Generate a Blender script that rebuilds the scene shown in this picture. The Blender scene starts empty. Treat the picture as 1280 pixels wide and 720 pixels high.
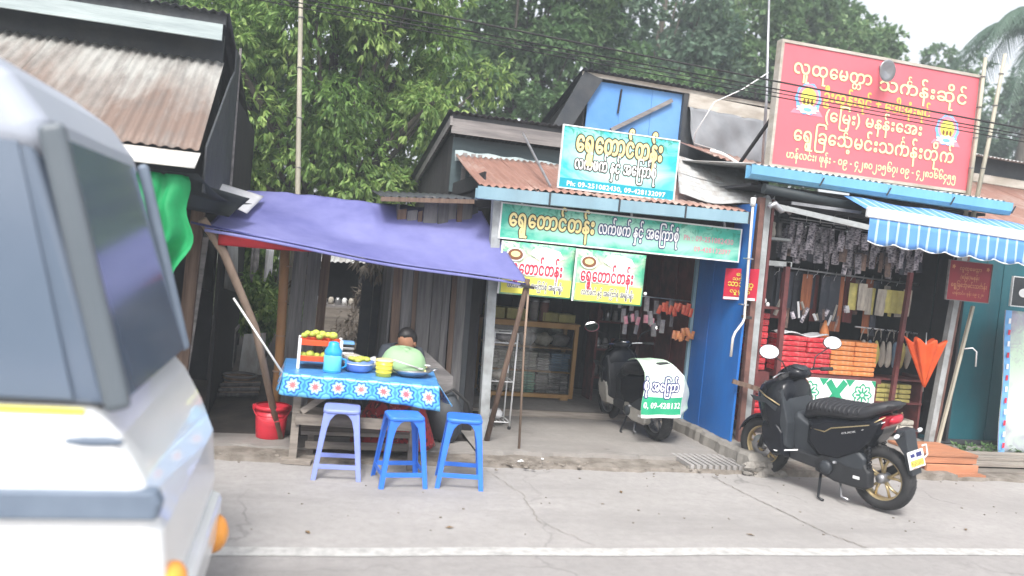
import bpy, bmesh, math, random
import numpy as np
from mathutils import Vector, Matrix, Euler
R = math.radians
random.seed(7)
rng = np.random.default_rng(11)
SC = bpy.context.scene
COL = SC.collection
PI = math.pi

# ------------------------------------------------------------------ camera
YAW, ROLL, PITCH = R(14.6), R(5.5), R(-2.2)
fw = Vector((math.sin(YAW)*math.cos(PITCH), math.cos(YAW)*math.cos(PITCH), math.sin(PITCH)))
r0 = Vector((math.cos(YAW), -math.sin(YAW), 0)); u0 = r0.cross(fw)
rt = r0*math.cos(ROLL) + u0*math.sin(ROLL); up = -r0*math.sin(ROLL) + u0*math.cos(ROLL)
cam = bpy.data.cameras.new('camera'); cam.lens = 28.125; cam.sensor_width = 36; cam.clip_end = 800; cam.clip_start = .05
cam.dof.use_dof = True; cam.dof.focus_distance = 8.2; cam.dof.aperture_fstop = 1.0
co = bpy.data.objects.new('camera', cam); COL.objects.link(co)
m3 = Matrix((rt, up, -fw)).transposed(); co.matrix_world = Matrix.Translation((0, 0, 1.8)) @ m3.to_4x4()
SC.camera = co

# ------------------------------------------------------------------ overcast daylight
w = bpy.data.worlds.new('World'); SC.world = w; w.use_nodes = True
nt = w.node_tree; bg = nt.nodes['Background']
sky = nt.nodes.new('ShaderNodeTexSky'); sky.sky_type = 'NISHITA'; sky.sun_disc = False
sky.sun_elevation = R(52); sky.sun_rotation = R(200); sky.dust_density = 4; sky.air_density = 1.0; sky.ozone_density = 2
hs = nt.nodes.new('ShaderNodeHueSaturation'); hs.inputs['Saturation'].default_value = .22
nt.links.new(sky.outputs[0], hs.inputs['Color']); nt.links.new(hs.outputs[0], bg.inputs[0])
bg.inputs[1].default_value = .14
sun = bpy.data.lights.new('sun', 'SUN'); sun.energy = 1.5; sun.angle = R(14); sun.color = (1, .97, .92)
so = bpy.data.objects.new('sun', sun); COL.objects.link(so)
az = R(200)   # compass-like: from +Y clockwise
sd = Vector((math.sin(az)*math.cos(R(52)), math.cos(az)*math.cos(R(52)), math.sin(R(52))))
so.rotation_euler = sd.to_track_quat('Z', 'Y').to_euler()
SC.view_settings.view_transform = 'Standard'; SC.view_settings.look = 'None'
SC.view_settings.exposure = 1.24; SC.view_settings.gamma = 1
SC.cycles.max_bounces = 6; SC.cycles.transparent_max_bounces = 8

# ------------------------------------------------------------------ materials
def newmat(name):
    m = bpy.data.materials.new(name); m.use_nodes = True
    return m, m.node_tree, m.node_tree.nodes['Principled BSDF']
def nd(nt, typ, **kw):
    n = nt.nodes.new(typ)
    for k, v in kw.items():
        if k.startswith('i_'): n.inputs[k[2:]].default_value = v
        else: setattr(n, k, v)
    return n
def mp(nt, stretch=(1,1,1), coord='Object'):
    tc = nd(nt, 'ShaderNodeTexCoord'); m = nd(nt, 'ShaderNodeMapping'); m.inputs['Scale'].default_value = stretch
    nt.links.new(tc.outputs[coord], m.inputs[0]); return m.outputs[0]
def noise(nt, scale, stretch=(1,1,1), detail=6, rough=.6, coord='Object', dist=0):
    n = nd(nt, 'ShaderNodeTexNoise'); n.inputs['Scale'].default_value = scale; n.inputs['Detail'].default_value = detail
    n.inputs['Roughness'].default_value = rough; n.inputs['Distortion'].default_value = dist
    nt.links.new(mp(nt, stretch, coord), n.inputs['Vector']); return n.outputs['Fac']
def ramp(nt, src, stops, const=False):
    r = nd(nt, 'ShaderNodeValToRGB'); e = r.color_ramp.elements
    if const: r.color_ramp.interpolation = 'CONSTANT'
    while len(e) < len(stops): e.new(.5)
    for i, (p, c) in enumerate(stops):
        e[i].position = p
        e[i].color = (c, c, c, 1) if isinstance(c, (int, float)) else (*c, 1)
    nt.links.new(src, r.inputs[0]); return r.outputs[0]
def mix(nt, fac, a, b, mode='MIX'):
    m = nd(nt, 'ShaderNodeMix', data_type='RGBA', blend_type=mode)
    for s, v in ((m.inputs[0], fac), (m.inputs[6], a), (m.inputs[7], b)):
        if isinstance(v, (tuple, list)): s.default_value = (*v, 1)
        elif isinstance(v, (int, float)): s.default_value = v
        else: nt.links.new(v, s)
    return m.outputs[2]
def bumpit(nt, bs, src, strength, dist=.01):
    b = nd(nt, 'ShaderNodeBump'); b.inputs['Strength'].default_value = strength; b.inputs['Distance'].default_value = dist
    nt.links.new(src, b.inputs['Height']); nt.links.new(b.outputs[0], bs.inputs['Normal'])
def mat(name, col, col2=None, rough=.7, metal=0, scale=6, stretch=(1,1,1), lo=.35, hi=.65, bump=.15, bscale=30, rnd=0, coat=0, spec=.4, coord='Object', dirt=0):
    m, nt, bs = newmat(name)
    if col2 is None: col2 = tuple(c*.78 for c in col)
    f = ramp(nt, noise(nt, scale, stretch, coord=coord), ((lo, 0), (hi, 1)))
    c = mix(nt, f, col, col2)
    if dirt:
        d = ramp(nt, noise(nt, scale*.31+.7, stretch, coord=coord, detail=8), ((.5, 0), (.72, dirt)))
        c = mix(nt, d, c, (.10, .085, .07))
    if rnd:
        oi = nd(nt, 'ShaderNodeObjectInfo'); mr = nd(nt, 'ShaderNodeMapRange')
        mr.inputs[3].default_value = 1-rnd; mr.inputs[4].default_value = 1+rnd*.6
        nt.links.new(oi.outputs['Random'], mr.inputs[0])
        h = nd(nt, 'ShaderNodeHueSaturation'); nt.links.new(mr.outputs[0], h.inputs['Value']); nt.links.new(c, h.inputs['Color']); c = h.outputs[0]
    nt.links.new(c, bs.inputs['Base Color'])
    bs.inputs['Roughness'].default_value = rough; bs.inputs['Metallic'].default_value = metal
    bs.inputs['Coat Weight'].default_value = coat; bs.inputs['Specular IOR Level'].default_value = spec
    if bump: bumpit(nt, bs, noise(nt, bscale, stretch, detail=4, coord=coord), bump)
    return m
def leafmat(name, c1, c2, c3):
    m, nt, bs = newmat(name)
    at = nd(nt, 'ShaderNodeAttribute', attribute_name='tone')
    c = ramp(nt, at.outputs['Fac'], ((0, c1), (.55, c2), (1, c3)))
    nt.links.new(c, bs.inputs['Base Color']); bs.inputs['Roughness'].default_value = .5; bs.inputs['Specular IOR Level'].default_value = .35
    tr = nd(nt, 'ShaderNodeBsdfTranslucent'); nt.links.new(c, tr.inputs[0])
    mx = nd(nt, 'ShaderNodeMixShader'); mx.inputs[0].default_value = .42
    nt.links.new(bs.outputs[0], mx.inputs[1]); nt.links.new(tr.outputs[0], mx.inputs[2])
    nt.links.new(mx.outputs[0], nt.nodes['Material Output'].inputs[0]); return m
def clothmat(name, col, col2, trans=.35, scale=3, stretch=(1,1,1), rough=.6):
    m = mat(name, col, col2, rough=rough, scale=scale, stretch=stretch, bump=.25, bscale=9)
    nt = m.node_tree; bs = nt.nodes['Principled BSDF']; src = bs.inputs['Base Color'].links[0].from_socket
    tr = nd(nt, 'ShaderNodeBsdfTranslucent'); nt.links.new(src, tr.inputs[0])
    mx = nd(nt, 'ShaderNodeMixShader'); mx.inputs[0].default_value = trans
    nt.links.new(bs.outputs[0], mx.inputs[1]); nt.links.new(tr.outputs[0], mx.inputs[2])
    nt.links.new(mx.outputs[0], nt.nodes['Material Output'].inputs[0]); return m
def rustmat(name, clean, rust, dark, lo=.42, hi=.6, st=(1, .35, .35), seed=0.0):
    m, nt, bs = newmat(name)
    nz = noise(nt, 1.6, st, detail=8, rough=.65, dist=.4)
    if name == 'rusty_roof_of_hut':
        tc = nd(nt, 'ShaderNodeTexCoord'); sp_ = nd(nt, 'ShaderNodeSeparateXYZ'); nt.links.new(tc.outputs['Object'], sp_.inputs[0])
        mm_ = nd(nt, 'ShaderNodeMath', operation='MULTIPLY_ADD'); mm_.inputs[1].default_value = -.42; nt.links.new(sp_.outputs[2], mm_.inputs[0])
        ad_ = nd(nt, 'ShaderNodeMath', operation='ADD'); ad_.inputs[1].default_value = .42*2.85; nt.links.new(nz, mm_.inputs[2]); nt.links.new(mm_.outputs[0], ad_.inputs[0]); nz = ad_.outputs[0]
    a = ramp(nt, nz, ((lo, 0), (hi, 1)))
    b = ramp(nt, noise(nt, 9, (1, .25, .25), detail=6, rough=.7), ((.45, 0), (.7, .8)))
    c = mix(nt, a, clean, rust); c = mix(nt, b, c, dark)
    nt.links.new(c, bs.inputs['Base Color']); bs.inputs['Roughness'].default_value = .62; bs.inputs['Metallic'].default_value = .15
    bumpit(nt, bs, noise(nt, 40, detail=3), .2); return m

CONC = None
def concrete(name, c1, c2, cracks=True):
    m, nt, bs = newmat(name)
    a = ramp(nt, noise(nt, .9, detail=9, rough=.7), ((.35, 0), (.68, 1)))
    b = ramp(nt, noise(nt, 14, detail=8, rough=.75), ((.42, 0), (.62, .55)))
    c = mix(nt, a, c1, c2); c = mix(nt, b, c, tuple(v*.72 for v in c1))
    d = ramp(nt, noise(nt, .5, (.5, 2.2, 1), detail=7, rough=.7), ((.5, 0), (.7, .7)))
    c = mix(nt, d, c, tuple(v*.6 for v in c1))
    sp = ramp(nt, noise(nt, 60, detail=2, rough=.5), ((.68, 0), (.74, .7)))
    c = mix(nt, sp, c, tuple(v*.5 for v in c1))
    if cracks:
        v = nd(nt, 'ShaderNodeTexVoronoi', feature='DISTANCE_TO_EDGE'); v.inputs['Scale'].default_value = .38
        n2 = nd(nt, 'ShaderNodeTexNoise'); n2.inputs['Scale'].default_value = 2.0; n2.inputs['Detail'].default_value = 7
        tc = nd(nt, 'ShaderNodeTexCoord'); ad = nd(nt, 'ShaderNodeVectorMath', operation='MULTIPLY_ADD')
        nt.links.new(tc.outputs['Object'], n2.inputs['Vector']); nt.links.new(n2.outputs['Color'], ad.inputs[0])
        ad.inputs[1].default_value = (.7, .7, .7); nt.links.new(tc.outputs['Object'], ad.inputs[2]); nt.links.new(ad.outputs[0], v.inputs['Vector'])
        k = ramp(nt, v.outputs['Distance'], ((0, 1), (.006, 0)))
        km = ramp(nt, noise(nt, .7, detail=2), ((.45, 0), (.6, .55)))
        k2 = nd(nt, 'ShaderNodeMath', operation='MULTIPLY'); nt.links.new(k, k2.inputs[0]); nt.links.new(km, k2.inputs[1])
        c = mix(nt, k2.outputs[0], c, tuple(v*.35 for v in c1))
    nt.links.new(c, bs.inputs['Base Color']); bs.inputs['Roughness'].default_value = .88; bs.inputs['Specular IOR Level'].default_value = .25
    bumpit(nt, bs, noise(nt, 35, detail=6, rough=.7), .35, .006); return m
def banner(name, centre, edge, leafc, glow=(1, .9), sx=1, sz=1, s=3.0):
    # flat print: pale centre fading to green edges with leafy blotches
    m, nt, bs = newmat(name)
    tc = nd(nt, 'ShaderNodeTexCoord'); mpn = nd(nt, 'ShaderNodeMapping'); mpn.inputs['Location'].default_value = (-.5*2, 0, -.5*2)
    mpn.inputs['Scale'].default_value = (2, 0, 2); nt.links.new(tc.outputs['Generated'], mpn.inputs[0])
    g = nd(nt, 'ShaderNodeTexGradient', gradient_type='SPHERICAL'); nt.links.new(mpn.outputs[0], g.inputs[0])
    n = noise(nt, s, (1, 1, 1.6), detail=4, dist=1.2)
    sm = nd(nt, 'ShaderNodeMath', operation='MULTIPLY_ADD'); nt.links.new(n, sm.inputs[0]); sm.inputs[1].default_value = 1.3; nt.links.new(g.outputs[1], sm.inputs[2])
    f = ramp(nt, sm.outputs[0], ((.55, 0), (1.0, 1)))
    lf = ramp(nt, noise(nt, s*3.5, (1, 1, 1), detail=3, dist=2.5), ((.52, 0), (.6, 1)))
    ez = nd(nt, 'ShaderNodeSeparateXYZ'); nt.links.new(tc.outputs['Generated'], ez.inputs[0])
    up_ = ramp(nt, ez.outputs[2], ((.5, 0), (.95, .8)))
    lm = nd(nt, 'ShaderNodeMath', operation='MULTIPLY'); nt.links.new(lf, lm.inputs[0]); nt.links.new(up_, lm.inputs[1])
    c = mix(nt, f, edge, centre); c = mix(nt, lm.outputs[0], c, leafc)
    nt.links.new(c, bs.inputs['Base Color']); bs.inputs['Roughness'].default_value = .45; return m

Mt = {}
Mt['road'] = concrete('road_concrete', (.33, .312, .305), (.265, .252, .245))
Mt['apron'] = concrete('roadside_concrete', (.375, .355, .345), (.29, .275, .265))
Mt['floor'] = concrete('shop_floor_concrete', (.33, .31, .29), (.23, .21, .195))
Mt['plinth'] = concrete('rough_plinth_concrete', (.30, .28, .255), (.20, .185, .165), False)
Mt['earth'] = mat('dark_packed_earth', (.085, .07, .06), (.045, .04, .038), rough=.95, scale=3, bump=.5, bscale=18)
Mt['rubble'] = mat('dusty_rubble', (.27, .24, .21), (.14, .12, .10), rough=.95, scale=7, bump=.6, bscale=30)
Mt['grass'] = mat('rough_ground', (.10, .10, .06), (.06, .075, .035), rough=.95, scale=1, bump=.3)
Mt['linepaint'] = mat('worn_white_road_paint', (.48, .47, .455), (.33, .32, .31), rough=.7, scale=14, lo=.42, hi=.66, bump=.2)
Mt['plank_grey'] = mat('weathered_grey_plank', (.23, .22, .215), (.12, .115, .12), scale=7, stretch=(4, 4, .25), bump=.4, bscale=26, rnd=.35, rough=.85)
Mt['plank_brown'] = mat('weathered_brown_plank', (.20, .135, .10), (.10, .065, .05), scale=7, stretch=(4, 4, .25), bump=.4, bscale=26, rnd=.3, rough=.85)
Mt['plank_flat'] = mat('weathered_flat_board', (.33, .29, .25), (.18, .155, .135), scale=6, stretch=(.3, 4, 4), bump=.4, bscale=26, rnd=.3, rough=.85)
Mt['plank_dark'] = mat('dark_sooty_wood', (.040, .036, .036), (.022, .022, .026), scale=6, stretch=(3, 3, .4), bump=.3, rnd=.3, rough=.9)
Mt['pole_wood'] = mat('pale_brown_pole_wood', (.36, .26, .20), (.22, .16, .12), scale=10, stretch=(1, 1, .2), bump=.3, rough=.8)
Mt['bamboo'] = mat('orange_bamboo', (.42, .22, .09), (.26, .13, .06), scale=5, stretch=(1, 1, .4), bump=.2, rough=.55)
Mt['bamboo_pale'] = mat('pale_bamboo', (.50, .46, .36), (.33, .31, .25), scale=5, stretch=(1, 1, .4), bump=.2, rough=.6)
Mt['post_grey'] = mat('grey_painted_post', (.40, .42, .43), (.27, .28, .28), scale=8, bump=.2, dirt=.5)
Mt['post_maroon'] = mat('maroon_painted_wood', (.17, .045, .045), (.09, .03, .03), scale=8, bump=.2, rough=.55)
Mt['post_brown'] = mat('brown_painted_wood', (.20, .10, .08), (.12, .06, .05), scale=8, bump=.25, rough=.65)
Mt['rust_hut'] = rustmat('rusty_roof_of_hut', (.37, .365, .345), (.19, .135, .11), (.16, .145, .135), .34, .56)
Mt['rust_mid'] = rustmat('red_brown_rusty_tin', (.42, .34, .30), (.29, .155, .12), (.21, .105, .08), .30, .5)
Mt['zinc'] = rustmat('grey_zinc_tin', (.42, .43, .43), (.30, .28, .26), (.24, .2, .17), .5, .75)
Mt['zinc_pale'] = rustmat('pale_zinc_with_rust_spots', (.75, .73, .70), (.35, .18, .10), (.6, .55, .5), .58, .70)
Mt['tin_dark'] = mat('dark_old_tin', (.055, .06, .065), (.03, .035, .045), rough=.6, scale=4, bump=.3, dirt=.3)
Mt['tin_green'] = mat('dark_green_grey_panel', (.085, .12, .13), (.05, .075, .085), rough=.6, scale=3, stretch=(.4, 1, 2), bump=.2)
Mt['board_pale'] = mat('pale_blue_grey_fascia', (.42, .48, .48), (.28, .33, .34), scale=5, stretch=(.3, 2, 3), bump=.25, rough=.75)
Mt['board_grey'] = mat('weathered_fascia_board', (.30, .28, .27), (.16, .15, .15), scale=5, stretch=(.25, 3, 3), bump=.4, rough=.85)
Mt['board_cream'] = mat('stained_cream_board', (.52, .49, .44), (.34, .30, .25), scale=4, stretch=(.6, 1, 2), bump=.25, rough=.8)
Mt['gutter'] = mat('pale_blue_gutter_paint', (.25, .38, .45), (.20, .32, .39), scale=3, stretch=(1, 1, .3), bump=.08, rough=.45, dirt=.25)
Mt['gutter_bright'] = mat('bright_blue_gutter_paint', (.17, .42, .62), (.14, .36, .55), scale=3, stretch=(1, 1, .3), bump=.08, rough=.45, dirt=.15)
Mt['blue_wall'] = mat('blue_painted_sheet', (.018, .165, .52), (.014, .12, .42), scale=2.2, stretch=(1, 1, .35), bump=.12, rough=.5, dirt=.25)
Mt['blue_upper'] = mat('faded_sky_blue_panel', (.09, .26, .60), (.15, .34, .66), scale=1.3, bump=.15, rough=.6)
Mt['teal_wall'] = mat('teal_painted_sheet', (.012, .105, .13), (.010, .075, .10), scale=2.2, stretch=(1, 1, .35), bump=.12, rough=.5, dirt=.35)
Mt['tarp_grey'] = clothmat('grey_plastic_tarp', (.28, .29, .31), (.20, .21, .225), .15, 2.5)
Mt['tarp_violet'] = clothmat('violet_blue_tarp', (.27, .275, .56), (.14, .145, .38), .25, 1.1)
Mt['tarp_green'] = clothmat('green_plastic_tarp', (.02, .46, .16), (.012, .30, .10), .3, 3)
Mt['tarp_black'] = clothmat('black_plastic_tarp', (.022, .030, .034), (.015, .02, .024), .03, 3)
Mt['white_cloth'] = clothmat('white_sack_cloth', (.72, .72, .74), (.6, .6, .62), .2, 5)
Mt['red_cloth'] = clothmat('red_cloth', (.62, .035, .05), (.5, .03, .04), .3, 5)
Mt['pipe_white'] = mat('white_pvc_pipe', (.72, .68, .62), (.58, .5, .44), bump=.05, rough=.45, scale=4)
Mt['white'] = mat('white_paint', (.78, .78, .78), (.70, .70, .70), bump=.04, rough=.45)
Mt['steel'] = mat('dull_steel', (.5, .5, .52), (.36, .36, .38), rough=.38, metal=.8, bump=.05)
Mt['chrome'] = mat('bright_chrome', (.8, .8, .82), (.7, .7, .72), rough=.12, metal=1, bump=0)
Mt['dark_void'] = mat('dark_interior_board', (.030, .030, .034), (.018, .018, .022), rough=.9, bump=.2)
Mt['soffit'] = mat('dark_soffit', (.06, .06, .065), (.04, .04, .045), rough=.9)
Mt['trunk'] = mat('tree_bark', (.13, .11, .09), (.07, .06, .05), scale=8, stretch=(1, 1, .3), bump=.6, rough=.95)
Mt['leaf_near'] = leafmat('drooping_leaves', (.07, .15, .04), (.20, .33, .085), (.44, .56, .19))
Mt['leaf_far'] = leafmat('broad_leaves', (.07, .145, .06), (.14, .24, .10), (.28, .39, .18))
Mt['leaf_dusk'] = leafmat('grey_green_leaves', (.09, .16, .11), (.15, .235, .16), (.26, .35, .24))
Mt['leaf_dry'] = leafmat('dry_leaves', (.12, .09, .07), (.25, .21, .17), (.42, .38, .32))
Mt['leaf_litter'] = mat('dry_fallen_leaf', (.20, .12, .05), (.14, .09, .04), bump=0)
Mt['black_rubber'] = mat('black_rubber', (.022, .022, .024), (.035, .034, .034), rough=.8, bump=.2)
Mt['black_plastic'] = mat('black_plastic', (.018, .019, .022), (.026, .027, .03), rough=.42, bump=.05)
Mt['black_gloss'] = mat('black_gloss_paint', (.008, .009, .013), (.011, .012, .016), rough=.25, bump=0, coat=.08, spec=.2)
Mt['gold'] = mat('gold_paint', (.56, .45, .26), (.48, .37, .2), rough=.32, metal=.7, bump=0)
Mt['glass_dark'] = mat('dark_tinted_glass', (.12, .155, .215), (.10, .135, .19), rough=.12, bump=0, spec=.8, scale=1)

# ------------------------------------------------------------------ object helpers
LOC = {}
ORD = ['first', 'second', 'third', 'fourth', 'fifth', 'sixth', 'seventh', 'eighth', 'ninth', 'tenth', 'eleventh', 'twelfth', 'thirteenth', 'fourteenth', 'fifteenth', 'sixteenth', 'seventeenth', 'eighteenth', 'nineteenth', 'twentieth', 'twenty-first', 'twenty-second']
def own(o, parent=None):
    COL.objects.link(o)
    if parent is not None:
        o.parent = parent; LOC[o.name] = LOC.get(parent.name, Vector())
    else: LOC[o.name] = Vector()
    return o
def thing(name, label, cat, loc=(0, 0, 0), group=None):
    o = bpy.data.objects.new(name, None); o.empty_display_size = .1; own(o)
    o.location = loc; LOC[o.name] = Vector(loc); o['label'] = label; o['category'] = cat
    if group: o['group'] = group
    return o
def tag(o, label=None, cat=None, group=None, kind=None):
    for k, v in (('label', label), ('category', cat), ('group', group), ('kind', kind)):
        if v: o[k] = v
    return o
def place(o, loc, rz=0):
    o.location = loc; o.rotation_euler = (0, 0, rz); return o
def dup(root, loc=None, rz=None, label=None):
    def cp(o, par):
        c = o.copy(); COL.objects.link(c)
        if par: c.parent = par
        for ch in o.children: cp(ch, c)
        return c
    r = cp(root, None)
    if loc is not None: r.location = loc
    if rz is not None: r.rotation_euler = (0, 0, rz)
    if label: r['label'] = label
    return r
class MB:
    def __init__(s): s.v = []; s.f = []; s.uv = None; s.sm = []
    def add(s, vs, fs, smooth=False):
        b = len(s.v); s.v += [tuple(v) for v in vs]; s.f += [tuple(b+i for i in f) for f in fs]; s.sm += [smooth]*len(fs); return s
    def box(s, x0, x1, y0, y1, z0, z1):
        vs = [(x, y, z) for x in (x0, x1) for y in (y0, y1) for z in (z0, z1)]
        return s.add(vs, [(0,1,3,2),(4,6,7,5),(0,4,5,1),(2,3,7,6),(0,2,6,4),(1,5,7,3)])
    def bar(s, a, b, w, h=None, upv=(0, 0, 1), w2=None, h2=None):
        a, b = Vector(a), Vector(b); h = h or w; d = (b-a).normalized(); u = Vector(upv)
        if abs(d.dot(u)) > .95: u = Vector((0, 1, 0))
        x = d.cross(u).normalized(); u = x.cross(d).normalized(); w2 = w2 or w; h2 = h2 or h
        vs = [p + x*sx*ww/2 + u*sz*hh/2 for p, ww, hh in ((a, w, h), (b, w2, h2)) for sx, sz in ((-1,-1),(1,-1),(1,1),(-1,1))]
        return s.add(vs, [(0,3,2,1),(4,5,6,7),(0,1,5,4),(1,2,6,5),(2,3,7,6),(3,0,4,7)])
    def tube(s, pts, r, n=8, cap=True, smooth=True):
        pts = [Vector(p) for p in pts]; m = len(pts); rs = r if isinstance(r, (list, tuple)) else [r]*m
        vs = []; pu = None
        for i, p in enumerate(pts):
            d = (pts[min(i+1, m-1)] - pts[max(i-1, 0)]).normalized()
            if pu is None: pu = Vector((0, 0, 1)) if abs(d.z) < .9 else Vector((1, 0, 0))
            x = d.cross(pu).normalized(); pu = x.cross(d).normalized()
            for k in range(n):
                t = 2*PI*k/n; vs.append(p + x*math.cos(t)*rs[i] + pu*math.sin(t)*rs[i])
        fs = [(i*n+k, i*n+(k+1) % n, (i+1)*n+(k+1) % n, (i+1)*n+k) for i in range(m-1) for k in range(n)]
        s.add(vs, fs, smooth)
        if cap:
            b = len(s.v) - len(vs); s.f += [tuple(b+k for k in reversed(range(n))), tuple(b+(m-1)*n+k for k in range(n))]; s.sm += [False, False]
        return s
    def lathe(s, prof, c=(0, 0, 0), n=20, axis='Z', smooth=True, a0=0, a1=2*PI):
        c = Vector(c); vs = []; full = abs(a1-a0-2*PI) < 1e-6; nn = n if full else n+1
        for (r, z) in prof:
            for k in range(nn):
                t = a0 + (a1-a0)*k/n; p = (r*math.cos(t), r*math.sin(t), z)
                if axis == 'Y': p = (p[0], z, p[1])
                if axis == 'X': p = (z, p[0], p[1])
                vs.append(c + Vector(p))
        fs = []
        for i in range(len(prof)-1):
            for k in range(n):
                k2 = (k+1) % nn; fs.append((i*nn+k, i*nn+k2, (i+1)*nn+k2, (i+1)*nn+k))
        return s.add(vs, fs, smooth)
    def ell(s, c, r, n=12, m=8, smooth=True, fn=None):
        c = Vector(c); r = (r, r, r) if isinstance(r, (int, float)) else r; vs = []
        for i in range(m+1):
            a = PI*i/m
            for k in range(n):
                t = 2*PI*k/n; p = Vector((math.sin(a)*math.cos(t)*r[0], math.sin(a)*math.sin(t)*r[1], math.cos(a)*r[2]))
                if fn: p = fn(p)
                vs.append(c+p)
        fs = [(i*n+k, (i+1)*n+k, (i+1)*n+(k+1) % n, i*n+(k+1) % n) for i in range(m) for k in range(n)]
        return s.add(vs, fs, smooth)
    def poly(s, pts, off):
        """closed polygon extruded by the vector off"""
        n = len(pts); off = Vector(off); vs = [Vector(p) for p in pts] + [Vector(p)+off for p in pts]
        return s.add(vs, [tuple(range(n)), tuple(reversed(range(n, 2*n)))] + [(i, i+n, (i+1) % n+n, (i+1) % n) for i in range(n)])
    def sheet(s, fn, nu, nv, smooth=True, us=1, vs_=1):
        vs = [fn(i/nu, j/nv) for j in range(nv+1) for i in range(nu+1)]
        if s.uv is None: s.uv = []
        s.uv += [(i/nu*us, j/nv*vs_) for j in range(nv+1) for i in range(nu+1)]
        return s.add(vs, [(j*(nu+1)+i, j*(nu+1)+i+1, (j+1)*(nu+1)+i+1, (j+1)*(nu+1)+i) for j in range(nv) for i in range(nu)], smooth)
    def loft(s, secs, n=12, smooth=True, p=2.6):
        """closed body along local X: sections (x, yc, zc, half width, half height)"""
        vs = []
        for (x, yc, zc, a, b) in secs:
            for k in range(n):
                t = 2*PI*k/n; ct, st = math.cos(t), math.sin(t)
                vs.append((x, yc+a*math.copysign(abs(ct)**(2/p), ct), zc+b*math.copysign(abs(st)**(2/p), st)))
        m = len(secs)
        fs = [(i*n+k, (i+1)*n+k, (i+1)*n+(k+1) % n, i*n+(k+1) % n) for i in range(m-1) for k in range(n)]
        fs += [tuple(range(n)), tuple((m-1)*n+k for k in reversed(range(n)))]
        return s.add(vs, fs, smooth)
    def pillow(s, prof, w0, w1, yc=0, inset=.82):
        """side outline (x, z) given a half width w0 at the rim and w1 inside: a panel with rounded shoulders"""
        n = len(prof); cx = sum(p[0] for p in prof)/n; cz = sum(p[1] for p in prof)/n; vs = []
        for sy in (-1, 1):
            vs += [(x, yc+sy*w0, z) for x, z in prof]
            vs += [(cx+(x-cx)*inset, yc+sy*w1, cz+(z-cz)*inset) for x, z in prof]
        fs = []
        for q in (0, 1):
            b = q*2*n
            for i in range(n):
                j = (i+1) % n; f = (b+i, b+j, b+n+j, b+n+i); fs.append(f if q else f[::-1])
            f = tuple(b+n+i for i in range(n)); fs.append(f if q else f[::-1])
        for i in range(n):
            j = (i+1) % n; fs.append((i, j, 2*n+j, 2*n+i))
        return s.add(vs, fs)
    def xf(s, M): s.v = [tuple(M @ Vector(v)) for v in s.v]; return s
    def build(s, name, m, parent=None, bevel=0, solid=0, sub=0, seg=2):
        off = LOC.get(parent.name, Vector()) if parent is not None else Vector()
        me = bpy.data.meshes.new(name); me.from_pydata([tuple(Vector(v)-off) for v in s.v], [], s.f)
        me.polygons.foreach_set('use_smooth', s.sm)
        if s.uv and len(s.uv) == len(s.v):
            l = me.uv_layers.new(name='uv'); idx = np.empty(len(me.loops), dtype=np.int32); me.loops.foreach_get('vertex_index', idx)
            l.data.foreach_set('uv', np.array(s.uv, dtype=np.float32)[idx].ravel())
        me.materials.append(Mt[m] if isinstance(m, str) else m)
        bm = bmesh.new(); bm.from_mesh(me); 
        if not s.uv: bmesh.ops.recalc_face_normals(bm, faces=bm.faces)
        bm.to_mesh(me); bm.free()
        o = bpy.data.objects.new(name, me); own(o, parent)
        if sub: d = o.modifiers.new('s', 'SUBSURF'); d.levels = d.render_levels = sub
        if solid: d = o.modifiers.new('t', 'SOLIDIFY'); d.thickness = solid; d.offset = 0
        if bevel: d = o.modifiers.new('b', 'BEVEL'); d.width = bevel; d.segments = seg; d.limit_method = 'ANGLE'; d.angle_limit = R(40)
        return o
def lerp(a, b, t): return Vector(a)*(1-t) + Vector(b)*t
def quadfn(p00, p10, p01, p11):
    p00, p10, p01, p11 = map(Vector, (p00, p10, p01, p11))
    return lambda u, v: (p00*(1-u)+p10*u)*(1-v) + (p01*(1-u)+p11*u)*v
def corrugated(name, m, parent, p00, p10, p01, p11, pitch=.075, amp=.011, sheets=1, nv=5, sag=.0, rag=.0, over=.03, seed=1):
    """tin laid in separate sheets; waves repeat along u, ridges run along v"""
    rd = random.Random(seed); q = quadfn(p00, p10, p01, p11)
    nrm = (Vector(p10)-Vector(p00)).cross(Vector(p01)-Vector(p00)).normalized()
    if nrm.z < 0: nrm = -nrm
    W = (Vector(p10)-Vector(p00)).length; out = []
    for k in range(sheets):
        u0_, u1_ = k/sheets - (over/W if k else 0), (k+1)/sheets
        nw = max(2, round(W*(u1_-u0_)/pitch)); nu = nw*6; lift = .006*(k % 2) + .002; dv = rd.uniform(-rag, rag); tilt = rd.uniform(-1, 1)*rag*.3
        jag = [rd.uniform(-rag, rag)*.35 for _ in range(nw+2)]
        def fn(u, v, u0_=u0_, u1_=u1_, nw=nw, lift=lift, dv=dv, jag=jag, tilt=tilt):
            uu = u0_+(u1_-u0_)*u; vv = v
            if v == 0: vv = v + (dv + jag[int(u*nw)])*.25
            p = q(uu, vv); s_ = math.sin(2*PI*nw*u)
            return p + nrm*(amp*s_ + lift - sag*math.sin(PI*v)*(.6+.4*math.sin(u*5+k)) + tilt*(v-.5)*.2)
        out.append(MB().sheet(fn, nu, nv).build(name, m, parent, solid=.003))
    return out
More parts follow.
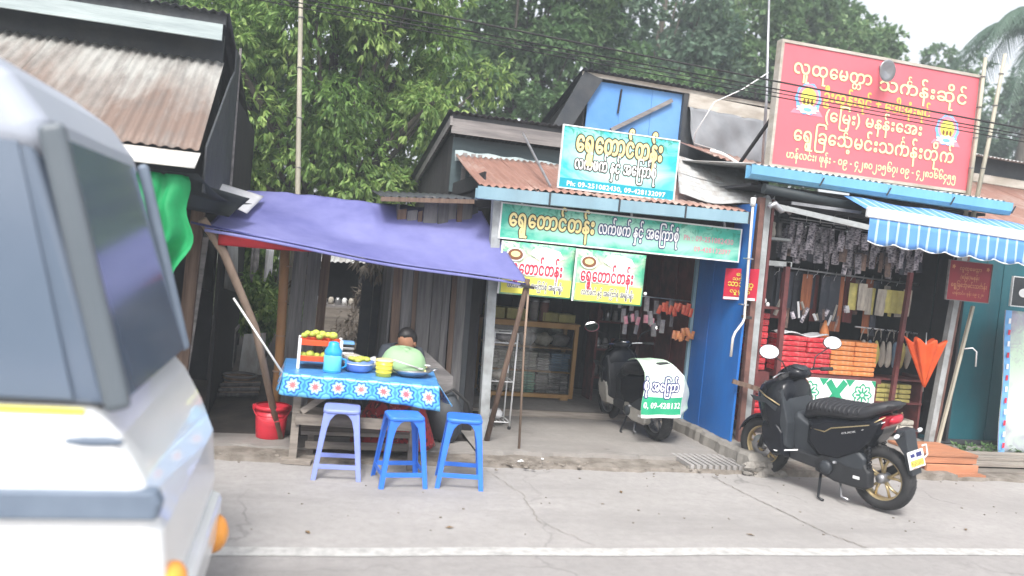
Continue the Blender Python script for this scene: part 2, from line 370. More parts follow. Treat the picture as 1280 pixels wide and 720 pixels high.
def letters(txt, x0, x1, zb, h, Y, m, parent=None, off=.0, name='lettering', mapf=None, layers=None):
    """flat print on the plane Y facing the street; layers = [(material, stroke radius, step forward)]; strokes are widened by ringed copies a hair apart in depth"""
    # stacked letters: C + virama + D sets a small D below; nga + asat + virama rides small above the next letter
    clean = ''; extra = []; q = 0
    while q < len(txt):
        if txt[q:q+3] == 'င်္': extra.append((len(clean), 'င်', 'up')); q += 3
        elif txt[q] == '္': extra.append((len(clean)-1, txt[q+1], 'dn')); q += 2
        else: clean += txt[q]; q += 1
    txt = clean
    cu = bpy.data.curves.new(name, 'FONT'); cu.body = txt; cu.size = 1; cu.resolution_u = 2; cu.space_character = 1.05
    for i in range(len(txt)): cu.materials.append(Mt['white']); cu.body_format[i].material_index = i
    tmp = bpy.data.objects.new('tmp', cu); me = bpy.data.meshes.new_from_object(tmp); bpy.data.objects.remove(tmp)
    n = len(me.vertices); a = np.empty(n*3, dtype=np.float32); me.vertices.foreach_get('co', a); a = a.reshape(-1, 3)
    ci = np.empty(len(me.polygons), dtype=np.int32); me.polygons.foreach_get('material_index', ci)
    faces = [tuple(p.vertices) for p in me.polygons]; vc = np.zeros(n)
    for f, c_ in zip(faces, ci):
        for v in f: vc[v] = c_ % 5
    for (idx, s_, how) in extra:
        if idx < len(txt) and txt[idx] in 'ေြ' : idx += 1
        own_v = [v for f, c_ in zip(faces, ci) if c_ == idx for v in f]
        if not own_v: continue
        cx_ = (a[own_v, 0].min()+a[own_v, 0].max())/2; c2 = bpy.data.curves.new('x', 'FONT'); c2.body = s_; c2.size = 1; c2.resolution_u = 2
        t2 = bpy.data.objects.new('x', c2); e_ = bpy.data.meshes.new_from_object(t2); bpy.data.objects.remove(t2)
        b2 = np.empty(len(e_.vertices)*3, dtype=np.float32); e_.vertices.foreach_get('co', b2); b2 = b2.reshape(-1, 3)*(.58 if how == 'dn' else .5)
        b2[:, 0] += cx_-(b2[:, 0].min()+b2[:, 0].max())/2; b2[:, 1] += (-.34 if how == 'dn' else .50)
        faces += [tuple(v+n for v in p.vertices) for p in e_.polygons]; vc = np.concatenate([vc, np.full(len(b2), 3)]); a = np.concatenate([a, b2]); n = len(a); bpy.data.meshes.remove(e_)
    lo_, hi_ = a[:, 0].min(), a[:, 0].max(); sx = (x1-x0)/(hi_-lo_); objs = []
    off_ = np.array((LOC.get(parent.name, Vector()) if parent is not None else Vector())[:])
    for (mm, rad, dy) in (layers or [(m, off, 0)]):
        k = 1 if rad < .003 else (4 if rad < .03 else (6 if rad < .05 else 10)); P = []; F = []
        for j in range(k):
            t = 2*PI*(j+.5)/k; r_ = rad*.8 if k > 1 else 0
            X = x0+(a[:, 0]-lo_)*sx+math.cos(t)*r_*h; Z = zb+(a[:, 1]+math.sin(t)*r_)*h; D = dy+vc*.0001+j*.0005/k*.18
            b = np.array([mapf(x, z, d)[:] for x, z, d in zip(X, Z, D)]) if mapf else np.stack([X, Y-D, Z], 1)
            F += [tuple(v+j*n for v in f) for f in faces]; P.append(b-off_)
        mo = bpy.data.meshes.new(name); mo.from_pydata(np.concatenate(P).tolist(), [], F); mo.materials.append(Mt[mm])
        o = bpy.data.objects.new(name, mo); own(o, parent); objs.append(o)
    bpy.data.meshes.remove(me); return objs
# ================================================================== GROUND, ROAD
def structure(o): o['kind'] = 'structure'; return o
structure(MB().box(-150, 160, -120, 200, -.3, -.04).build('ground', 'grass'))
structure(MB().box(-40, 60, -3.2, 4.62, -.2, 0).build('road', 'road'))
g = MB()
g.sheet(lambda u, v: (-40+100*u, 4.62+1.93*v, 0), 1, 1); structure(g.build('roadside_strip', 'apron'))
mk = MB(); mk.sheet(lambda u, v: (-40+100*u, 4.58+.13*v + .008*math.sin(u*400), .004), 300, 1); structure(mk.build('road_marking', 'linepaint'))
structure(MB().box(-40, 60, -6.5, -3.2, -.2, .10).build('pavement', 'apron'))
# low broken concrete lip along the strip and the dusty band behind it
rd = random.Random(3)
def rough_edge(x0, x1, y0, y1, z, step=.12, jit=.035, zj=.008, seed=1):
    r_ = random.Random(seed); b = MB(); n = int((x1-x0)/step); vs = []; fs = []
    for i in range(n+1):
        x = x0+(x1-x0)*i/n; j = r_.uniform(-jit, jit); dz = r_.uniform(-zj, zj)
        vs += [(x, y0+j, -.02), (x, y0+j+.012, z+dz), (x, (y0+y1)/2, z+zj*.5), (x, y1, z)]
    for i in range(n):
        for k in range(3): fs.append((i*4+k, (i+1)*4+k, (i+1)*4+k+1, i*4+k+1))
    return b.add(vs, fs)
structure(rough_edge(-14, 25, 6.53, 6.9, .028, seed=4).build('verge', 'rubble'))
structure(rough_edge(1.60, 4.16, 6.86, 8.46, .065, jit=.03, seed=9).build('shop_floor', 'floor'))
structure(rough_edge(-.95, 1.60, 6.86, 7.25, .045, jit=.05, seed=12).build('paving_slab', 'floor'))
# dark soil of the passage, uneven
def soil(u, v):
    x, y = -8+10*u, 7.2+9*v
    return (x, y, .02 + .05*math.sin(x*3+y)*math.sin(y*1.7) + .16*min(1, v*1.5))
structure(MB().sheet(soil, 50, 44).build('soil', 'earth'))
# rubble stones: loose pieces along the lip
st = MB()
for i in range(170):
    x = rd.choice((rd.uniform(-.8, 4.2), rd.uniform(1.7, 2.6), rd.uniform(4.15, 4.45))); y = rd.gauss(6.62, .10); r_ = rd.uniform(.006, .022)
    if x > 4.15: y = rd.uniform(6.45, 6.75)
    st.ell((x, y, .03), (r_*1.3, r_, r_*.7), 6, 4, smooth=False, fn=lambda p: p*rd.uniform(.75, 1.2))
for i in range(60):
    r_ = rd.uniform(.004, .01); st.ell((rd.uniform(-.3, 6.5), rd.uniform(4.9, 6.5), .004), (r_*1.4, r_, r_*.6), 5, 3, smooth=False)
tag(st.build('rubble', 'rubble'), 'small loose stones and grit scattered along the broken concrete lip', 'rubble', kind='stuff')
for i, (x, y, s_, rz, lb) in enumerate(((1.95, 6.62, 1, .4, 'small white paper scrap on the concrete before the left shop post'), (2.18, 6.72, .7, 1.2, 'crumpled pale scrap lying on the dusty lip of the shop floor'))):
    o = MB().sheet(lambda u, v: ((u-.5)*.07*s_, (v-.5)*.035*s_, .012*math.sin(u*6)*math.sin(v*4)+.012), 6, 4).build('paper_scrap', 'white')
    tag(o, lb, 'litter'); place(o, (x, y, .03), rz)
def crack(pts, w_, seed):
    r2 = random.Random(seed); b = MB(); vs = []; fs = []; n = 46
    P = [Vector(p) for p in pts]
    for i in range(n+1):
        t = i/n*(len(P)-1); j = min(len(P)-2, int(t)); p = P[j].lerp(P[j+1], t-j); d = (P[j+1]-P[j]).normalized(); s_ = Vector((-d.y, d.x, 0)); ww = w_*r2.uniform(.4, 1.3); o_ = s_*r2.uniform(-.012, .012)
        vs += [p+o_+s_*ww, p+o_-s_*ww]
    fs = [(2*i, 2*i+1, 2*i+3, 2*i+2) for i in range(n)]
    return structure(b.add(vs, fs).build('crack', 'rubble'))
crack([(3.70, 6.45, .0045), (3.74, 6.0, .0045), (3.80, 5.5, .0045), (3.86, 5.0, .0045), (3.98, 4.72, .0045)], .0045, 1)
crack([(1.6, 6.5, .0045), (1.75, 5.8, .0045), (1.7, 5.2, .0045), (1.95, 4.75, .0045)], .0018, 3)
for i, (x, y) in enumerate(((1.05, 5.05), (2.6, 5.9), (3.2, 4.95), (5.2, 5.1), (.15, 4.95))):
    o = MB().add([(-.03, 0, .004), (0, -.013, .010), (.035, 0, .006), (0, .013, .012)], [(0, 1, 2), (0, 2, 3)]).build('fallen_leaf', 'leaf_litter'); place(o, (x, y, .002), i*1.3)
    tag(o, ('small dry leaf on the concrete in front of the middle blue stool', 'small dry leaf on the concrete before the tea shop floor', 'small dry leaf near the white line, centre of the photo', 'small dry leaf on the concrete right below the parked scooter', 'small dry leaf near the white line beside the van')[i], 'leaf')
# stones set at the end of the raised plinth
pl = thing('concrete_plinth', 'low rough concrete plinth running back under the blue wall', 'plinth', (4.25, 6.5, 0))
b = MB(); b.v = []; r_ = random.Random(5); ns = 24; vs = []; fs = []
for i in range(ns+1):
    y = 6.50+1.6*i/ns; j = r_.uniform(-.015, .015); z = .19+r_.uniform(-.006, .006) - (.05 if i == 0 else 0)
    vs += [(4.10+j, y, -.02), (4.115+j, y, z-.03), (4.14+j, y, z), (4.40, y, z)]
for i in range(ns): fs += [(i*4+k, (i+1)*4+k, (i+1)*4+k+1, i*4+k+1) for k in range(3)]
fs += [(0, 1, 2, 3)]; vs += [(4.40, 6.5, -.02)]; fs += [(0, 3, 4*ns+4)]
b.add(vs, fs); b.build('block', 'plinth', pl)
for i in range(9):
    x = 4.12+.31*(i % 5)/4; z = .03+.08*(i//5); rr = r_.uniform(.035, .07)
    o = MB().ell((x+r_.uniform(-.03, .03), 6.50+r_.uniform(-.03, .02), z+r_.uniform(-.02, .02)), (rr*1.2, .035, rr*.7), 7, 5, smooth=False, fn=lambda p: p*r_.uniform(.65, 1.2)).build('stone', 'plinth', pl)
structure(MB().box(4.42, 6.86, 6.86, 10.2, -.1, .20).build('raised_shop_floor', 'floor'))
structure(rough_edge(4.40, 6.45, 6.52, 6.86, .06, seed=31).build('verge', 'rubble'))

# slatted drain grating
gr = thing('drain_grating', 'slatted pale concrete drain grating lying on the ground before the plinth', 'grating', (3.9, 6.78, 0))
for i in range(12):
    x = 3.55+.062*i; MB().box(x, x+.036, 6.56, 6.98, .03, .072).build('slat', 'apron', gr, bevel=.004)
MB().box(3.53, 4.28, 6.585, 6.60, .03, .055).build('rail', 'plinth', gr); MB().box(3.53, 4.28, 6.98, 6.995, .03, .055).build('rail', 'plinth', gr)
MB().box(3.53, 4.28, 6.61, 6.97, .012, .028).build('channel', 'dark_void', gr)

# ================================================================== TREES
def leaf_cloud(name, m, parent, centres, radii, per, size, leaves=6, droop=.6, spread=.7, seed=1, width=.16, face=None, tone_top=None):
    g_ = np.random.default_rng(seed); n = len(centres)
    c = np.repeat(np.asarray(centres, float), per, 0); r = np.repeat(np.asarray(radii, float), per)
    d = g_.normal(size=(n*per, 3)); 
    if face is not None: d += np.array(face)
    d /= np.linalg.norm(d, axis=1, keepdims=True)
    rad = r*(g_.random(n*per)**.35)
    P = c + d*rad[:, None]*np.array([1, 1, .8])
    ctone = np.repeat(g_.random(n), per)
    P = np.repeat(P, leaves, 0); D = np.repeat(d, leaves, 0); T = np.repeat(ctone, leaves)
    N = len(P); a = D + g_.normal(scale=spread, size=(N, 3)); a[:, 2] -= droop
    a /= np.linalg.norm(a, axis=1, keepdims=True)
    upv = np.array([0, 0, 1.0]) + g_.normal(scale=.35, size=(N, 3)); s = np.cross(a, upv); s /= np.linalg.norm(s, axis=1, keepdims=True)
    nn = np.cross(s, a); L = size*g_.uniform(.65, 1.25, N)
    tpl = [(0, 0, 0), (.35, -1, -.0), (.35, 1, 0), (.72, -.8, -.08), (.72, .8, -.08), (1, 0, -.22)]
    V = np.stack([P + a*(L*t[0])[:, None] + s*(L*width*t[1])[:, None] + nn*(L*t[2])[:, None] for t in tpl], 1).reshape(-1, 3)
    base = (np.arange(N)*6)[:, None]
    tris = (base[:, :, None] + np.array([[0, 1, 2], [1, 3, 2], [2, 3, 4], [3, 5, 4]])[None]).reshape(-1, 3)
    me = bpy.data.meshes.new(name); me.vertices.add(len(V)); me.loops.add(len(tris)*3); me.polygons.add(len(tris))
    off = LOC.get(parent.name, Vector()) if parent is not None else Vector()
    me.vertices.foreach_set('co', (V-np.array(off[:])).astype(np.float32).ravel()); me.loops.foreach_set('vertex_index', tris.astype(np.int32).ravel())
    me.polygons.foreach_set('loop_start', np.arange(0, len(tris)*3, 3, dtype=np.int32)); me.update(calc_edges=True)
    tone = np.clip(.45*T + .55*g_.random(N), 0, 1)
    at = me.attributes.new('tone', 'FLOAT', 'FACE'); at.data.foreach_set('value', np.repeat(tone, 4).astype(np.float32))
    me.materials.append(Mt[m]); o = bpy.data.objects.new(name, me); own(o, parent); o['kind'] = 'stuff'
    return o
def tree(name, label, base, height, crown_c, crown_r, nclump, clump_r, per, leaf, m, seed, leaves=6, droop=.6, group=None, trunk_r=.22, spread=.7, width=.16, front=True, cat='tree'):
    t = thing(name, label, cat, base, group); r_ = random.Random(seed); cs = []; rs = []
    b = Vector(base); cc = Vector(crown_c)
    for i in range(nclump):
        while True:
            d = Vector([r_.gauss(0, 1) for _ in range(3)]).normalized()
            if not front or d.y < .35: break
        q = r_.uniform(.55, 1.0) if i % 4 else r_.uniform(.1, .6)
        p = cc + Vector((d.x*crown_r[0], d.y*crown_r[1], d.z*crown_r[2]))*q
        cs.append(tuple(p)); rs.append(clump_r*r_.uniform(.7, 1.3))
    tk = MB(); fork = b.lerp(cc, .45); fork.z = max(b.z+height*.28, cc.z-crown_r[2]*.9)
    tk.tube([b, b.lerp(fork, .5)+Vector((.08, .05, 0)), fork], [trunk_r, trunk_r*.8, trunk_r*.68], 10); tk.build('trunk', 'trunk', t)
    for i in range(7):
        p = Vector(cs[r_.randrange(len(cs))]); mid = fork.lerp(p, .5)+Vector((r_.uniform(-.3, .3), 0, r_.uniform(0, .4)))
        MB().tube([fork, mid, p], [trunk_r*.5, trunk_r*.28, .03], 6).build('limb', 'trunk', t)
    tw = MB()
    for i in range(0, len(cs), 2):
        p = Vector(cs[i]); q = fork.lerp(p, .55); tw.tube([q, p], [.04, .012], 4, cap=False)
    o = tw.build('twigs', 'trunk', t); o['kind'] = 'stuff'
    leaf_cloud('crown', m, t, cs, rs, per, leaf, leaves, droop, spread, seed, width)
    return t
tree('leafy_tree', 'dense tree with long drooping light green leaves behind the violet awning', (.3, 13.2, 0), 6.8, (.35, 12.9, 4.5), (2.45, 1.8, 2.9), 125, .50, 66, .135, 'leaf_near', 21, leaves=8, droop=.75, spread=.55, width=.13)
tree('leafy_tree', 'tall dark tree behind the roofs, just right of the light green tree', (4.2, 18, 0), 9.5, (4.2, 18, 6.3), (3.2, 2.2, 3.9), 120, .62, 60, .17, 'leaf_far', 22, leaves=6, droop=.2, width=.24)
tree('leafy_tree', 'tall grey green tree rising behind the faded blue gable', (8.2, 20, 0), 10.5, (8.0, 20, 7.2), (3.3, 2.2, 4.2), 100, .66, 56, .19, 'leaf_dusk', 23, leaves=6, droop=.2, width=.24)
tree('leafy_tree', 'broad tree behind the thin antenna pole left of the red sign', (12.2, 21, 0), 10.5, (12.2, 21, 7.4), (3.3, 2.2, 4.0), 110, .66, 56, .19, 'leaf_far', 24, leaves=6, droop=.2, width=.24)
tree('leafy_tree', 'tree with paler crown and open edge behind the top of the red sign', (15.6, 22.5, 0), 11.5, (15.2, 22.5, 8.3), (2.6, 2.0, 3.4), 84, .70, 56, .2, 'leaf_far', 25, leaves=6, droop=.2, width=.24)
tree('leafy_tree', 'low bushy tree beyond the roofs between the first tall trees', (6.2, 15.5, 0), 5.5, (6.3, 15.8, 4.4), (2.6, 1.2, 1.6), 50, .5, 50, .15, 'leaf_far', 26, leaves=6, droop=.3, width=.22, trunk_r=.12)
tree('leafy_tree', 'rounded distant tree under open sky right of the red sign top', (24.0, 28, 0), 11, (24.0, 28, 8.8), (2.7, 2.0, 3.2), 60, .75, 55, .24, 'leaf_far', 27, leaves=6, droop=.2, width=.24)
tree('leafy_tree', 'grey green tree standing behind the two bamboo poles', (21.5, 24, 0), 9, (21.3, 24, 6.2), (3.0, 2.0, 2.7), 60, .7, 50, .22, 'leaf_dusk', 28, leaves=6, droop=.2, width=.24)
tree('leafy_tree', 'dark tree behind the rusty hut on the left', (-3.6, 15, 0), 8, (-3.4, 15, 5.6), (2.4, 2, 3.0), 70, .6, 50, .17, 'leaf_far', 29, leaves=6, droop=.3, width=.22)
tree('leafy_tree', 'short green sapling seen down the passage beside the hut', (-.45, 11.4, 0), 2.2, (-.62, 11.3, 1.2), (.42, .35, .75), 26, .24, 44, .12, 'leaf_near', 30, leaves=6, droop=.6, width=.15, trunk_r=.04)
tree('leafy_tree', 'tall tree at the far right edge behind the palm', (27.5, 27, 0), 12, (27.5, 27, 8), (3.0, 2, 4.0), 60, .75, 50, .24, 'leaf_dusk', 36, leaves=6, droop=.2, width=.24)
tree('leafy_tree', 'green tree filling the gap low behind the light green tree, beside the hut', (-1.2, 16.2, 0), 7, (-.9, 16.2, 4.2), (2.4, 1.2, 3.4), 70, .6, 46, .17, 'leaf_far', 55, leaves=6, droop=.4, width=.2)
# palm
pm = thing('palm_tree', 'grey green coconut palm leaning into the sky at the top right', 'palm tree', (20.9, 20.5, 0))
top = Vector((21.3, 20, 10.1))
MB().tube([(20.9, 20.5, 0), (20.9, 20.3, 5), top], [.22, .17, .14], 10).build('trunk', 'trunk', pm)
r_ = random.Random(8)
for i in range(17):
    a = 2*PI*i/17 + r_.uniform(-.15, .15); L = r_.uniform(2.3, 3.1); rise = r_.uniform(.2, 1.3); dp = r_.uniform(1.6, 3.2)
    d = Vector((math.cos(a), math.sin(a), 0)); fr = MB(); pts = [top + d*L*t + Vector((0, 0, rise*math.sin(PI*t*.75)*1.1 - dp*t**2.3)) for t in [k/14 for k in range(15)]]
    fr.tube(pts, [.035*(1-k/16) for k in range(15)], 4, cap=False)
    for k in range(1, 56):
        t = k/56*14; j = min(13, int(t)); p = pts[j].lerp(pts[j+1], t-j); tg = (pts[j+1]-pts[j]).normalized()
        s_ = tg.cross(Vector((0, 0, 1))).normalized(); ll = .85*math.sin(PI*(.12+.8*k/56))
        for sd in (-1, 1):
            e = p + s_*sd*ll*.55 + tg*ll*.3 + Vector((0, 0, -ll*r_.uniform(.5, .85))); q = tg*.035
            fr.add([p-q, p+q, e], [(0, 1, 2)])
    o = fr.build('frond', 'leaf_dusk', pm)
# ================================================================== LEFT HUT
hut = thing('tin_roofed_hut', 'old dark hut with rusty corrugated lean-to roof at the far left', 'hut', (-2.4, 7.6, 0))
corrugated('roof_sheet', 'rust_hut', hut, (-4.2, 6.0, 2.33), (-.78, 6.0, 2.33), (-4.2, 7.62, 3.27), (-.84, 7.62, 3.27), sheets=5, rag=.012, nv=8, pitch=.078, amp=.0085)
MB().sheet(quadfn((-4.2, 5.93, 2.19), (-.79, 5.93, 2.20), (-4.2, 6.02, 2.335), (-.77, 6.02, 2.315)), 40, 2).build('eave_strip', 'zinc_pale', hut, solid=.003)
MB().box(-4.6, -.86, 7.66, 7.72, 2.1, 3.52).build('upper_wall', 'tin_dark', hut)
MB().bar((-4.6, 7.40, 3.47), (-.85, 7.40, 3.48), .03, .135).build('fascia_board', 'board_pale', hut)
MB().bar((-4.6, 7.44, 3.585), (-.83, 7.44, 3.595), .05, .085).build('roof_edge', 'tin_dark', hut)
corrugated('upper_roof_sheet', 'tin_dark', hut, (-4.6, 7.36, 3.63), (-.80, 7.36, 3.64), (-4.6, 11.2, 3.0), (-.80, 11.2, 3.0), sheets=4, nv=3)
# gable side cladding, sheet by sheet, following the roof
for i in range(6):
    y0 = 6.15+.31*i; y1 = y0+.30; t0 = max(0, min(1, (y0-6)/1.62)); t1 = max(0, min(1, (y1-6)/1.62))
    z0 = 2.29+.93*t0; z1 = 2.29+.93*t1
    if i == 5: z0 = z1 = 3.42
    bot = 2.05-.0*i
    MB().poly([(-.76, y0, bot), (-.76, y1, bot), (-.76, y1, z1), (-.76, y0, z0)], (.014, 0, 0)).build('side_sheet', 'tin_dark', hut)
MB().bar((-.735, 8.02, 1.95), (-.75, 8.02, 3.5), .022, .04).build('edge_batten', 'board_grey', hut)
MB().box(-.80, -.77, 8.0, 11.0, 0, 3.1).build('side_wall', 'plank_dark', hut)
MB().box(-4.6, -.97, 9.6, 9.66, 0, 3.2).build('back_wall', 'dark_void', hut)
MB().bar((-.93, 7.02, 0), (-.87, 7.0, 2.2), .10, .09).build('post', 'plank_brown', hut)
MB().bar((-2.9, 7.02, 0), (-2.9, 7.0, 2.4), .10, .09).build('post', 'plank_brown', hut)
# plank leaning by the post
o = MB().bar((-.97, 7.22, .04), (-.88, 7.4, 1.72), .115, .02, upv=(0, 1, 0)).build('leaning_plank', 'board_grey'); tag(o, 'pale grey plank leaning upright beside the brown hut post', 'plank')
# black tarp under the eave
def bt(u, v):
    p = quadfn((-3.6, 6.02, 2.17), (-.78, 6.02, 2.17), (-3.6, 7.0, 2.12), (-.46, 6.9, 2.03))(u, v); p.z -= .10*math.sin(PI*v)*(.6+.4*math.sin(u*9)) - .0; return p
o = MB().sheet(bt, 30, 8).build('black_tarp', 'tarp_black', None, solid=.004); tag(o, 'black plastic sheet sagging under the rusty hut roof', 'tarp')
def bt2(u, v):
    p = quadfn((-.95, 6.2, 2.14), (-.46, 6.62, 2.06), (-.95, 6.4, 1.93), (-.60, 6.6, 1.90))(u, v); p.y -= .05*math.sin(u*7)*v; return p
o = MB().sheet(bt2, 14, 6).build('black_tarp', 'tarp_black', None, solid=.004); tag(o, 'loose black plastic flap hanging at the hut corner beside the violet awning', 'tarp')
# green tarp bulging below the eave
def gt(u, v):
    x = -1.5+.63*u; z = 2.15-(.72+.06*math.sin(u*13))*v; bul = math.sin(PI*min(1, v*.9))
    return (x+.085*bul*u - .03*v + .03*u*math.sin(v*11+1), 6.05-.09*bul*math.sin(PI*u*.9+.3)+.06*(.3+v)*math.sin(u*27+v*2.5)+.012*math.sin(u*53), z)
o = MB().sheet(gt, 24, 16).build('green_tarp', 'tarp_green', None, solid=.003); tag(o, 'bright green plastic sheet bulging under the hut eave behind the white van', 'tarp')
for i, (x0, x1, y, z0, z1, m_) in enumerate(((-.97, -.80, 8.3, 1.22, 1.75, 'zinc'),)):
    o = MB().sheet(lambda u, v: (x0+.0*u, y+1.0*u, z0+(z1-z0)*v-.12*u), 30, 3).build('tin_scrap', m_, None, solid=.003); tag(o, 'grey scrap of tin fixed on the dark passage wall', 'tin sheet')
# junk down the passage
r_ = random.Random(17)
jk = thing('wooden_rack', 'small dark bench with clutter at the end of the passage', 'bench', (-.95, 10.6, .15))
MB().box(-1.35, -.75, 10.4, 10.9, .55, .59).build('top', 'board_grey', jk)
for x in (-1.3, -.8): MB().box(x, x+.04, 10.42, 10.46, .1, .55).build('leg', 'board_grey', jk)
o = MB().lathe([(0, 0), (.07, 0), (.09, .12), (.085, .12), (.065, .02), (0, .02)], (-1.05, 10.6, .59), 12).build('pail', 'white'); tag(o, 'pale pail standing on the small bench down the passage', 'pail')
for i in range(3):
    o = MB().sheet(lambda u, v: (-.62+.16*i+.09*u, 9.9+.02*math.sin(u*9+i), 1.62-.0*i-.42*v*(.8+.2*math.sin(u*5+i))), 6, 8).build('hanging_rag', ('board_grey', 'white_cloth', 'plank_grey')[i], None, solid=.003)
    tag(o, ('dark rag hanging at the left of a row in the passage', 'pale rag hanging in the middle of the passage row', 'grey rag hanging right of the pale rag in the passage')[i], 'rag')
MB_line = MB().tube([(-.80, 9.9, 1.66), (-.3, 9.9, 1.63), (.1, 9.9, 1.68)], .004, 4).build('clothes_line', 'black_rubber'); tag(MB_line, 'thin line strung across the dark passage holding rags', 'line')

# ================================================================== GAP: posts, stall behind
o = MB().tube([(-.16, 7.62, .0), (-.155, 7.61, .6), (-.17, 7.6, 1.2), (-.19, 7.6, 1.84)], .042, 12).build('stem', 'bamboo')
bpst = thing('bamboo_post', 'orange brown bamboo post standing behind the red bucket', 'post', (-.16, 7.62, 0)); LOC['bamboo_post']
o.parent = bpst; o.data.transform(Matrix.Translation((.16, -7.62, 0)))
for z in (.22, .55, .88, 1.2, 1.52): MB().lathe([(.043, -.008), (.049, 0), (.043, .008)], (-.162-.0, 7.61, z), 12).build('node_ring', 'pole_wood', bpst)
tp = thing('split_plank_post', 'thick weathered grey board post right of the bamboo post', 'post', (.04, 8.0, 0))
for x0, x1, y, m_ in ((-.13, .0, 8.02, 'plank_grey'), (.005, .13, 8.0, 'plank_grey'), (.135, .22, 8.03, 'plank_brown')):
    MB().poly([(x0, y, 0), (x1, y, 0), (x1+.02, y, 1.74), (x0+.02, y, 1.70)], (0, .03, 0)).build('plank', m_, tp)
tall = thing('tall_thin_pole', 'very tall pale bamboo pole rising past the light green tree', 'pole', (-.12, 8.5, 0))
MB().tube([(-.12, 8.5, 0), (-.13, 8.5, 2.2), (-.27, 8.5, 4.3), (-.32, 8.5, 5.6)], [.030, .028, .022, .018], 8).build('stem', 'bamboo_pale', tall)
for z in (.5, 1.1, 1.7, 2.5, 3.0, 3.5, 4.0): MB().lathe([(.027, -.008), (.033, 0), (.027, .008)], (-.125-max(0, z-2.2)*.067, 8.5, z), 8).build('node_ring', 'plank_grey', tall)
leaf_o = leaf_cloud('dry_leaf_bunch', 'leaf_dry', None, [(.05, 8.42, 1.62), (-.02, 8.4, 1.35)], [.12, .1], 12, .14, 4, 1.2, .4, 5, .14); tag(leaf_o, 'dry brown leaves hanging round the tall thin pole under the awning', 'dry leaves')
ds = thing('roadside_stall', 'small dark tin roofed stall with stacked goods seen through the gap', 'stall', (.45, 11.4, 0))
corrugated('roof_sheet', 'zinc', ds, (.10, 10.9, 1.49), (.78, 10.9, 1.53), (.16, 11.6, 1.70), (.80, 11.6, 1.70), nv=3)
for x in (.16, .72): MB().box(x, x+.035, 10.98, 11.02, .1, 1.55).build('post', 'plank_dark', ds)
MB().box(.12, .80, 11.5, 11.54, .1, 1.68).build('back_wall', 'dark_void', ds)
MB().box(.14, .76, 11.0, 11.45, .90, .93).build('shelf', 'board_grey', ds); MB().box(.14, .76, 10.96, 10.99, .35, .90).build('front_board', 'plank_flat', ds)
for i in range(6):
    o = MB().lathe([(0, 0), (.035, 0), (.038, .07), (.02, .1), (0, .1)], (.2+.09*i, 11.08, .93), 8).build('jar', ('steel', 'white', 'board_cream')[i % 3])
    tag(o, f'little jar on the distant dark stall shelf, {ORD[i]} from the left', 'jar', 'jars on the stall shelf in the gap')
o = leaf_cloud('dry_twig_heap', 'leaf_dry', None, [(.62, 9.3, .95), (.55, 9.3, .75), (.7, 9.3, .6), (.45, 9.35, .6), (.75, 9.3, 1.2)], [.2]*5, 34, .10, 5, .2, 1.0, 9, .07); tag(o, 'tangle of dry twigs and leaves behind the food table', 'twigs')
o = leaf_cloud('dry_leaf_bunch', 'leaf_dry', None, [(.62, 8.5, 1.62), (.72, 8.5, 1.55), (.8, 8.5, 1.68)], [.12]*3, 20, .12, 5, .9, .6, 15, .10); tag(o, 'dry grey leaves hanging in a bunch beside the plank wall', 'dry leaves')
wb = thing('dark_screen', 'dark green black board screen in the gap behind the seated person', 'screen', (.78, 8.6, 0))
for i in range(3): MB().box(.60+.125*i, .72+.125*i, 8.6+.01*(i % 2), 8.62+.01*(i % 2), .05, 1.48+.03*i).build('plank', 'tin_dark', wb)
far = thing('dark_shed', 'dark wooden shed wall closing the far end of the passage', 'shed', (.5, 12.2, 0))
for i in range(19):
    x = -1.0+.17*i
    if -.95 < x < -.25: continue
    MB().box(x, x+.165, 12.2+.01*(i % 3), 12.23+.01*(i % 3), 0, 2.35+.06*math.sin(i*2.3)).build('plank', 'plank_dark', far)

# ================================================================== SHOP 2 (tea shop)
shop = thing('tea_shop', 'open fronted tin roofed shop with plank side and pale blue gutter', 'shop', (2.9, 8.5, 0))
pw = [(.80, .885, 'plank_brown', 7.62), (.89, .985, 'plank_grey', 7.60), (.99, 1.03, 'plank_brown', 7.575)]
for x0, x1, m_, y in pw: MB().poly([(x0+.06, y, .03), (x1+.05, y, .03), (x1, y-.02, 2.16), (x0, y-.02, 2.14)], (0, .02, 0)).build('plank', m_, shop)
for k, (x0, x1, m_, y) in enumerate(((1.035, 1.165, 'zinc_wall', 7.55), (1.17, 1.27, 'plank_grey', 7.54), (1.275, 1.345, 'plank_grey', 7.56), (1.35, 1.40, 'plank_brown', 7.53), (1.405, 1.50, 'plank_grey', 7.55), (1.505, 1.56, 'tin_dark', 7.58), (1.565, 1.66, 'plank_dark', 7.60))):
    mm = 'plank_grey' if m_ == 'zinc_wall' else m_
    MB().poly([(x0+.05, y, .03), (x1+.047, y, .03), (x1, y-.01, 2.3), (x0, y-.01, 2.3)], (0, .022, 0)).build('plank', mm, shop)
for i in range(16):   # left flank
    y = 7.62+.165*i; MB().box(.80, .82, y, y+.16, 0, 2.2-.01*i).build('flank_plank', 'plank_grey', shop)
MB().bar((1.75, 7.28, .04), (1.66, 7.24, 2.38), .085, .085).build('post', 'post_grey', shop)
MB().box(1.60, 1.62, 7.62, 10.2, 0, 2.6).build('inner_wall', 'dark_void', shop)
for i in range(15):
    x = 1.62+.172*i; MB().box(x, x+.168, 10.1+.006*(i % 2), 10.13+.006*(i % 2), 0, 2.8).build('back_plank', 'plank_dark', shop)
MB().box(1.62, 4.16, 8.46, 10.1, .02, .125).build('back_floor', 'floor', shop)
MB().bar((1.62, 8.44, .10), (4.14, 8.44, .10), .05, .07).build('threshold', 'plank_flat', shop)
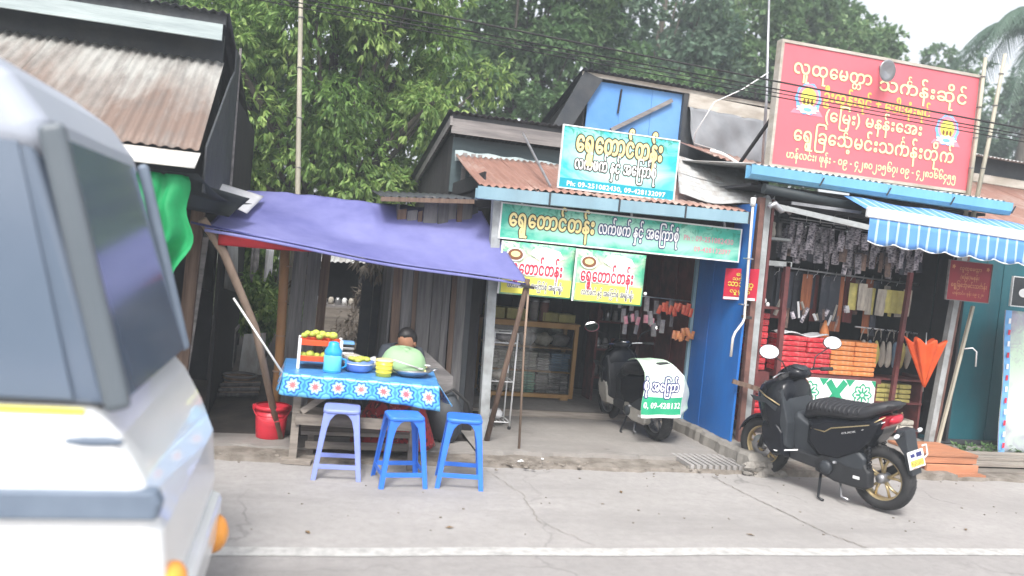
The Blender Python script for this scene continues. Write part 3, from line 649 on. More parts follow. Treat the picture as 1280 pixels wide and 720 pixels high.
# right side wall: blue sheets at the front, maroon boards further in
for i in range(3): MB().box(4.20+.004*(i % 2), 4.225+.004*(i % 2), 7.04+.335*i, 7.372+.335*i, .19, 2.55).build('blue_sheet', 'blue_wall', shop)
MB().box(4.165, 4.20, 8.05, 8.09, .15, 2.5).build('pale_trim', 'gutter', shop)
for i in range(9): MB().box(4.19+.008*(i % 2), 4.215, 8.10+.22*i, 8.31+.22*i, .12, 2.5).build('maroon_board', 'post_maroon', shop)
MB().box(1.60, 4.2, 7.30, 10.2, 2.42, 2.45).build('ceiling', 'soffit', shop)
MB().bar((1.5, 7.42, 2.30), (4.2, 7.42, 2.33), .06, .12).build('beam', 'plank_dark', shop)
# lean-to roof
corrugated('roof_sheet', 'rust_mid', shop, (1.46, 7.12, 2.42), (4.28, 7.12, 2.47), (1.58, 9.25, 2.92), (4.35, 9.3, 3.0), sheets=5, rag=.02, nv=8, pitch=.07, sag=.02, seed=3)
# gutter in four lengths
for i in range(4):
    x0 = 1.43+.68*i; x1 = x0+.676; za = 2.35+.013*i; zb = za+.013; b = MB()
    prof = [(0, .055), (.008, .055), (.008, -.045), (.09, -.045), (.09, .04), (.098, .04), (.098, -.055), (0, -.055)]
    n = len(prof); vs = [(x0, 7.03+p[0], za+p[1]) for p in prof] + [(x1, 7.03+p[0], zb+p[1]) for p in prof]
    b.add(vs, [tuple(range(n)), tuple(range(2*n-1, n-1, -1))] + [(j, j+n, (j+1) % n+n, (j+1) % n) for j in range(n)])
    gt_ = b.build('gutter', 'gutter', shop); MB().box(x1-.008, x1+.008, 7.022, 7.03, zb-.06, zb+.062).build('joint_strap', 'tin_dark', gt_)
# upper block A (left): shed roof falling to the back
MB().box(1.56, 3.3, 9.36, 9.40, 2.5, 3.14).build('upper_panel', 'tin_green', shop)
MB().sheet(lambda u, v: (1.58+1.6*u, 9.30-.05*v, 2.98-.13*v+.010*math.sin(u*30)), 20, 2).build('pale_flap', 'board_pale', shop, solid=.004)
MB().bar((1.50, 9.22, 3.245), (3.25, 9.22, 3.245), .03, .17).build('fascia_board', 'board_grey', shop)
MB().bar((1.50, 9.24, 3.355), (3.25, 9.24, 3.36), .04, .045).build('roof_edge', 'tin_dark', shop)
corrugated('upper_roof_sheet', 'tin_dark', shop, (1.44, 9.15, 3.40), (3.3, 9.15, 3.40), (1.44, 13.2, 2.72), (3.3, 13.2, 2.72), sheets=2, nv=3)
MB().bar((1.49, 9.2, 3.30), (1.52, 13.2, 2.64), .03, .11).build('barge_board', 'board_grey', shop)
for i in range(12): MB().poly([(1.56, 9.4+.31*i, 1.8), (1.56, 9.70+.31*i, 1.8), (1.56, 9.70+.31*i, 3.22-.052*(i+1)), (1.56, 9.4+.31*i, 3.22-.052*i)], (.02, 0, 0)).build('side_plank', 'plank_dark', shop)
for x in (1.66, 1.76, 1.84): MB().box(x, x+.05, 9.20, 9.22, 2.42, 2.95).build('stud', 'board_grey', shop)
o = MB().bar((2.18, 7.3, 2.50), (2.32, 9.1, 3.25), .02).build('stay_rod', 'steel', shop)
# flat dark tin overhang on the left flank
corrugated('side_roof_sheet', 'tin_dark', shop, (.62, 7.45, 2.235), (1.50, 7.30, 2.30), (.62, 8.75, 2.36), (1.55, 8.75, 2.42), nv=3)
MB().bar((.62, 7.43, 2.215), (1.46, 7.28, 2.275), .03, .04).build('batten', 'plank_brown', shop)
# upper block B: blue gable end, pale board, grey tarp
ub = thing('upper_shed', 'raised shed behind the shop with faded blue front and dark roof edge', 'shed', (4.4, 10, 0))
for i in range(3): MB().box(3.22+.425*i, 3.642+.425*i, 9.52+.004*(i % 2), 9.545, 2.9, 4.08).build('blue_panel', 'blue_upper', ub)
MB().bar((3.10, 9.47, 4.135), (5.85, 9.47, 4.10), .03, .05).build('roof_edge', 'board_cream', ub)
corrugated('roof_sheet', 'tin_dark', ub, (3.08, 9.40, 4.18), (5.9, 9.40, 4.14), (3.16, 12.4, 3.55), (5.9, 12.4, 3.55), sheets=4, nv=3, rag=.01)
for i in range(10): MB().poly([(3.18, 9.55+.28*i, 2.7), (3.18, 9.825+.28*i, 2.7), (3.18, 9.825+.28*i, 4.10-.059*(i+1)), (3.18, 9.55+.28*i, 4.10-.059*i)], (.02, 0, 0)).build('side_plank', 'plank_dark', ub)
MB().poly([(2.74, 9.44, 3.36), (2.96, 9.44, 3.36), (3.36, 9.44, 4.09), (3.12, 9.44, 4.16)], (0, .05, 0)).build('rake_board', 'tin_dark', ub)
MB().bar((3.55, 9.49, 3.50), (4.33, 9.49, 3.98), .04, .05).build('strut', 'board_grey', ub)
MB().bar((3.62, 9.50, 3.72), (3.64, 9.50, 4.02), .02, .02).build('strut', 'plank_dark', ub)
MB().box(4.48, 4.54, 9.46, 9.52, 2.9, 4.09).build('corner_post', 'tin_dark', ub)
MB().bar((4.54, 9.44, 4.005), (5.8, 9.44, 3.955), .025, .17).build('cream_board', 'board_cream', ub)
MB().box(4.54, 5.85, 9.52, 9.55, 2.9, 3.9).build('back_panel', 'tin_dark', ub)
def tg(u, v):
    p = quadfn((4.55, 9.42, 3.92), (5.80, 9.42, 3.88), (4.60, 9.30, 3.42), (5.80, 9.30, 3.30))(u, v)
    p.y += .03*math.sin(u*11+v*3)*math.sin(PI*v)+.015*math.sin(u*23-v*7); p.z -= .04*math.sin(PI*u)*v; return p
o = MB().sheet(tg, 36, 14).build('grey_tarp', 'tarp_grey', None, solid=.003); tag(o, 'grey plastic sheet stretched under the cream board of the raised shed', 'tarp')
# rusty flap and sideways zinc sheets right of the shop sign
tf = thing('loose_tin_sheets', 'loose grey and rusty tin sheets heaped right of the turquoise sign', 'tin sheets', (4.6, 8.3, 2.8))
corrugated('rusty_sheet', 'rust_mid', tf, (4.40, 8.45, 3.20), (5.25, 8.2, 2.98), (4.42, 9.35, 3.44), (5.75, 9.3, 3.30), nv=4, rag=.03, seed=5)
MB().sheet(lambda u, v: Vector((4.36, 8.4, 3.25)).lerp(Vector((5.15, 8.2, 3.0)), u)+Vector((0, -.01, .02*math.sin(u*9)-.035*v)), 20, 2).build('bent_edge', 'zinc_pale', tf, solid=.004)
for k in range(2):   # corrugation runs along the street here
    Q = quadfn((3.55, 7.38, 2.60), (4.55, 7.22, 2.52), (4.17, 8.85, 3.19), (4.95, 8.45, 3.07)); va_, vb_ = (0, .52) if k == 0 else (.48, 1.0)
    def cf(u, v, Q=Q, k=k, va_=va_, vb_=vb_): p = Q(u, va_+(vb_-va_)*v); p.z += .022*math.sin(2*PI*5*v)+.012*k-.07*u*(1-v)*math.sin(u*7)*(1-k)-.03*math.sin(PI*u); return p
    MB().sheet(cf, 14, 50).build('zinc_sheet', 'zinc', tf, solid=.003)
def crump(u, v):
    r2 = random.Random(int(u*9)*31+int(v*6)); return Vector((4.30+.28*u, 7.22+.1*v+.05*math.sin(u*8), 2.62-.13*v+.05*math.sin(u*17+v*9)))
o = MB().sheet(crump, 18, 9).build('plastic_wrap', 'white_cloth', None, solid=.004); tag(o, 'crumpled grey white plastic bundle where the two shop gutters meet', 'plastic')
# post and drainpipe between the shops
pp = thing('party_post', 'brown and grey timber posts between the blue wall and the robe shop', 'post', (4.36, 7.15, 0))
MB().bar((4.33, 7.08, .14), (4.29, 7.08, 2.62), .055, .06).build('brown_post', 'post_brown', pp)
MB().bar((4.41, 7.12, .14), (4.38, 7.12, 2.62), .065, .06).build('grey_post', 'post_grey', pp)
MB().bar((4.47, 7.14, .14), (4.45, 7.14, 2.62), .03, .06).build('maroon_post', 'post_maroon', pp)
dp = thing('drainpipe', 'thin white drainpipe running down beside the blue wall with a kinked foot', 'pipe', (4.2, 7.0, 1))
MB().tube([(4.155, 7.0, 2.57), (4.16, 6.99, 2.2), (4.185, 6.985, 1.42), (4.17, 6.98, 1.38), (4.095, 6.97, 1.28), (4.075, 6.97, 1.22), (4.075, 6.97, 1.04)], .013, 8).build('pipe', 'pipe_white', dp)
MB().lathe([(.0, -.02), (.026, -.02), (.026, .06), (0, .06)], (4.155, 7.0, 2.54), 10).build('collar', 'white', dp)
for z in (2.0, 1.55): MB().box(4.13, 4.21, 6.975, 7.03, z, z+.012).build('clip', 'steel', dp)
o = MB().bar((4.13, 6.98, .80), (4.50, 6.93, .72), .03, .045).build('door_bar', 'plank_brown'); tag(o, 'short brown wooden latch bar across the foot of the party posts', 'latch bar')
o = MB().bar((4.16, 6.99, 1.44), (4.27, 7.0, 1.43), .02, .03).build('pipe_bracket', 'plank_dark'); tag(o, 'small dark bracket holding the white pipe beside the blue wall', 'bracket')

# ================================================================== SHOP 3 (robe shop)
rb = thing('robe_shop', 'open fronted shop with bright blue gutter above the parked motorbike', 'shop', (5.6, 8.3, 0))
MB().bar((6.80, 7.30, .2), (7.0, 7.30, 2.75), .07, .07).build('grey_post', 'post_grey', rb); MB().bar((6.88, 7.34, .2), (7.08, 7.34, 2.75), .05, .07).build('brown_post', 'post_brown', rb)
MB().bar((4.83, 7.30, .22), (4.80, 7.30, 2.02), .05, .05).build('maroon_post', 'post_maroon', rb); MB().bar((4.44, 7.30, 1.99), (4.84, 7.30, 2.0), .05, .05).build('rail', 'post_grey', rb)
MB().bar((6.34, 7.42, .22), (6.42, 7.42, 2.05), .045, .045).build('maroon_post', 'post_maroon', rb)
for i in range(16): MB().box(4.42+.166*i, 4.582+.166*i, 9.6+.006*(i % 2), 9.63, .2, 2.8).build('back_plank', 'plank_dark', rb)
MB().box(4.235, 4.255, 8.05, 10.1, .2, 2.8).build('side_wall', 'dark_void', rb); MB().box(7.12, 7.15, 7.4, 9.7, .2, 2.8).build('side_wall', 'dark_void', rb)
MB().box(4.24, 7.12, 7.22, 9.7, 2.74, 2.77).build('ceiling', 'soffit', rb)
MB().bar((4.3, 7.2, 2.585), (7.1, 7.2, 2.60), .05, .08).build('beam', 'plank_dark', rb)
for i in range(4):
    x0 = 4.06+.78*i; x1 = x0+.776; b = MB(); zc = 2.85-.008*i
    prof = [(0, .06), (.010, .06), (.010, -.02), (.035, -.06), (.10, -.06), (.10, .06), (.11, .06), (.11, -.07), (.03, -.07), (0, -.03)]
    n = len(prof); vs = [(x0, 6.93+p[0], zc+p[1]) for p in prof] + [(x1, 6.93+p[0], zc-.008+p[1]) for p in prof]
    b.add(vs, [tuple(range(n)), tuple(range(2*n-1, n-1, -1))] + [(j, j+n, (j+1) % n+n, (j+1) % n) for j in range(n)])
    gg = b.build('gutter', 'gutter_bright', rb); MB().bar((x1-.02, 6.92, zc-.06), (x1+.02, 6.92, zc+.02), .012, .01).build('joint_strap', 'tin_dark', gg)
corrugated('roof_sheet', 'zinc', rb, (4.1, 6.98, 2.92), (7.15, 6.98, 2.88), (4.1, 9.9, 3.25), (7.2, 9.9, 3.25), sheets=4, nv=3)
corrugated('wall_sheet', 'tin_green', rb, (7.16, 7.5, 2.35), (7.16, 9.6, 2.35), (7.16, 7.5, 2.9), (7.16, 9.6, 3.2), nv=2)
rl = thing('awning_roller', 'long dark rolled tarpaulin on grey arms under the blue gutter', 'awning roll', (4.9, 7.0, 2.65))
MB().tube([(4.24, 6.98, 2.70), (4.9, 6.98, 2.655), (5.42, 6.95, 2.625)], .048, 12).build('roll', 'tarp_black', rl)
MB().lathe([(0, -.01), (.058, -.01), (.058, .01), (0, .01)], (5.43, 6.95, 2.625), 12, 'X').build('end_cap', 'steel', rl)
MB().bar((4.34, 7.02, 2.555), (5.10, 6.50, 2.40), .035, .05).build('arm', 'post_grey', rl); MB().bar((4.60, 7.04, 2.60), (5.3, 6.9, 2.575), .02, .03).build('arm', 'steel', rl)
o = MB().tube([(4.30, 6.96, 2.52), (4.36, 6.95, 2.56), (4.44, 6.95, 2.50), (4.5, 6.95, 2.53), (4.55, 6.96, 2.48)], [.02, .035, .028, .032, .015], 8).build('hinge_clamp', 'steel', rl)
aw = thing('striped_awning', 'blue and white striped awning with scalloped edge and white front bar', 'awning', (6.3, 6.5, 2.4))
m, ntx, bs = newmat('striped_awning_cloth'); uvn = nd(ntx, 'ShaderNodeUVMap', uv_map='uv'); sp = nd(ntx, 'ShaderNodeSeparateXYZ'); ntx.links.new(uvn.outputs[0], sp.inputs[0])
fr_ = nd(ntx, 'ShaderNodeMath', operation='FRACT'); ntx.links.new(sp.outputs[0], fr_.inputs[0])
ntx.links.new(mix(ntx, ramp(ntx, fr_.outputs[0], ((0, 0), (.70, 1), (.92, 0)), True), (.10, .27, .62), (.40, .55, .74)), bs.inputs['Base Color']); bs.inputs['Roughness'].default_value = .7; Mt['stripe'] = m
MB().bar((5.06, 6.50, 2.545), (7.9, 6.50, 2.475), .05, .10).build('front_bar', 'white', aw, bevel=.012)
def val(u, v):
    x = 5.09+2.8*u; zt = 2.50-.07*u; sc = .028*abs(math.sin(u*PI*9.5))
    return (x, 6.49+.012*math.sin(u*60)*v, zt - (.255-.028+sc)*v)
MB().sheet(val, 190, 4, us=24).build('valance', 'stripe', aw, solid=.002)
MB().tube([(5.09+2.8*k/120, 6.487, 2.50-.07*k/120-.227-.028*abs(math.sin(k/120*PI*9.5))) for k in range(121)], .006, 5).build('white_piping', 'white', aw)
MB().sheet(lambda u, v: (5.10+2.8*u, 6.52+.40*v, 2.56-.07*u+.16*v+.01*math.sin(u*20)), 40, 3, us=24).build('canopy', 'stripe', aw, solid=.002)
# teal sheet wall right
tw = thing('teal_shutter', 'dark teal sheet metal wall right of the robe shop', 'shutter', (7.7, 7.8, 0))
for i in range(3): MB().box(7.12+.47*i, 7.585+.47*i, 7.80+.006*(i % 2), 7.83, .10, 2.6).build('sheet', 'teal_wall', tw)
MB().bar((7.1, 7.77, .13), (8.55, 7.77, .13), .03, .05).build('bottom_rail', 'tin_dark', tw)
# brick-coloured wooden step and plank step
sb = thing('wooden_step', 'orange brown wooden step in front of the robe shop', 'step', (6.6, 6.9, 0))
Mt['orange_wood'] = mat('orange_painted_wood', (.50, .22, .12), (.38, .16, .085), scale=5, stretch=(.5, 3, 3), bump=.2, rough=.7, rnd=.15, dirt=.3)
for i in range(4): MB().box(6.20, 6.84, 6.66+.142*i, 6.798+.142*i, .205, .232).build('top_board', 'orange_wood', sb, bevel=.003)
for z0, z1, y in ((.135, .203, 6.67), (.035, .128, 6.64)): MB().box(6.20, 6.835, y, y+.03, z0, z1).build('riser_board', 'orange_wood', sb, bevel=.003)
MB().box(6.22, 6.83, 6.71, 7.2, .0, .2).build('core', 'post_maroon', sb)
MB().box(6.15, 6.86, 6.56, 6.64, .02, .05).build('foot_board', 'orange_wood', sb)
ps = thing('plank_step', 'weathered grey plank step along the foot of the teal wall', 'step', (7.6, 6.9, 0))
for k, (y, z) in enumerate(((6.72, .05), (6.88, .09), (7.05, .115), (7.22, .115))): MB().box(6.87, 9.6, y, y+.15, z-.03, z).build('plank', 'plank_flat', ps, bevel=.004)
MB().box(6.9, 9.5, 7.38, 7.8, 0, .09).build('sill', 'plinth', ps)
o = leaf_cloud('weeds', 'leaf_far', None, [(7.35+.16*i, 7.45, .12) for i in range(6)], [.07]*6, 14, .055, 4, -.3, .8, 44, .2); tag(o, 'low dark green weeds growing at the foot of the teal wall', 'weeds', kind='stuff')
# neighbouring roof to the right
nr = thing('neighbour_shed', 'red brown tin roofed shed beyond the bamboo poles at the right edge', 'shed', (9, 9, 0))
corrugated('roof_sheet', 'rust_mid', nr, (7.45, 7.9, 2.78), (11.5, 7.9, 2.70), (8.0, 10.6, 3.72), (12, 10.6, 3.66), sheets=5, nv=4, rag=.01, seed=8)
MB().bar((7.95, 10.6, 3.80), (12.2, 10.6, 3.74), .04, .13).build('ridge_board', 'board_cream', nr)
MB().box(7.9, 12.2, 10.66, 10.7, 3.8, 4.15).build('upper_wall', 'tin_dark', nr)
corrugated('upper_roof_sheet', 'zinc', nr, (7.7, 10.4, 4.12), (12.4, 10.4, 4.05), (7.7, 13, 4.5), (12.4, 13, 4.5), sheets=4, nv=2)
MB().poly([(7.5, 7.95, 2.1), (8.0, 10.6, 2.1), (8.0, 10.6, 3.66), (7.5, 7.95, 2.74)], (.03, 0, 0)).build('side_wall', 'tin_green', nr)
MB().box(8.6, 12, 8.0, 8.05, 0, 2.7).build('front_wall', 'teal_wall', nr)
# ================================================================== SIGNS
Mt['print_turq'] = banner('turquoise_leaf_print', (.50, .80, .74), (.03, .46, .50), (.02, .30, .20), s=2.2)
Mt['print_green'] = banner('green_leaf_print', (.36, .68, .54), (.04, .40, .29), (.02, .22, .14), s=2.6)
Mt['print_poster'] = banner('lemon_green_print', (.82, .84, .58), (.10, .48, .30), (.03, .34, .18), s=2.6)
Mt['print_red'] = mat('red_sign_vinyl', (.70, .15, .18), (.65, .135, .165), scale=2, bump=.03, bscale=6, rough=.42)
Mt['ink_dark'] = mat('dark_print', (.05, .045, .03), (.04, .035, .03), bump=0, rough=.5)
Mt['ink_cream'] = mat('cream_yellow_print', (.86, .74, .36), (.82, .66, .28), bump=0, rough=.5)
Mt['ink_yellow'] = mat('pale_yellow_print', (.86, .78, .42), (.84, .74, .38), bump=0, rough=.5)
Mt['ink_gold'] = mat('gold_print', (.78, .58, .12), (.72, .5, .09), bump=0, rough=.5)
Mt['ink_white'] = mat('white_print', (.88, .88, .88), (.84, .84, .84), bump=0, rough=.5)
Mt['ink_navy'] = mat('navy_print', (.03, .035, .16), (.03, .035, .14), bump=0, rough=.5)
Mt['ink_red'] = mat('red_print', (.62, .03, .07), (.56, .03, .06), bump=0, rough=.5)
Mt['ink_teal'] = mat('teal_print', (.01, .35, .44), (.01, .32, .42), bump=0, rough=.5)
Mt['ink_green'] = mat('green_print', (.02, .36, .18), (.02, .30, .16), bump=0, rough=.5)
Mt['ink_pink'] = mat('faded_pink_print', (.72, .22, .30), (.66, .3, .36), bump=0, rough=.5)
Mt['ink_lemon'] = mat('lemon_print', (.80, .76, .12), (.78, .70, .10), bump=0, rough=.5)
Mt['ink_blue'] = mat('sky_blue_print', (.16, .38, .72), (.2, .45, .75), bump=0, rough=.5)
Mt['ink_brown'] = mat('brown_print', (.22, .09, .04), (.2, .08, .04), bump=0, rough=.5)
OL_ = [('ink_dark', .055, .002), ('ink_cream', .028, .004)]
NAME = 'ေရွှေတာင်တန်း'
SUB = 'လက်ဖက် နှင့် အေြကာ်စုံ'
def flat(name, m, parent, x0, x1, z0, z1, y, th=.004):
    return MB().box(x0, x1, y, y+th, z0, z1).build(name, m, parent)
def frame(parent, x0, x1, z0, z1, y, w_, m, d=.02, name='frame'):
    b = MB(); b.box(x0-w_, x0, y-.006, y+d, z0-w_, z1+w_); b.box(x1, x1+w_, y-.006, y+d, z0-w_, z1+w_); b.box(x0, x1, y-.006, y+d, z1, z1+w_); b.box(x0, x1, y-.006, y+d, z0-w_, z0)
    return b.build(name, m, parent)
def disc(name, m, parent, x, z, rx, rz, y, n=24, petals=0, amp=0):
    vs = [(x+rx*(1+amp*math.cos(petals*t))*math.cos(t), y, z+rz*(1+amp*math.cos(petals*t))*math.sin(t)) for t in [2*PI*k/n for k in range(n)]]
    return MB().add(vs, [tuple(range(n))]).build(name, m, parent)
# turquoise board on the roof
s1 = thing('shop_sign', 'square turquoise and green board with gold lettering standing on the tin roof', 'sign', (2.85, 7.3, 2.5))
flat('board', 'print_turq', s1, 2.26, 3.45, 2.51, 3.09, 7.30, .02); frame(s1, 2.26, 3.45, 2.51, 3.09, 7.30, .012, 'white')
flat('phone_strip', 'ink_teal', s1, 2.265, 3.445, 2.512, 2.60, 7.2985, .001)
letters(NAME, 2.40, 3.28, 2.87, .27, 7.297, None, s1, layers=[('ink_dark', .085, 0), ('ink_cream', .030, .002)])
letters(SUB, 2.40, 3.24, 2.70, .17, 7.297, None, s1, layers=[('ink_dark', .10, 0), ('ink_white', .025, .002)])
letters('Ph: 09-251082430, 09-428132097', 2.34, 3.36, 2.53, .065, 7.297, 'ink_white', s1, off=.03)
for x in (2.4, 3.3): MB().bar((x, 7.33, 2.50), (x, 7.5, 2.48), .03).build('foot', 'steel', s1)
MB().bar((2.45, 7.33, 2.95), (2.5, 7.95, 2.66), .02).build('stay', 'steel', s1); MB().bar((3.3, 7.33, 2.95), (3.3, 7.95, 2.66), .02).build('stay', 'steel', s1)
# long fascia board
s2 = thing('fascia_sign', 'long narrow green board with gold lettering hung below the pale blue gutter', 'sign', (2.95, 7.2, 1.97))
flat('board', 'print_green', s2, 1.71, 4.17, 1.975, 2.285, 7.20, .03); frame(s2, 1.71, 4.17, 1.975, 2.285, 7.20, .014, 'white')
letters(NAME, 1.79, 2.62, 2.09, .215, 7.197, None, s2, layers=[('ink_dark', .085, 0), ('ink_cream', .030, .002)])
letters(SUB, 2.67, 3.50, 2.105, .16, 7.197, None, s2, layers=[('ink_navy', .10, 0), ('ink_white', .025, .002)])
letters('Ph : 09-251082430', 3.56, 4.10, 2.13, .075, 7.197, 'ink_pink', s2, off=.015); letters('09-428132097', 3.68, 4.08, 2.03, .07, 7.197, 'ink_pink', s2, off=.015)
for x in (1.9, 3.0, 4.0): MB().bar((x, 7.215, 2.28), (x, 7.26, 2.40), .02).build('hanger', 'steel', s2)
# two lemon and green vinyl posters below it
for k, (x0, x1, z0, z1, y, lb) in enumerate(((1.74, 2.455, 1.455, 1.945, 7.18, 'left one of two green and lemon vinyl posters, its corner behind the awning edge'), (2.46, 3.17, 1.445, 1.94, 7.165, 'right one of two green and lemon vinyl posters hanging under the fascia board'))):
    p = thing('vinyl_poster', lb, 'poster', ((x0+x1)/2, y, z0), 'vinyl posters under the fascia board')
    fl = MB().sheet(lambda u, v: (x0+(x1-x0)*u, y+.008*math.sin(u*7)*math.sin(v*3), z0+(z1-z0)*v), 16, 8).build('sheet', 'print_poster', p, solid=.003)
    flat('lemon_band', 'ink_lemon', p, x0+.02, x1-.02, z0+.015, z0+.175, y-.013, .001)
    letters(NAME, x0+.06, x1-.12, z0+.20, .17, y-.012, None, p, layers=[('ink_white', .09, .002), ('ink_red', .028, .004)])
    letters(SUB+' အမျိုးမျိုး', x0+.08, x1-.10, z0+.07, .075, y-.014, None, p, layers=[('ink_white', .08, .002), ('ink_dark', .02, .004)])
    disc('emblem_rim', 'ink_white', p, x0+.13, z1-.115, .085, .065, y-.012); disc('emblem', 'ink_brown', p, x0+.13, z1-.115, .072, .052, y-.014); disc('emblem_heart', 'ink_cream', p, x0+.13, z1-.112, .045, .028, y-.016)
    vs = [(x0+.30, y-.012, z1-.05), (x0+.42, y-.012, z1-.025), (x0+.56, y-.012, z1-.055), (x0+.60, y-.012, z1-.12), (x0+.50, y-.012, z1-.175), (x0+.36, y-.012, z1-.15), (x0+.27, y-.012, z1-.10)]
    MB().add(vs, [tuple(range(7))]).build('pale_leaf_print', 'ink_white', p)
    flat('edge_strip', 'white', p, x0-.012, x0+.006, z0, z1, y-.016, .004)
o = MB().ell((3.2, 7.17, 1.57), .018, 10, 6).build('light_bulb', 'white'); tag(o, 'small white bulb at the right poster edge', 'bulb')
# orange red notice on the blue wall (faces the street side passage)
s3 = thing('red_notice', 'small red orange notice with yellow writing on the blue wall', 'notice', (4.19, 7.3, 1.6))
MB().add([(4.12, 7.32, 1.58), (4.29, 6.98, 1.60), (4.29, 6.98, 1.915), (4.12, 7.32, 1.895)], [(0, 1, 2, 3)]).build('card', 'ink_red', s3, solid=.004)
nm = lambda X, Z, dy: Vector((4.12, 7.32, 0)).lerp(Vector((4.29, 6.98, 0)), X) + Vector((-.006-dy, -.004-dy, Z))
for (t, a, b, z, h) in (('ေရွှ', .35, .65, 1.83, .05), ('သင်္ကန်း', .25, .75, 1.785, .045), ('သာသနာ့', .12, .88, 1.725, .075), ('လှူဖွယ်', .2, .8, 1.66, .05)):
    letters(t, a, b, z, h, 0, 'ink_lemon', s3, off=.03, mapf=nm)
MB().add([(4.125, 7.315, 1.585), (4.286, 6.99, 1.60), (4.286, 6.99, 1.625), (4.125, 7.315, 1.61)], [(0, 1, 2, 3)]).xf(Matrix.Translation((-.006, -.003, 0))).build('white_foot_band', 'ink_white', s3)
# big red sign
s4 = thing('red_sign', 'large red signboard with pale yellow lettering above the bright blue gutter', 'sign', (5.65, 7.25, 2.98))
flat('board', 'print_red', s4, 4.46, 6.86, 2.99, 4.21, 7.25, .05)
frame(s4, 4.46, 6.86, 2.99, 4.21, 7.245, .03, 'board_cream', .09)
L2 = lambda t, a, b, z, h, of=.025: letters(t, a, b, z, h*.88, 7.247, None, s4, layers=[('ink_brown', of+.02, 0), ('ink_yellow', of, .002)])
L2('လူထုေမတ္တာ', 4.60, 5.52, 3.93, .215); L2('သင်္ကန်းဆိုင်', 5.62, 6.72, 3.90, .215)
letters('ဦးထွန်းရင် + ေဒါ်အုံးရင်', 4.98, 6.28, 3.70, .155, 7.247, 'ink_gold', s4, off=.03)
L2('(ေြမး) မနန်းေအး', 5.02, 6.20, 3.50, .195); L2('ေရွှြခင်္ေသ့မင်းသင်္ကန်းတိုက်', 4.68, 6.64, 3.26, .225)
letters('ဟန်လင်း၊ ဖုန်း - ၀၉ - ၄၂၈၀၂၁၅၆၇၊ ၀၉ - ၄၂၈၁၆၆၄၅၅', 4.62, 6.70, 3.075, .105, 7.247, 'ink_yellow', s4, off=.025)
for cx, cz in ((4.80, 3.66), (6.52, 3.57)):
    em = MB(); b = Vector((cx, 0, cz))
    tri = MB().add([(cx-.19, 7.2475, cz-.13), (cx+.19, 7.2475, cz-.13), (cx+.15, 7.2475, cz-.08), (cx-.15, 7.2475, cz-.08)], [(0, 1, 2, 3)]).build('emblem_base', 'ink_pink', s4)
    disc('emblem_halo', 'ink_blue', s4, cx, cz+.03, .15, .16, 7.2455, 40, 10, .05); disc('emblem_ring', 'ink_pink', s4, cx, cz+.05, .12, .125, 7.2445); disc('emblem_face', 'ink_lemon', s4, cx, cz+.045, .09, .095, 7.2435)
    for dx in (-.045, 0, .045): disc('emblem_mark', 'ink_brown', s4, cx+dx, cz+.0, .016, .028, 7.2425, 12)
    disc('emblem_lotus', 'ink_white', s4, cx, cz-.075, .12, .045, 7.2425, 40, 9, .18); disc('emblem_lotus_heart', 'ink_blue', s4, cx, cz-.08, .05, .02, 7.2415)
for x in (4.75, 5.65, 6.6): MB().bar((x, 7.36, 2.95), (x, 7.36, 4.2), .04).build('upright', 'plank_dark', s4); MB().bar((x, 7.38, 3.9), (x, 8.4, 3.12), .03).build('brace', 'plank_dark', s4)
# brown sign under the awning
s5 = thing('hanging_sign', 'small maroon board with faded yellow writing hanging under the striped awning', 'sign', (6.8, 7.0, 1.8))
def bs5(x, z): return (x, 7.0+.10*(x-6.55), z-.05*(x-6.55)*0)
Mt['sign_maroon'] = mat('maroon_sign_paint', (.30, .02, .035), (.24, .018, .03), rough=.45, bump=.03)
flat('board', 'sign_maroon', s5, 6.53, 7.07, 1.80, 2.21, 7.0, .02); frame(s5, 6.53, 7.07, 1.80, 2.21, 6.998, .008, 'board_grey')
Mt['ink_dullgold'] = mat('dull_gold_print', (.62, .30, .16), (.5, .22, .12), bump=0)
for t, a, b, z, h in (('လူထုေမတ္တာ', 6.66, 6.94, 2.12, .055), ('(ေြမး)မနန်း', 6.68, 6.92, 2.03, .055), ('ေရွှြခင်္ေသ့မင်းသင်္ကန်း', 6.57, 7.03, 1.94, .065), ('ဟန်လင်း၊ ဖုန်း ၀၉ ၄၂၈', 6.60, 7.0, 1.86, .042)): letters(t, a, b, z, h, 6.997, 'ink_dullgold', s5, off=.02)
for x in (6.58, 7.02): disc('corner_flower', 'ink_dullgold', s5, x, 2.15, .02, .02, 6.9965, 20, 5, .3); MB().tube([(x, 7.01, 2.21), (x, 7.02, 2.5)], .004, 5).build('hanger', 'steel', s5)
# printed banner and dark board at the right edge
Mt['print_cal'] = banner('purple_green_print', (.55, .70, .55), (.34, .33, .42), (.42, .38, .44), s=3)
s6 = thing('printed_banner', 'tall blue edged printed banner standing at the far right edge', 'banner', (8.0, 7.4, .05))
MB().sheet(lambda u, v: (7.86+.75*u-.13*v, 7.4+.01*math.sin(v*9+u*4), .08+1.66*v), 10, 20).build('sheet', 'print_cal', s6, solid=.003)
MB().sheet(lambda u, v: (7.865+.085*u-.13*v, 7.392+.01*math.sin(v*9), .08+1.66*v), 2, 20).build('blue_border', 'ink_blue', s6)
for i in range(12): MB().box(7.885-.13*(i/12), 7.915-.13*(i/12), 7.372, 7.374, .16+.13*i, .22+.13*i).build('border_mark', 'ink_white' if i % 2 else 'ink_red', s6)
s7 = thing('dark_board', 'small dark board hanging above the printed banner at the right edge', 'board', (7.95, 7.35, 1.8)); flat('panel', 'tin_dark', s7, 7.74, 8.2, 1.80, 2.12, 7.35, .02); frame(s7, 7.74, 8.2, 1.80, 2.12, 7.348, .012, 'white')
disc('pale_mark', 'ink_white', s7, 7.9, 1.95, .07, .05, 7.346)
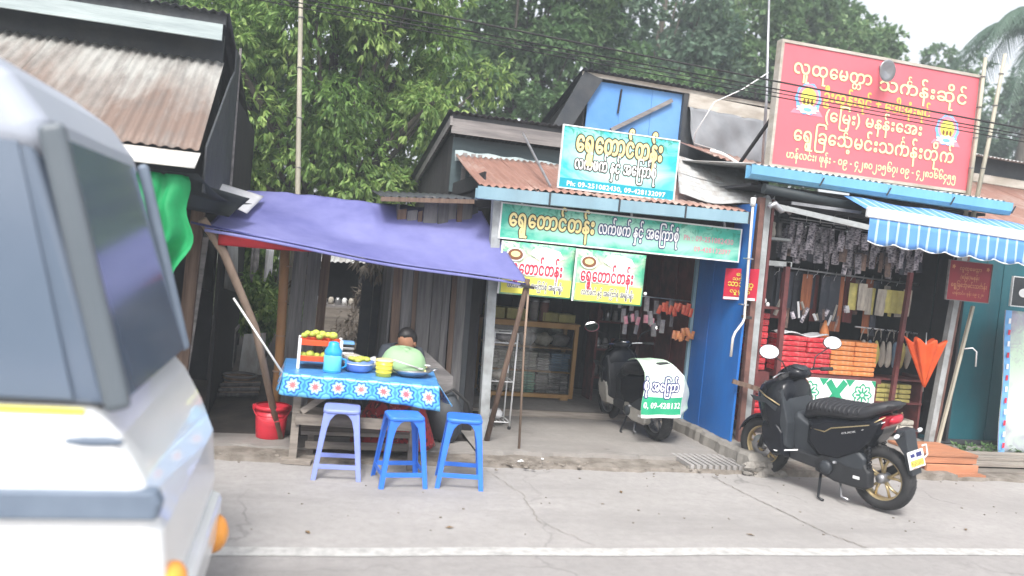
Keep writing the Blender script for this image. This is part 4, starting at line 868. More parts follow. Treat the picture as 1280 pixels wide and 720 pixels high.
# bamboo poles beside the red sign, dish, antenna, ropes, wires
for k, (a, b, lb) in enumerate((((6.86, 7.22, 2.70), (6.86, 7.2, 4.42), 'left bamboo pole at the right end of the red sign'), ((6.92, 7.18, 2.68), (7.07, 7.16, 4.48), 'right bamboo pole leaning outward beside the red sign'))):
    o = MB().tube([a, lerp(a, b, .5)+Vector((.01, 0, 0)), b], [.024, .022, .018], 8).build('stem', 'bamboo_pale'); t = thing('bamboo_pole', lb, 'pole', a, 'bamboo poles beside the red sign'); o.parent = t; o.data.transform(Matrix.Translation(-Vector(a)))
    for q in range(5): p = lerp(a, b, .12+.19*q); MB().lathe([(.024, -.006), (.029, 0), (.024, .006)], p, 8).build('node_ring', 'plank_grey', t)
di = thing('round_dish', 'small grey round dish fixed at the top edge of the red sign', 'dish', (5.56, 7.1, 4.06))
MB().lathe([(0, .035), (.05, .03), (.09, .015), (.125, -.005), (.12, -.01), (.08, .005), (0, .02)], (0, 0, 0), 24, 'Y').xf(Matrix.Translation((5.57, 7.09, 4.06)) @ Euler((.25, .3, .35)).to_matrix().to_4x4() @ Matrix.Diagonal((1.05, 1, .85, 1))).build('bowl', 'steel', di)
MB().bar((5.57, 7.12, 4.04), (5.6, 7.26, 4.15), .02).build('arm', 'steel', di)
an = thing('antenna_pole', 'thin grey metal pole rising left of the red sign', 'pole', (5.38, 9.0, 3.3))
MB().tube([(5.42, 9.0, 3.2), (5.37, 9.0, 4.1), (5.25, 9.0, 5.4)], [.02, .018, .014], 8).build('tube', 'steel', an)
o = MB().tube([(5.30, 8.9, 4.36), (5.0, 8.95, 4.12), (4.72, 9.1, 3.95), (4.55, 9.2, 3.55), (4.60, 9.3, 3.45), (4.9, 9.28, 3.40)], .008, 5).build('rope', 'white'); tag(o, 'pale rope from the thin metal pole slack across the grey sheet', 'rope')
for k, (za, zb, y, r_) in enumerate(((3.56, 3.44, 6.0, .008), (3.50, 3.40, 6.05, .006), (3.45, 3.35, 6.1, .005), (3.62, 3.52, 6.6, .005))):
    pts = [(-9+36*t, y, za+(zb-za)*((-9+36*t-.2)/6.2)*1.0 + .9*((t-.4)**2) - .03) for t in [i/40 for i in range(41)]]
    o = MB().tube(pts, r_, 5).build('overhead_wire', 'black_rubber')
    tag(o, ('thickest overhead wire crossing the red sign, uppermost of the bundle at its left edge', 'second overhead wire crossing the red sign just below the thickest', 'thin lowest overhead wire crossing the red sign emblem', 'thin overhead wire farther back above the others')[k], 'wire', 'overhead wires along the street')
# stakes and awnings of the food stall
Mt['awn'] = Mt['tarp_violet']
def tarp(u, v):
    p = quadfn((-.76, 6.5, 1.805), (1.93, 6.88, 1.585), (-.60, 8.3, 2.21), (1.60, 7.58, 2.20))(u, v)
    sag = math.sin(PI*u)*math.sin(PI*v); wv = .004*math.sin(u*37+v*9)*v + .003*v*math.sin(u*61-v*15) + .004*v*math.sin(u*26+v*4)*math.exp(-((u-.55)/.25)**2)*v + .008*math.sin(u*9-v*13)
    crease = .035*math.exp(-((u-.52)/.03)**2-((v-.75)/.2)**2)
    p.z += -.07*sag + wv + crease; p.z -= .02*math.sin(u*PI)*(1-v); return p
va = thing('violet_awning', 'large faded violet blue tarpaulin awning stretched over the food table', 'awning', (.5, 7, 1.9))
MB().sheet(tarp, 80, 34).build('sheet', 'tarp_violet', va, solid=.004)
def hem(u, v):
    p = Vector(tarp(u, 0)); p.z -= .012+.022*v; p.y -= .003+.01*v; return p
MB().sheet(hem, 60, 1).build('hem', 'tarp_violet', va, solid=.003)
MB().tube([(-.86, 6.49, 1.83), (.5, 6.7, 1.66), (1.95, 6.88, 1.57)], .010, 6).build('edge_cord', 'ink_navy', va)
def redc(u, v):
    a = Vector((-.66, 6.53, 1.775)); b = Vector((.12, 6.66, 1.70)); p = a.lerp(b, u); p.z -= (.095*(1-u)**.8+.004)*v; p.y += .02*v; return p
o = MB().sheet(redc, 16, 4).build('red_cloth', 'red_cloth', None, solid=.003); tag(o, 'red cloth strip hanging under the left corner of the violet awning', 'cloth')
o = MB().sheet(quadfn((-.72, 6.9, 2.03), (-.50, 7.0, 1.95), (-.80, 7.3, 2.20), (-.42, 7.8, 2.14)), 10, 8).build('white_flap', 'white_cloth', None, solid=.003); tag(o, 'white sheet corner tied between the black tarp and violet awning', 'cloth')
o = MB().tube([(-.79, 6.55, 1.86), (-.62, 6.62, 1.62), (-.35, 6.85, 1.02), (-.08, 7.10, .03)], [.036, .034, .031, .03], 9).build('stake', 'pole_wood'); tag(o, 'pale slanting wooden stake holding up the left awning corner', 'stake')
o = MB().tube([(-.52, 6.62, 1.27), (-.1, 6.5, .72)], .009, 6).build('thin_stick', 'white'); tag(o, 'thin white stick slanting from the stake down to the table corner', 'stick')
o = MB().tube([(1.93, 6.88, 1.62), (1.90, 6.93, 1.30), (1.84, 7.05, .75), (1.77, 7.22, .03)], [.024, .024, .026, .028], 8).build('stake', 'plank_brown'); tag(o, 'dark crooked wooden stake leaning under the right awning corner', 'stake')
o = MB().tube([(1.95, 6.9, 1.58), (1.97, 6.93, 1.0), (2.03, 6.98, .06)], [.010, .011, .012], 7).build('thin_pole', 'pole_wood'); tag(o, 'thin upright pole just right of the dark crooked stake', 'pole')
o = MB().bar((1.86, 6.87, 1.56), (1.99, 6.86, 1.545), .025).build('stick_end', 'plank_dark'); tag(o, 'short dark stick tied at the right awning corner', 'stick')

# ---- more clutter in the alley
bk_ = thing('cane_basket', 'round brown cane basket on the ground in the dark passage', 'basket', (-.58, 9.0, .1)); 
for i in range(7): MB().lathe([(.12+.008*i, 0), (.135+.008*i, .012), (.12+.008*i, .024)], (-.58, 9.0, .1+.024*i), 18).build('cane_ring', 'pole_wood' if i % 2 else 'board_grey', bk_)
for i in range(6):
    o = MB().tube([(-.75+.02*(i % 2), 8.5+.05*i, .13+.03*(i//2)), (-.35, 8.55+.05*i, .14+.035*(i//2))], .022, 7).build('firewood', 'pole_wood' if i % 2 else 'plank_grey'); tag(o, f'stick of firewood in the small passage heap, {ORD[i]} from the front', 'firewood', 'firewood heap in the passage')
for i, (x, y, z, w_, h_, m_, lb) in enumerate(((-.66, 10.0, .1, .3, .5, 'zinc', 'grey tin drum sheet leaning in the passage'), (-.25, 10.3, .1, .25, .35, 'plank_flat', 'pale board leaning at the back of the passage'), (-.05, 9.6, .1, .18, .6, 'board_grey', 'narrow grey board leaning near the bamboo post'))):
    o = MB().poly([(x, y, z), (x+w_, y, z), (x+w_*.9, y+.1, z+h_), (x+.02, y+.1, z+h_*.93)], (0, .02, 0)).build('leaning_board', m_); tag(o, lb, 'board')
corr_o = corrugated('tin_scrap', 'zinc', None, (-.76, 8.4, 1.22), (-.70, 9.3, 1.12), (-.76, 8.4, 1.75), (-.74, 9.3, 1.72), nv=2)[0]; tag(corr_o, 'corrugated grey tin scrap nailed on the passage wall', 'tin sheet')
o = leaf_cloud('creeper', 'leaf_near', None, [(-.55+.1*i, 9.2+.1*(i % 3), 1.25-.12*(i % 4)) for i in range(7)], [.13]*7, 16, .09, 5, .8, .6, 77, .15); tag(o, 'green creeper leaves hanging in the passage below the awning', 'creeper')
# ================================================================== FOOD TABLE
def local_table():
    t = thing('food_table', 'wooden food table under a blue flowered cloth', 'table', (.52, 6.7, 0))
    P = lambda x, y, z: (x, y, z)
    MB().poly([(-.04, 6.47, .70), (1.06, 6.24, .70), (1.14, 7.08, .70), (-.04, 7.2, .70)], (0, 0, .025)).build('tabletop', 'plank_flat', t)
    for (x, y) in ((.03, 6.54), (.96, 6.40), (1.03, 7.0), (.03, 7.1)): MB().bar((x, y, 0), (x, y, .70), .06, .06).build('leg', 'plank_flat', t)
    MB().bar((.03, 6.50, .36), (.97, 6.36, .37), .025, .085).build('front_rail', 'plank_flat', t); MB().bar((.03, 7.12, .30), (1.03, 7.02, .30), .025, .07).build('back_rail', 'plank_flat', t)
    MB().bar((.03, 6.57, .16), (.03, 7.08, .16), .03, .05).build('side_rail', 'plank_flat', t)
    MB().bar((.07, 6.5, .42), (.30, 6.48, .60), .02, .05).build('brace', 'plank_flat', t)
    MB().bar((-.05, 6.52, .02), (.18, 6.48, .02), .10, .03).build('foot_board', 'plank_flat', t)
local_table()
# cloth: flowered print carried by uv in metres
m, ntx, bs = newmat('blue_flower_oilcloth'); uvn = nd(ntx, 'ShaderNodeUVMap', uv_map='uv')
sc_ = nd(ntx, 'ShaderNodeVectorMath', operation='MULTIPLY'); sc_.inputs[1].default_value = (1/.165, 1/.165, 0); ntx.links.new(uvn.outputs[0], sc_.inputs[0])
fr_ = nd(ntx, 'ShaderNodeVectorMath', operation='FRACTION'); ntx.links.new(sc_.outputs[0], fr_.inputs[0])
sb_ = nd(ntx, 'ShaderNodeVectorMath', operation='SUBTRACT'); sb_.inputs[1].default_value = (.5, .5, 0); ntx.links.new(fr_.outputs[0], sb_.inputs[0])
ln = nd(ntx, 'ShaderNodeVectorMath', operation='LENGTH'); ntx.links.new(sb_.outputs[0], ln.inputs[0])
sx_ = nd(ntx, 'ShaderNodeSeparateXYZ'); ntx.links.new(sb_.outputs[0], sx_.inputs[0])
at2 = nd(ntx, 'ShaderNodeMath', operation='ARCTAN2'); ntx.links.new(sx_.outputs[0], at2.inputs[0]); ntx.links.new(sx_.outputs[1], at2.inputs[1])
ml = nd(ntx, 'ShaderNodeMath', operation='MULTIPLY'); ml.inputs[1].default_value = 8; ntx.links.new(at2.outputs[0], ml.inputs[0])
cs_ = nd(ntx, 'ShaderNodeMath', operation='COSINE'); ntx.links.new(ml.outputs[0], cs_.inputs[0])
ma = nd(ntx, 'ShaderNodeMath', operation='MULTIPLY_ADD'); ma.inputs[1].default_value = .045; ntx.links.new(cs_.outputs[0], ma.inputs[0]); ntx.links.new(ln.outputs['Value'], ma.inputs[2])
c = ramp(ntx, ma.outputs[0], ((0, (.70, .16, .18)), (.14, (.75, .70, .72)), (.20, (.30, .62, .82)), (.28, (.02, .11, .42)), (.36, (.12, .45, .78)), (.46, (.04, .24, .62)), (.54, (.18, .55, .82))), True)
ntx.links.new(c, bs.inputs['Base Color']); bs.inputs['Roughness'].default_value = .3; Mt['oilcloth'] = m
Mt['oilplain'] = mat('blue_oilcloth_top', (.06, .24, .60), (.10, .34, .70), scale=9, rough=.3, bump=.1)
cl = thing('table_cloth', 'blue oilcloth with pink and white flowers draped over the food table', 'tablecloth', (.52, 6.7, .72))
Tq = quadfn((-.09, 6.44, .732), (1.10, 6.20, .732), (-.09, 7.23, .732), (1.18, 7.10, .732))
MB().sheet(lambda u, v: Tq(u, v)+Vector((0, 0, .003*math.sin(u*23)*math.sin(v*9))), 24, 12).build('top_face', 'oilplain', cl)
def drop(u, v):
    p = Tq(u, 0); dz = .165+.012*math.sin(u*9)+(.03*max(0, u-.85)/.15); p.z -= dz*v; p.y -= .02*v*(1+.8*math.sin(u*30+.4*math.sin(u*9)))+.004; p.x += .05*v*(u-.5)
    return p
MB().sheet(drop, 90, 6, us=1.155, vs_=.165).build('front_drop', 'oilcloth', cl, solid=.002)
def droprt(u, v):
    p = Tq(1, u); p.z -= (.16+.07*u)*v; p.x += .035*v*(1+math.sin(u*14)*.6)+.003+.08*v*(1-u); return p
MB().sheet(droprt, 40, 6, us=.825, vs_=.165).build('side_drop', 'oilcloth', cl, solid=.002)
def droplf(u, v):
    p = Tq(0, u); p.z -= .15*v; p.x -= .03*v*(1+math.sin(u*14)*.6)+.003; return p
MB().sheet(droplf, 40, 6, us=.825, vs_=.165).build('side_drop', 'oilcloth', cl, solid=.002)
Mt['pl_red'] = mat('orange_red_plastic', (.75, .10, .03), (.7, .08, .03), rough=.35, bump=.02); Mt['pl_white'] = mat('white_plastic', (.82, .82, .82), (.78, .78, .8), rough=.35, bump=.02)
Mt['pl_cyan'] = mat('cyan_plastic', (.16, .66, .84), (.14, .6, .8), rough=.3, bump=.02); Mt['pl_cyan_dark'] = mat('blue_plastic_lid', (.03, .36, .68), (.03, .32, .62), rough=.3, bump=.02)
Mt['pl_yellow'] = mat('yellow_plastic', (.86, .70, .08), (.84, .66, .06), rough=.3, bump=.02); Mt['pl_bowl'] = mat('blue_enamel', (.14, .24, .58), (.2, .32, .66), rough=.28, bump=.02)
Mt['fruit'] = mat('green_yellow_fruit', (.55, .58, .10), (.34, .45, .08), scale=12, rough=.5, rnd=.2); Mt['pl_bucket'] = mat('red_bucket_plastic', (.62, .03, .05), (.54, .025, .045), rough=.4, bump=.05, scale=3)
# fruit basket stand, two tiers
bk = thing('fruit_stand', 'two tier orange and white plastic stand holding fruit at the table left end', 'stand', (.18, 6.74, .735))
for z in (.80, .93):
    b = MB(); b.box(.02, .33, 6.66, 6.84, z, z+.012); b.box(.02, .33, 6.65, 6.66, z, z+.045); b.box(.02, .33, 6.84, 6.85, z, z+.045); b.box(.01, .02, 6.65, 6.85, z, z+.045); b.box(.33, .34, 6.65, 6.85, z, z+.045); b.build('tray', 'pl_red', bk, bevel=.003)
for x in (.0, .33):
    for y in (6.64, 6.84): MB().box(x, x+.025, y, y+.02, .735, .985).build('upright', 'pl_white', bk, bevel=.004)
r_ = random.Random(4); fid = 0
for z, n in ((1.0, 9), (.845, 5)):
    for i in range(n):
        x = .05+.26*((i % 5)+.5*(i//5))/4.6; y = 6.71+.07*(i//5)
        o = MB().ell((0, 0, 0), (.036, .032, .03), 12, 8).build('fruit', 'fruit'); place(o, (x+r_.uniform(-.012, .012), y+r_.uniform(-.01, .01), z+r_.uniform(-.008, .022)), r_.uniform(0, 3)); o.scale = [r_.uniform(.75, 1.15)]*3
        tag(o, f'green yellow fruit on the top tray, {ORD[i % 5]} from left in the {"front" if i < 5 else "back"} row' if z > .9 else f'green yellow fruit on the lower tray of the orange stand, {ORD[i]} from the left', 'fruit', 'fruit on the plastic stand')
jg = thing('water_jug', 'pale cyan plastic jug with darker blue lid on the table front', 'jug', (.28, 6.58, .735))
MB().lathe([(0, 0), (.066, 0), (.072, .01), (.072, .13), (.066, .145), (.055, .15), (0, .15)], (.28, 6.58, .735), 24).build('body', 'pl_cyan', jg)
MB().lathe([(.068, 0), (.072, .01), (.070, .035), (.045, .075), (.042, .10), (.03, .108), (0, .11)], (.28, 6.58, .875), 24).build('lid', 'pl_cyan_dark', jg); MB().lathe([(.0725, 0), (.075, .006), (.0725, .012)], (.28, 6.58, .745), 24).build('base_ring', 'pl_cyan_dark', jg)
MB().tube([(.352, 6.58, .85), (.385, 6.58, .84), (.388, 6.58, .79), (.352, 6.58, .77)], .008, 6).build('handle', 'pl_cyan_dark', jg)
bw = thing('enamel_bowl', 'wide blue enamel bowl with greens behind the yellow tub', 'bowl', (.50, 6.72, .735))
MB().lathe([(0, 0), (.08, 0), (.11, .02), (.122, .07), (.128, .09), (.120, .09), (.105, .03), (.07, .012), (0, .012)], (.50, 6.70, .735), 28).build('shell', 'pl_bowl', bw); MB().lathe([(.123, 0), (.127, .004), (.124, .008)], (.50, 6.70, .80), 28).build('rim_band', 'ink_white', bw)
for i in range(10): MB().ell((.5+r_.uniform(-.07, .07), 6.70+r_.uniform(-.06, .06), .825+r_.uniform(0, .02)), (.035, .03, .02), 8, 5, fn=lambda p: p*r_.uniform(.8, 1.2)).build('leafy_green', 'fruit', bw)
b2 = thing('glass_dish', 'glass dish of pale food just behind the blue enamel bowl', 'dish', (.46, 6.92, .735)); MB().lathe([(0, 0), (.07, 0), (.095, .05), (.1, .09), (.094, .09), (.065, .012), (0, .012)], (.46, 6.95, .735), 20).build('shell', 'steel', b2); MB().ell((.46, 6.95, .82), (.08, .08, .025), 12, 6).build('contents', 'board_cream', b2)
b3 = thing('steel_tray_stack', 'stack of pale flat trays behind the jug', 'trays', (.38, 6.95, .735))
for i in range(5): MB().box(.30+.01*(i % 2), .47, 6.98, 7.12, .735+.045*i, .755+.045*i).build('tray', ('steel', 'ink_blue', 'white')[i % 3], b3, bevel=.004)
yt = thing('yellow_tub', 'bright yellow plastic tub with white lid at the table front', 'tub', (.69, 6.56, .735))
MB().lathe([(0, 0), (.062, 0), (.070, .125), (.066, .125), (.058, .01), (0, .01)], (.69, 6.52, .735), 20).build('body', 'pl_yellow', yt)
for a in (.03, .06, .09): MB().lathe([(.0645+a*.05, 0), (.0685+a*.05, .006), (.0645+a*.05, .012)], (.69, 6.52, .735+a), 20).build('rib', 'pl_yellow', yt)
MB().lathe([(.074, 0), (.074, .012), (.05, .018), (0, .018)], (.69, 6.52, .86), 20).build('lid', 'ink_cream', yt)
wk = thing('metal_basin', 'wide grey metal basin with handles in front of the seated person', 'basin', (.93, 6.66, .735))
MB().lathe([(0, 0), (.10, 0), (.15, .035), (.175, .055), (.17, .06), (.14, .035), (.09, .01), (0, .01)], (.93, 6.62, .735), 28).build('shell', 'steel', wk)
for s_ in (-1, 1): MB().tube([(.93+s_*.17, 6.58, .79), (.93+s_*.21, 6.60, .805), (.93+s_*.21, 6.64, .805), (.93+s_*.17, 6.66, .79)], .007, 6).build('handle', 'steel', wk)
MB().ell((.93, 6.62, .765), (.13, .13, .02), 14, 6).build('contents', 'board_grey', wk)
for k, (a, b, lb) in enumerate((((.76, 6.5, .875), (1.0, 6.60, .80), 'pale spoon lying across the basin beside the yellow lid'), ((.78, 6.7, .84), (1.07, 6.68, .82), 'pale wooden ladle across the basin rim, in front of the person'))):
    t_ = thing('spoon', lb, 'spoon', a); MB().tube([a, b], .006, 6).build('handle', 'white', t_); MB().ell(b, (.028, .018, .006), 10, 5).build('bowl', 'white', t_)
ws = thing('wash_rag', 'white and blue bags hanging beside the basin on the table', 'bag', (.66, 6.95, .735)); MB().ell((.62, 6.86, .79), (.06, .05, .05), 10, 7, fn=lambda p: p*(1+.2*math.sin(p.x*90))).build('sack', 'white_cloth', ws)
# bucket
bu = thing('red_bucket', 'red plastic bucket standing at the foot of the slanting stake', 'bucket', (-.17, 7.16, .045))
MB().lathe([(0, 0), (.115, 0), (.12, .01), (.143, .27), (.137, .27), (.112, .012), (0, .012)], (-.17, 7.16, .045), 28).build('body', 'pl_bucket', bu)
MB().lathe([(.140, 0), (.153, 0), (.155, .03), (.138, .035)], (-.17, 7.16, .295), 28).build('rim', 'pl_bucket', bu)
for z in (.2, .235): MB().lathe([(.137, 0), (.142, .004), (.138, .008)], (-.17, 7.16, .045+z), 28).build('rib', 'pl_bucket', bu)
MB().tube([(-.17+.152*math.cos(t), 7.16-.04-.13*math.sin(t), .32-.11*math.sin(t)) for t in [PI*k/14 for k in range(15)]], .004, 6).build('handle', 'pl_bucket', bu)
for x in (-.32, -.02): MB().box(x-.012, x+.012, 7.13, 7.16, .29, .33).build('ear', 'pl_bucket', bu)
# bench and clutter below the table
bn = thing('low_bench', 'low wooden bench behind the plastic stools under the food table', 'bench', (.55, 6.62, 0))
MB().box(.08, 1.10, 6.62, 6.86, .205, .235).build('seat', 'plank_flat', bn); 
for x in (.14, 1.0): MB().box(x, x+.05, 6.66, 6.82, .03, .205).build('leg', 'plank_flat', bn)
MB().box(.12, 1.05, 6.60, 6.62, .10, .16).build('rail', 'plank_flat', bn)
o = MB().ell((.32, 6.95, .52), (.20, .07, .10), 14, 9, fn=lambda p: p*(1+.15*math.sin(p.x*40+p.z*30))).build('cloth_bundle', 'tin_green'); tag(o, 'dark green cloth bundle stuffed under the table at left', 'cloth bundle')
sk = thing('dark_sack', 'dark sack leaning by the planks right of the food table', 'sack', (1.38, 7.25, .05)); MB().ell((1.36, 7.22, .26), (.17, .15, .24), 16, 12, fn=lambda p: Vector((p.x*(1+.08*math.sin(p.z*30)), p.y, p.z*(1+.1*math.sin(p.x*25))))).build('sack', 'tin_dark', sk)
MB().tube([(1.24, 7.15, .46), (1.40, 7.12, .55), (1.56, 7.2, .42), (1.64, 7.3, .2)], .014, 6).build('strap', 'black_rubber', sk)
o = MB().poly([(1.14, 7.36, .05), (1.44, 7.36, .05), (1.44, 7.40, .62), (1.14, 7.36, .86)], (0, .02, 0)).build('leaning_board', 'board_grey'); tag(o, 'grey board leaning against the plank wall right of the table', 'board')

# ================================================================== STOOLS
def stool(lab, m_):
    t = thing('plastic_stool', lab, 'stool', (0, 0, 0), 'plastic stools in front of the food table')
    H_, a, b = .53, .125, .185
    def rr(s_, r_, n=5): 
        out = []
        for cx, cy, a0 in ((s_-r_, s_-r_, 0), (-s_+r_, s_-r_, PI/2), (-s_+r_, -s_+r_, PI), (s_-r_, -s_+r_, 1.5*PI)):
            out += [(cx+r_*math.cos(a0+PI/2*k/n), cy+r_*math.sin(a0+PI/2*k/n)) for k in range(n+1)]
        return out
    rings = [(a*.93, .045, H_-.002), (a+.004, .045, H_), (a+.012, .045, H_-.008), (a+.014, .045, H_-.03), (a+.006, .045, H_-.032), (a+.004, .042, H_-.014), (a*.9, .04, H_-.012)]
    vs = []; fs = []; n = 24
    for s_, r_, z in rings: vs += [(x, y, z) for x, y in rr(s_, r_)]
    for i in range(len(rings)-1): fs += [(i*n+k, i*n+(k+1) % n, (i+1)*n+(k+1) % n, (i+1)*n+k) for k in range(n)]
    fs += [tuple(range(n)), tuple((len(rings)-1)*n+k for k in reversed(range(n)))]
    MB().add(vs, fs, True).build('seat', m_, t)
    for sx in (-1, 1):
        for sy in (-1, 1):   # L-section legs, splayed, with webs that arch to the seat
            b_ = MB(); zs = [0, .12, .25, .38, .45, .485, .503]; wd = [.036, .038, .041, .046, .058, .082, .118]
            prev = None
            for z, w_ in zip(zs, wd):
                o_ = b+(a+.004-b)*z/H_
                P = [(sx*o_, sy*o_, z), (sx*(o_-w_), sy*o_, z), (sx*(o_-w_), sy*(o_-.006), z), (sx*(o_-.006), sy*(o_-.006), z), (sx*(o_-.006), sy*(o_-w_), z), (sx*o_, sy*(o_-w_), z)]
                base = len(b_.v); b_.v += P
                if prev is not None:
                    for k in range(6): b_.f.append((prev+k, prev+(k+1) % 6, base+(k+1) % 6, base+k)); b_.sm.append(False)
                prev = base
            b_.f += [(0, 1, 2, 3), (0, 3, 4, 5)]; b_.sm += [False, False]
            lg = b_.build('leg', m_, t, bevel=.003)
    for z, h_ in ((.085, .035),):
        o_ = b+(a+.004-b)*z/H_ - .008
        for s_ in (-1, 1):
            MB().box(-o_, o_, s_*o_-.003, s_*o_+.003, z, z+h_).build('stretcher', m_, t, bevel=.002); MB().box(s_*o_-.003, s_*o_+.003, -o_+.004, o_-.004, z, z+h_).build('stretcher', m_, t, bevel=.002)
    return t
Mt['st_lav'] = mat('faded_lavender_blue_plastic', (.22, .28, .66), (.26, .32, .70), scale=3, rough=.45, bump=.05); Mt['st_blue'] = mat('blue_plastic', (.035, .17, .70), (.04, .20, .74), scale=3, rough=.35, bump=.04)
s_a = stool('faded lavender blue stool, leftmost of the three', 'st_lav'); place(s_a, (.37, 6.23, 0), R(-4))
s_b = stool('bright blue plastic stool, middle of the three before the table', 'st_blue'); place(s_b, (.83, 6.06, 0), R(5))
dup(s_b, (1.30, 6.07, 0), R(-9), 'bright blue plastic stool, rightmost, near the dark stake')
# ================================================================== SEATED PERSON behind the table
pn = thing('person', 'person in a dark top and red sarong seated behind the food table, face bowed', 'person', (.90, 7.25, 0))
Mt['skin'] = mat('brown_skin', (.34, .17, .10), (.30, .145, .085), rough=.5, scale=20, bump=.04); Mt['hair'] = mat('black_hair', (.012, .011, .012), (.02, .018, .018), stretch=(6, 6, 1), scale=20, rough=.45, bump=.3)
Mt['shirt'] = mat('dark_grey_cotton', (.05, .06, .075), (.035, .04, .055), rough=.85, scale=5, bump=.25, bscale=20)
mS, nS, bS = newmat('red_patterned_sarong'); c = mix(nS, ramp(nS, noise(nS, 9, detail=3, dist=2.5), ((.52, 0), (.56, 1)), False), (.42, .03, .04), (.10, .03, .04)); c = mix(nS, ramp(nS, noise(nS, 13, detail=2, dist=1.5), ((.64, 0), (.67, .9))), c, (.60, .30, .22)); nS.links.new(c, bS.inputs['Base Color']); bS.inputs['Roughness'].default_value = .85; Mt['sarong'] = mS
def skin(name, verts, edges, radii, m_, parent, root=0, sub=2):
    off = LOC[parent.name]; me = bpy.data.meshes.new(name); me.from_pydata([tuple(Vector(v)-off) for v in verts], edges, []); me.materials.append(Mt[m_])
    o = bpy.data.objects.new(name, me); own(o, parent); md = o.modifiers.new('k', 'SKIN'); md.use_smooth_shade = True
    for i, sv in enumerate(me.skin_vertices[0].data): r_ = radii[i]; sv.radius = r_ if isinstance(r_, tuple) else (r_, r_); sv.use_root = (i == root)
    sb_ = o.modifiers.new('s', 'SUBSURF'); sb_.levels = sb_.render_levels = sub; return o
hc = Vector((.93, 7.08, .955))       # head centre, bent forward and turned left
V = [(.90, 7.32, .36), (.90, 7.30, .52), (.90, 7.24, .70), (.90, 7.18, .84), (.905, 7.14, .92), (.91, 7.11, .96),
     (.76, 7.17, .83), (.70, 7.05, .64), (.72, 6.90, .76), (1.04, 7.17, .83), (1.11, 7.04, .66), (1.02, 6.86, .79),
     (.78, 7.22, .33), (.74, 6.85, .35), (.76, 6.88, .12), (.76, 6.80, .05), (1.0, 7.22, .33), (.99, 6.83, .35), (.97, 6.86, .12), (.97, 6.78, .05)]
E_ = [(0,1),(1,2),(2,3),(3,4),(4,5),(3,6),(6,7),(7,8),(3,9),(9,10),(10,11),(0,12),(12,13),(13,14),(14,15),(0,16),(16,17),(17,18),(18,19)]
Rr = [.13,.115,.12,.12,.052,.045,.062,.042,.028,.062,.042,.028,.085,.062,.042,.035,.085,.062,.042,.035]
body = skin('body', V, E_, Rr, 'skin', pn)
skin('top', [(.90, 7.31, .46), (.90, 7.28, .60), (.90, 7.22, .74), (.90, 7.17, .85), (.905, 7.14, .905), (.765, 7.16, .845), (.72, 7.09, .72), (1.04, 7.16, .845), (1.09, 7.09, .72)], [(0,1),(1,2),(2,3),(3,4),(3,5),(5,6),(3,7),(7,8)], [.145, .14, (.15, .14), (.135, .12), .075, .085, .068, .085, .068], 'shirt', pn)
# sarong: skirt spread over both knees
def sar(u, v):
    t = -PI*.62+PI*1.24*u; cx, cy = .88, 7.0
    rx, ry = (.17+.17*v), (.25+.05*v); z = .52-.40*v if v < .5 else .32-.5*(v-.5)
    return (cx+rx*math.sin(t)*1.1, cy-ry*math.cos(t)+.012*math.sin(u*40), z+.012*math.sin(u*26)*v)
MB().sheet(sar, 44, 14).build('sarong', 'sarong', pn, solid=.006)
def headfn(p):
    q = p.copy(); k = p.z/.115
    if k < 0: q.x *= 1+.22*k; q.y *= 1+.15*k      # jaw narrows
    if p.y < 0: q.y *= .92
    return q
HM = Matrix.Translation(hc) @ Euler((R(24), R(-6), R(-38))).to_matrix().to_4x4()
hd = MB().ell((0, 0, 0), (.075, .095, .115), 22, 16, fn=headfn)
hd.ell((0, -.092, -.018), (.012, .016, .020), 8, 6); hd.ell((0, -.078, -.058), (.026, .012, .007), 8, 5)
for s_ in (-1, 1): hd.ell((s_*.076, .005, -.015), (.010, .02, .028), 8, 6); hd.ell((s_*.03, -.083, .005), (.016, .008, .008), 8, 5)
hd.xf(HM).build('head', 'skin', pn)
ey = MB()
for s_ in (-1, 1): ey.ell((s_*.03, -.089, .004), (.010, .004, .005), 8, 5)
ey.xf(HM).build('eyes', 'ink_dark', pn)
hr = MB().ell((0, .022, .022), (.086, .098, .112), 20, 12, fn=lambda p: p if p.y > -.045 or p.z > .045 else Vector((p.x, p.y*.45, p.z))); hr.ell((0, .115, -.02), (.04, .035, .045), 10, 8)
hr.xf(HM).build('hair', 'hair', pn)
for s_, (hx, hy, hz) in ((-1, (.72, 6.90, .76)), (1, (1.02, 6.86, .79))):
    hnd = Vector((hx, hy, hz)); vv = [hnd, hnd+Vector((0, -.045, -.004))]; ee = [(0, 1)]; rr_ = [.024, .028]
    for k in range(4):
        b0 = hnd+Vector(((k-1.5)*.018, -.075, -.006)); L = (.030, .036, .034, .026)[k]; i0 = len(vv); vv += [b0, b0+Vector((0, -L, -.012)), b0+Vector((0, -L*1.5, -.03))]; ee += [(1, i0), (i0, i0+1), (i0+1, i0+2)]; rr_ += [.010, .009, .007]
    i0 = len(vv); vv += [hnd+Vector((-s_*.03, -.035, -.008)), hnd+Vector((-s_*.045, -.06, -.016))]; ee += [(0, i0), (i0, i0+1)]; rr_ += [.011, .008]
    skin('hand', vv, ee, rr_, 'skin', pn, sub=1)
ss = thing('low_stool', 'low dark stool beneath the seated person', 'stool', (.9, 7.3, 0)); MB().box(.76, 1.04, 7.18, 7.46, .19, .22).build('seat', 'plank_dark', ss)
for x in (.78, .99):
    for y in (7.2, 7.41): MB().box(x, x+.03, y, y+.03, .04, .19).build('leg', 'plank_dark', ss)

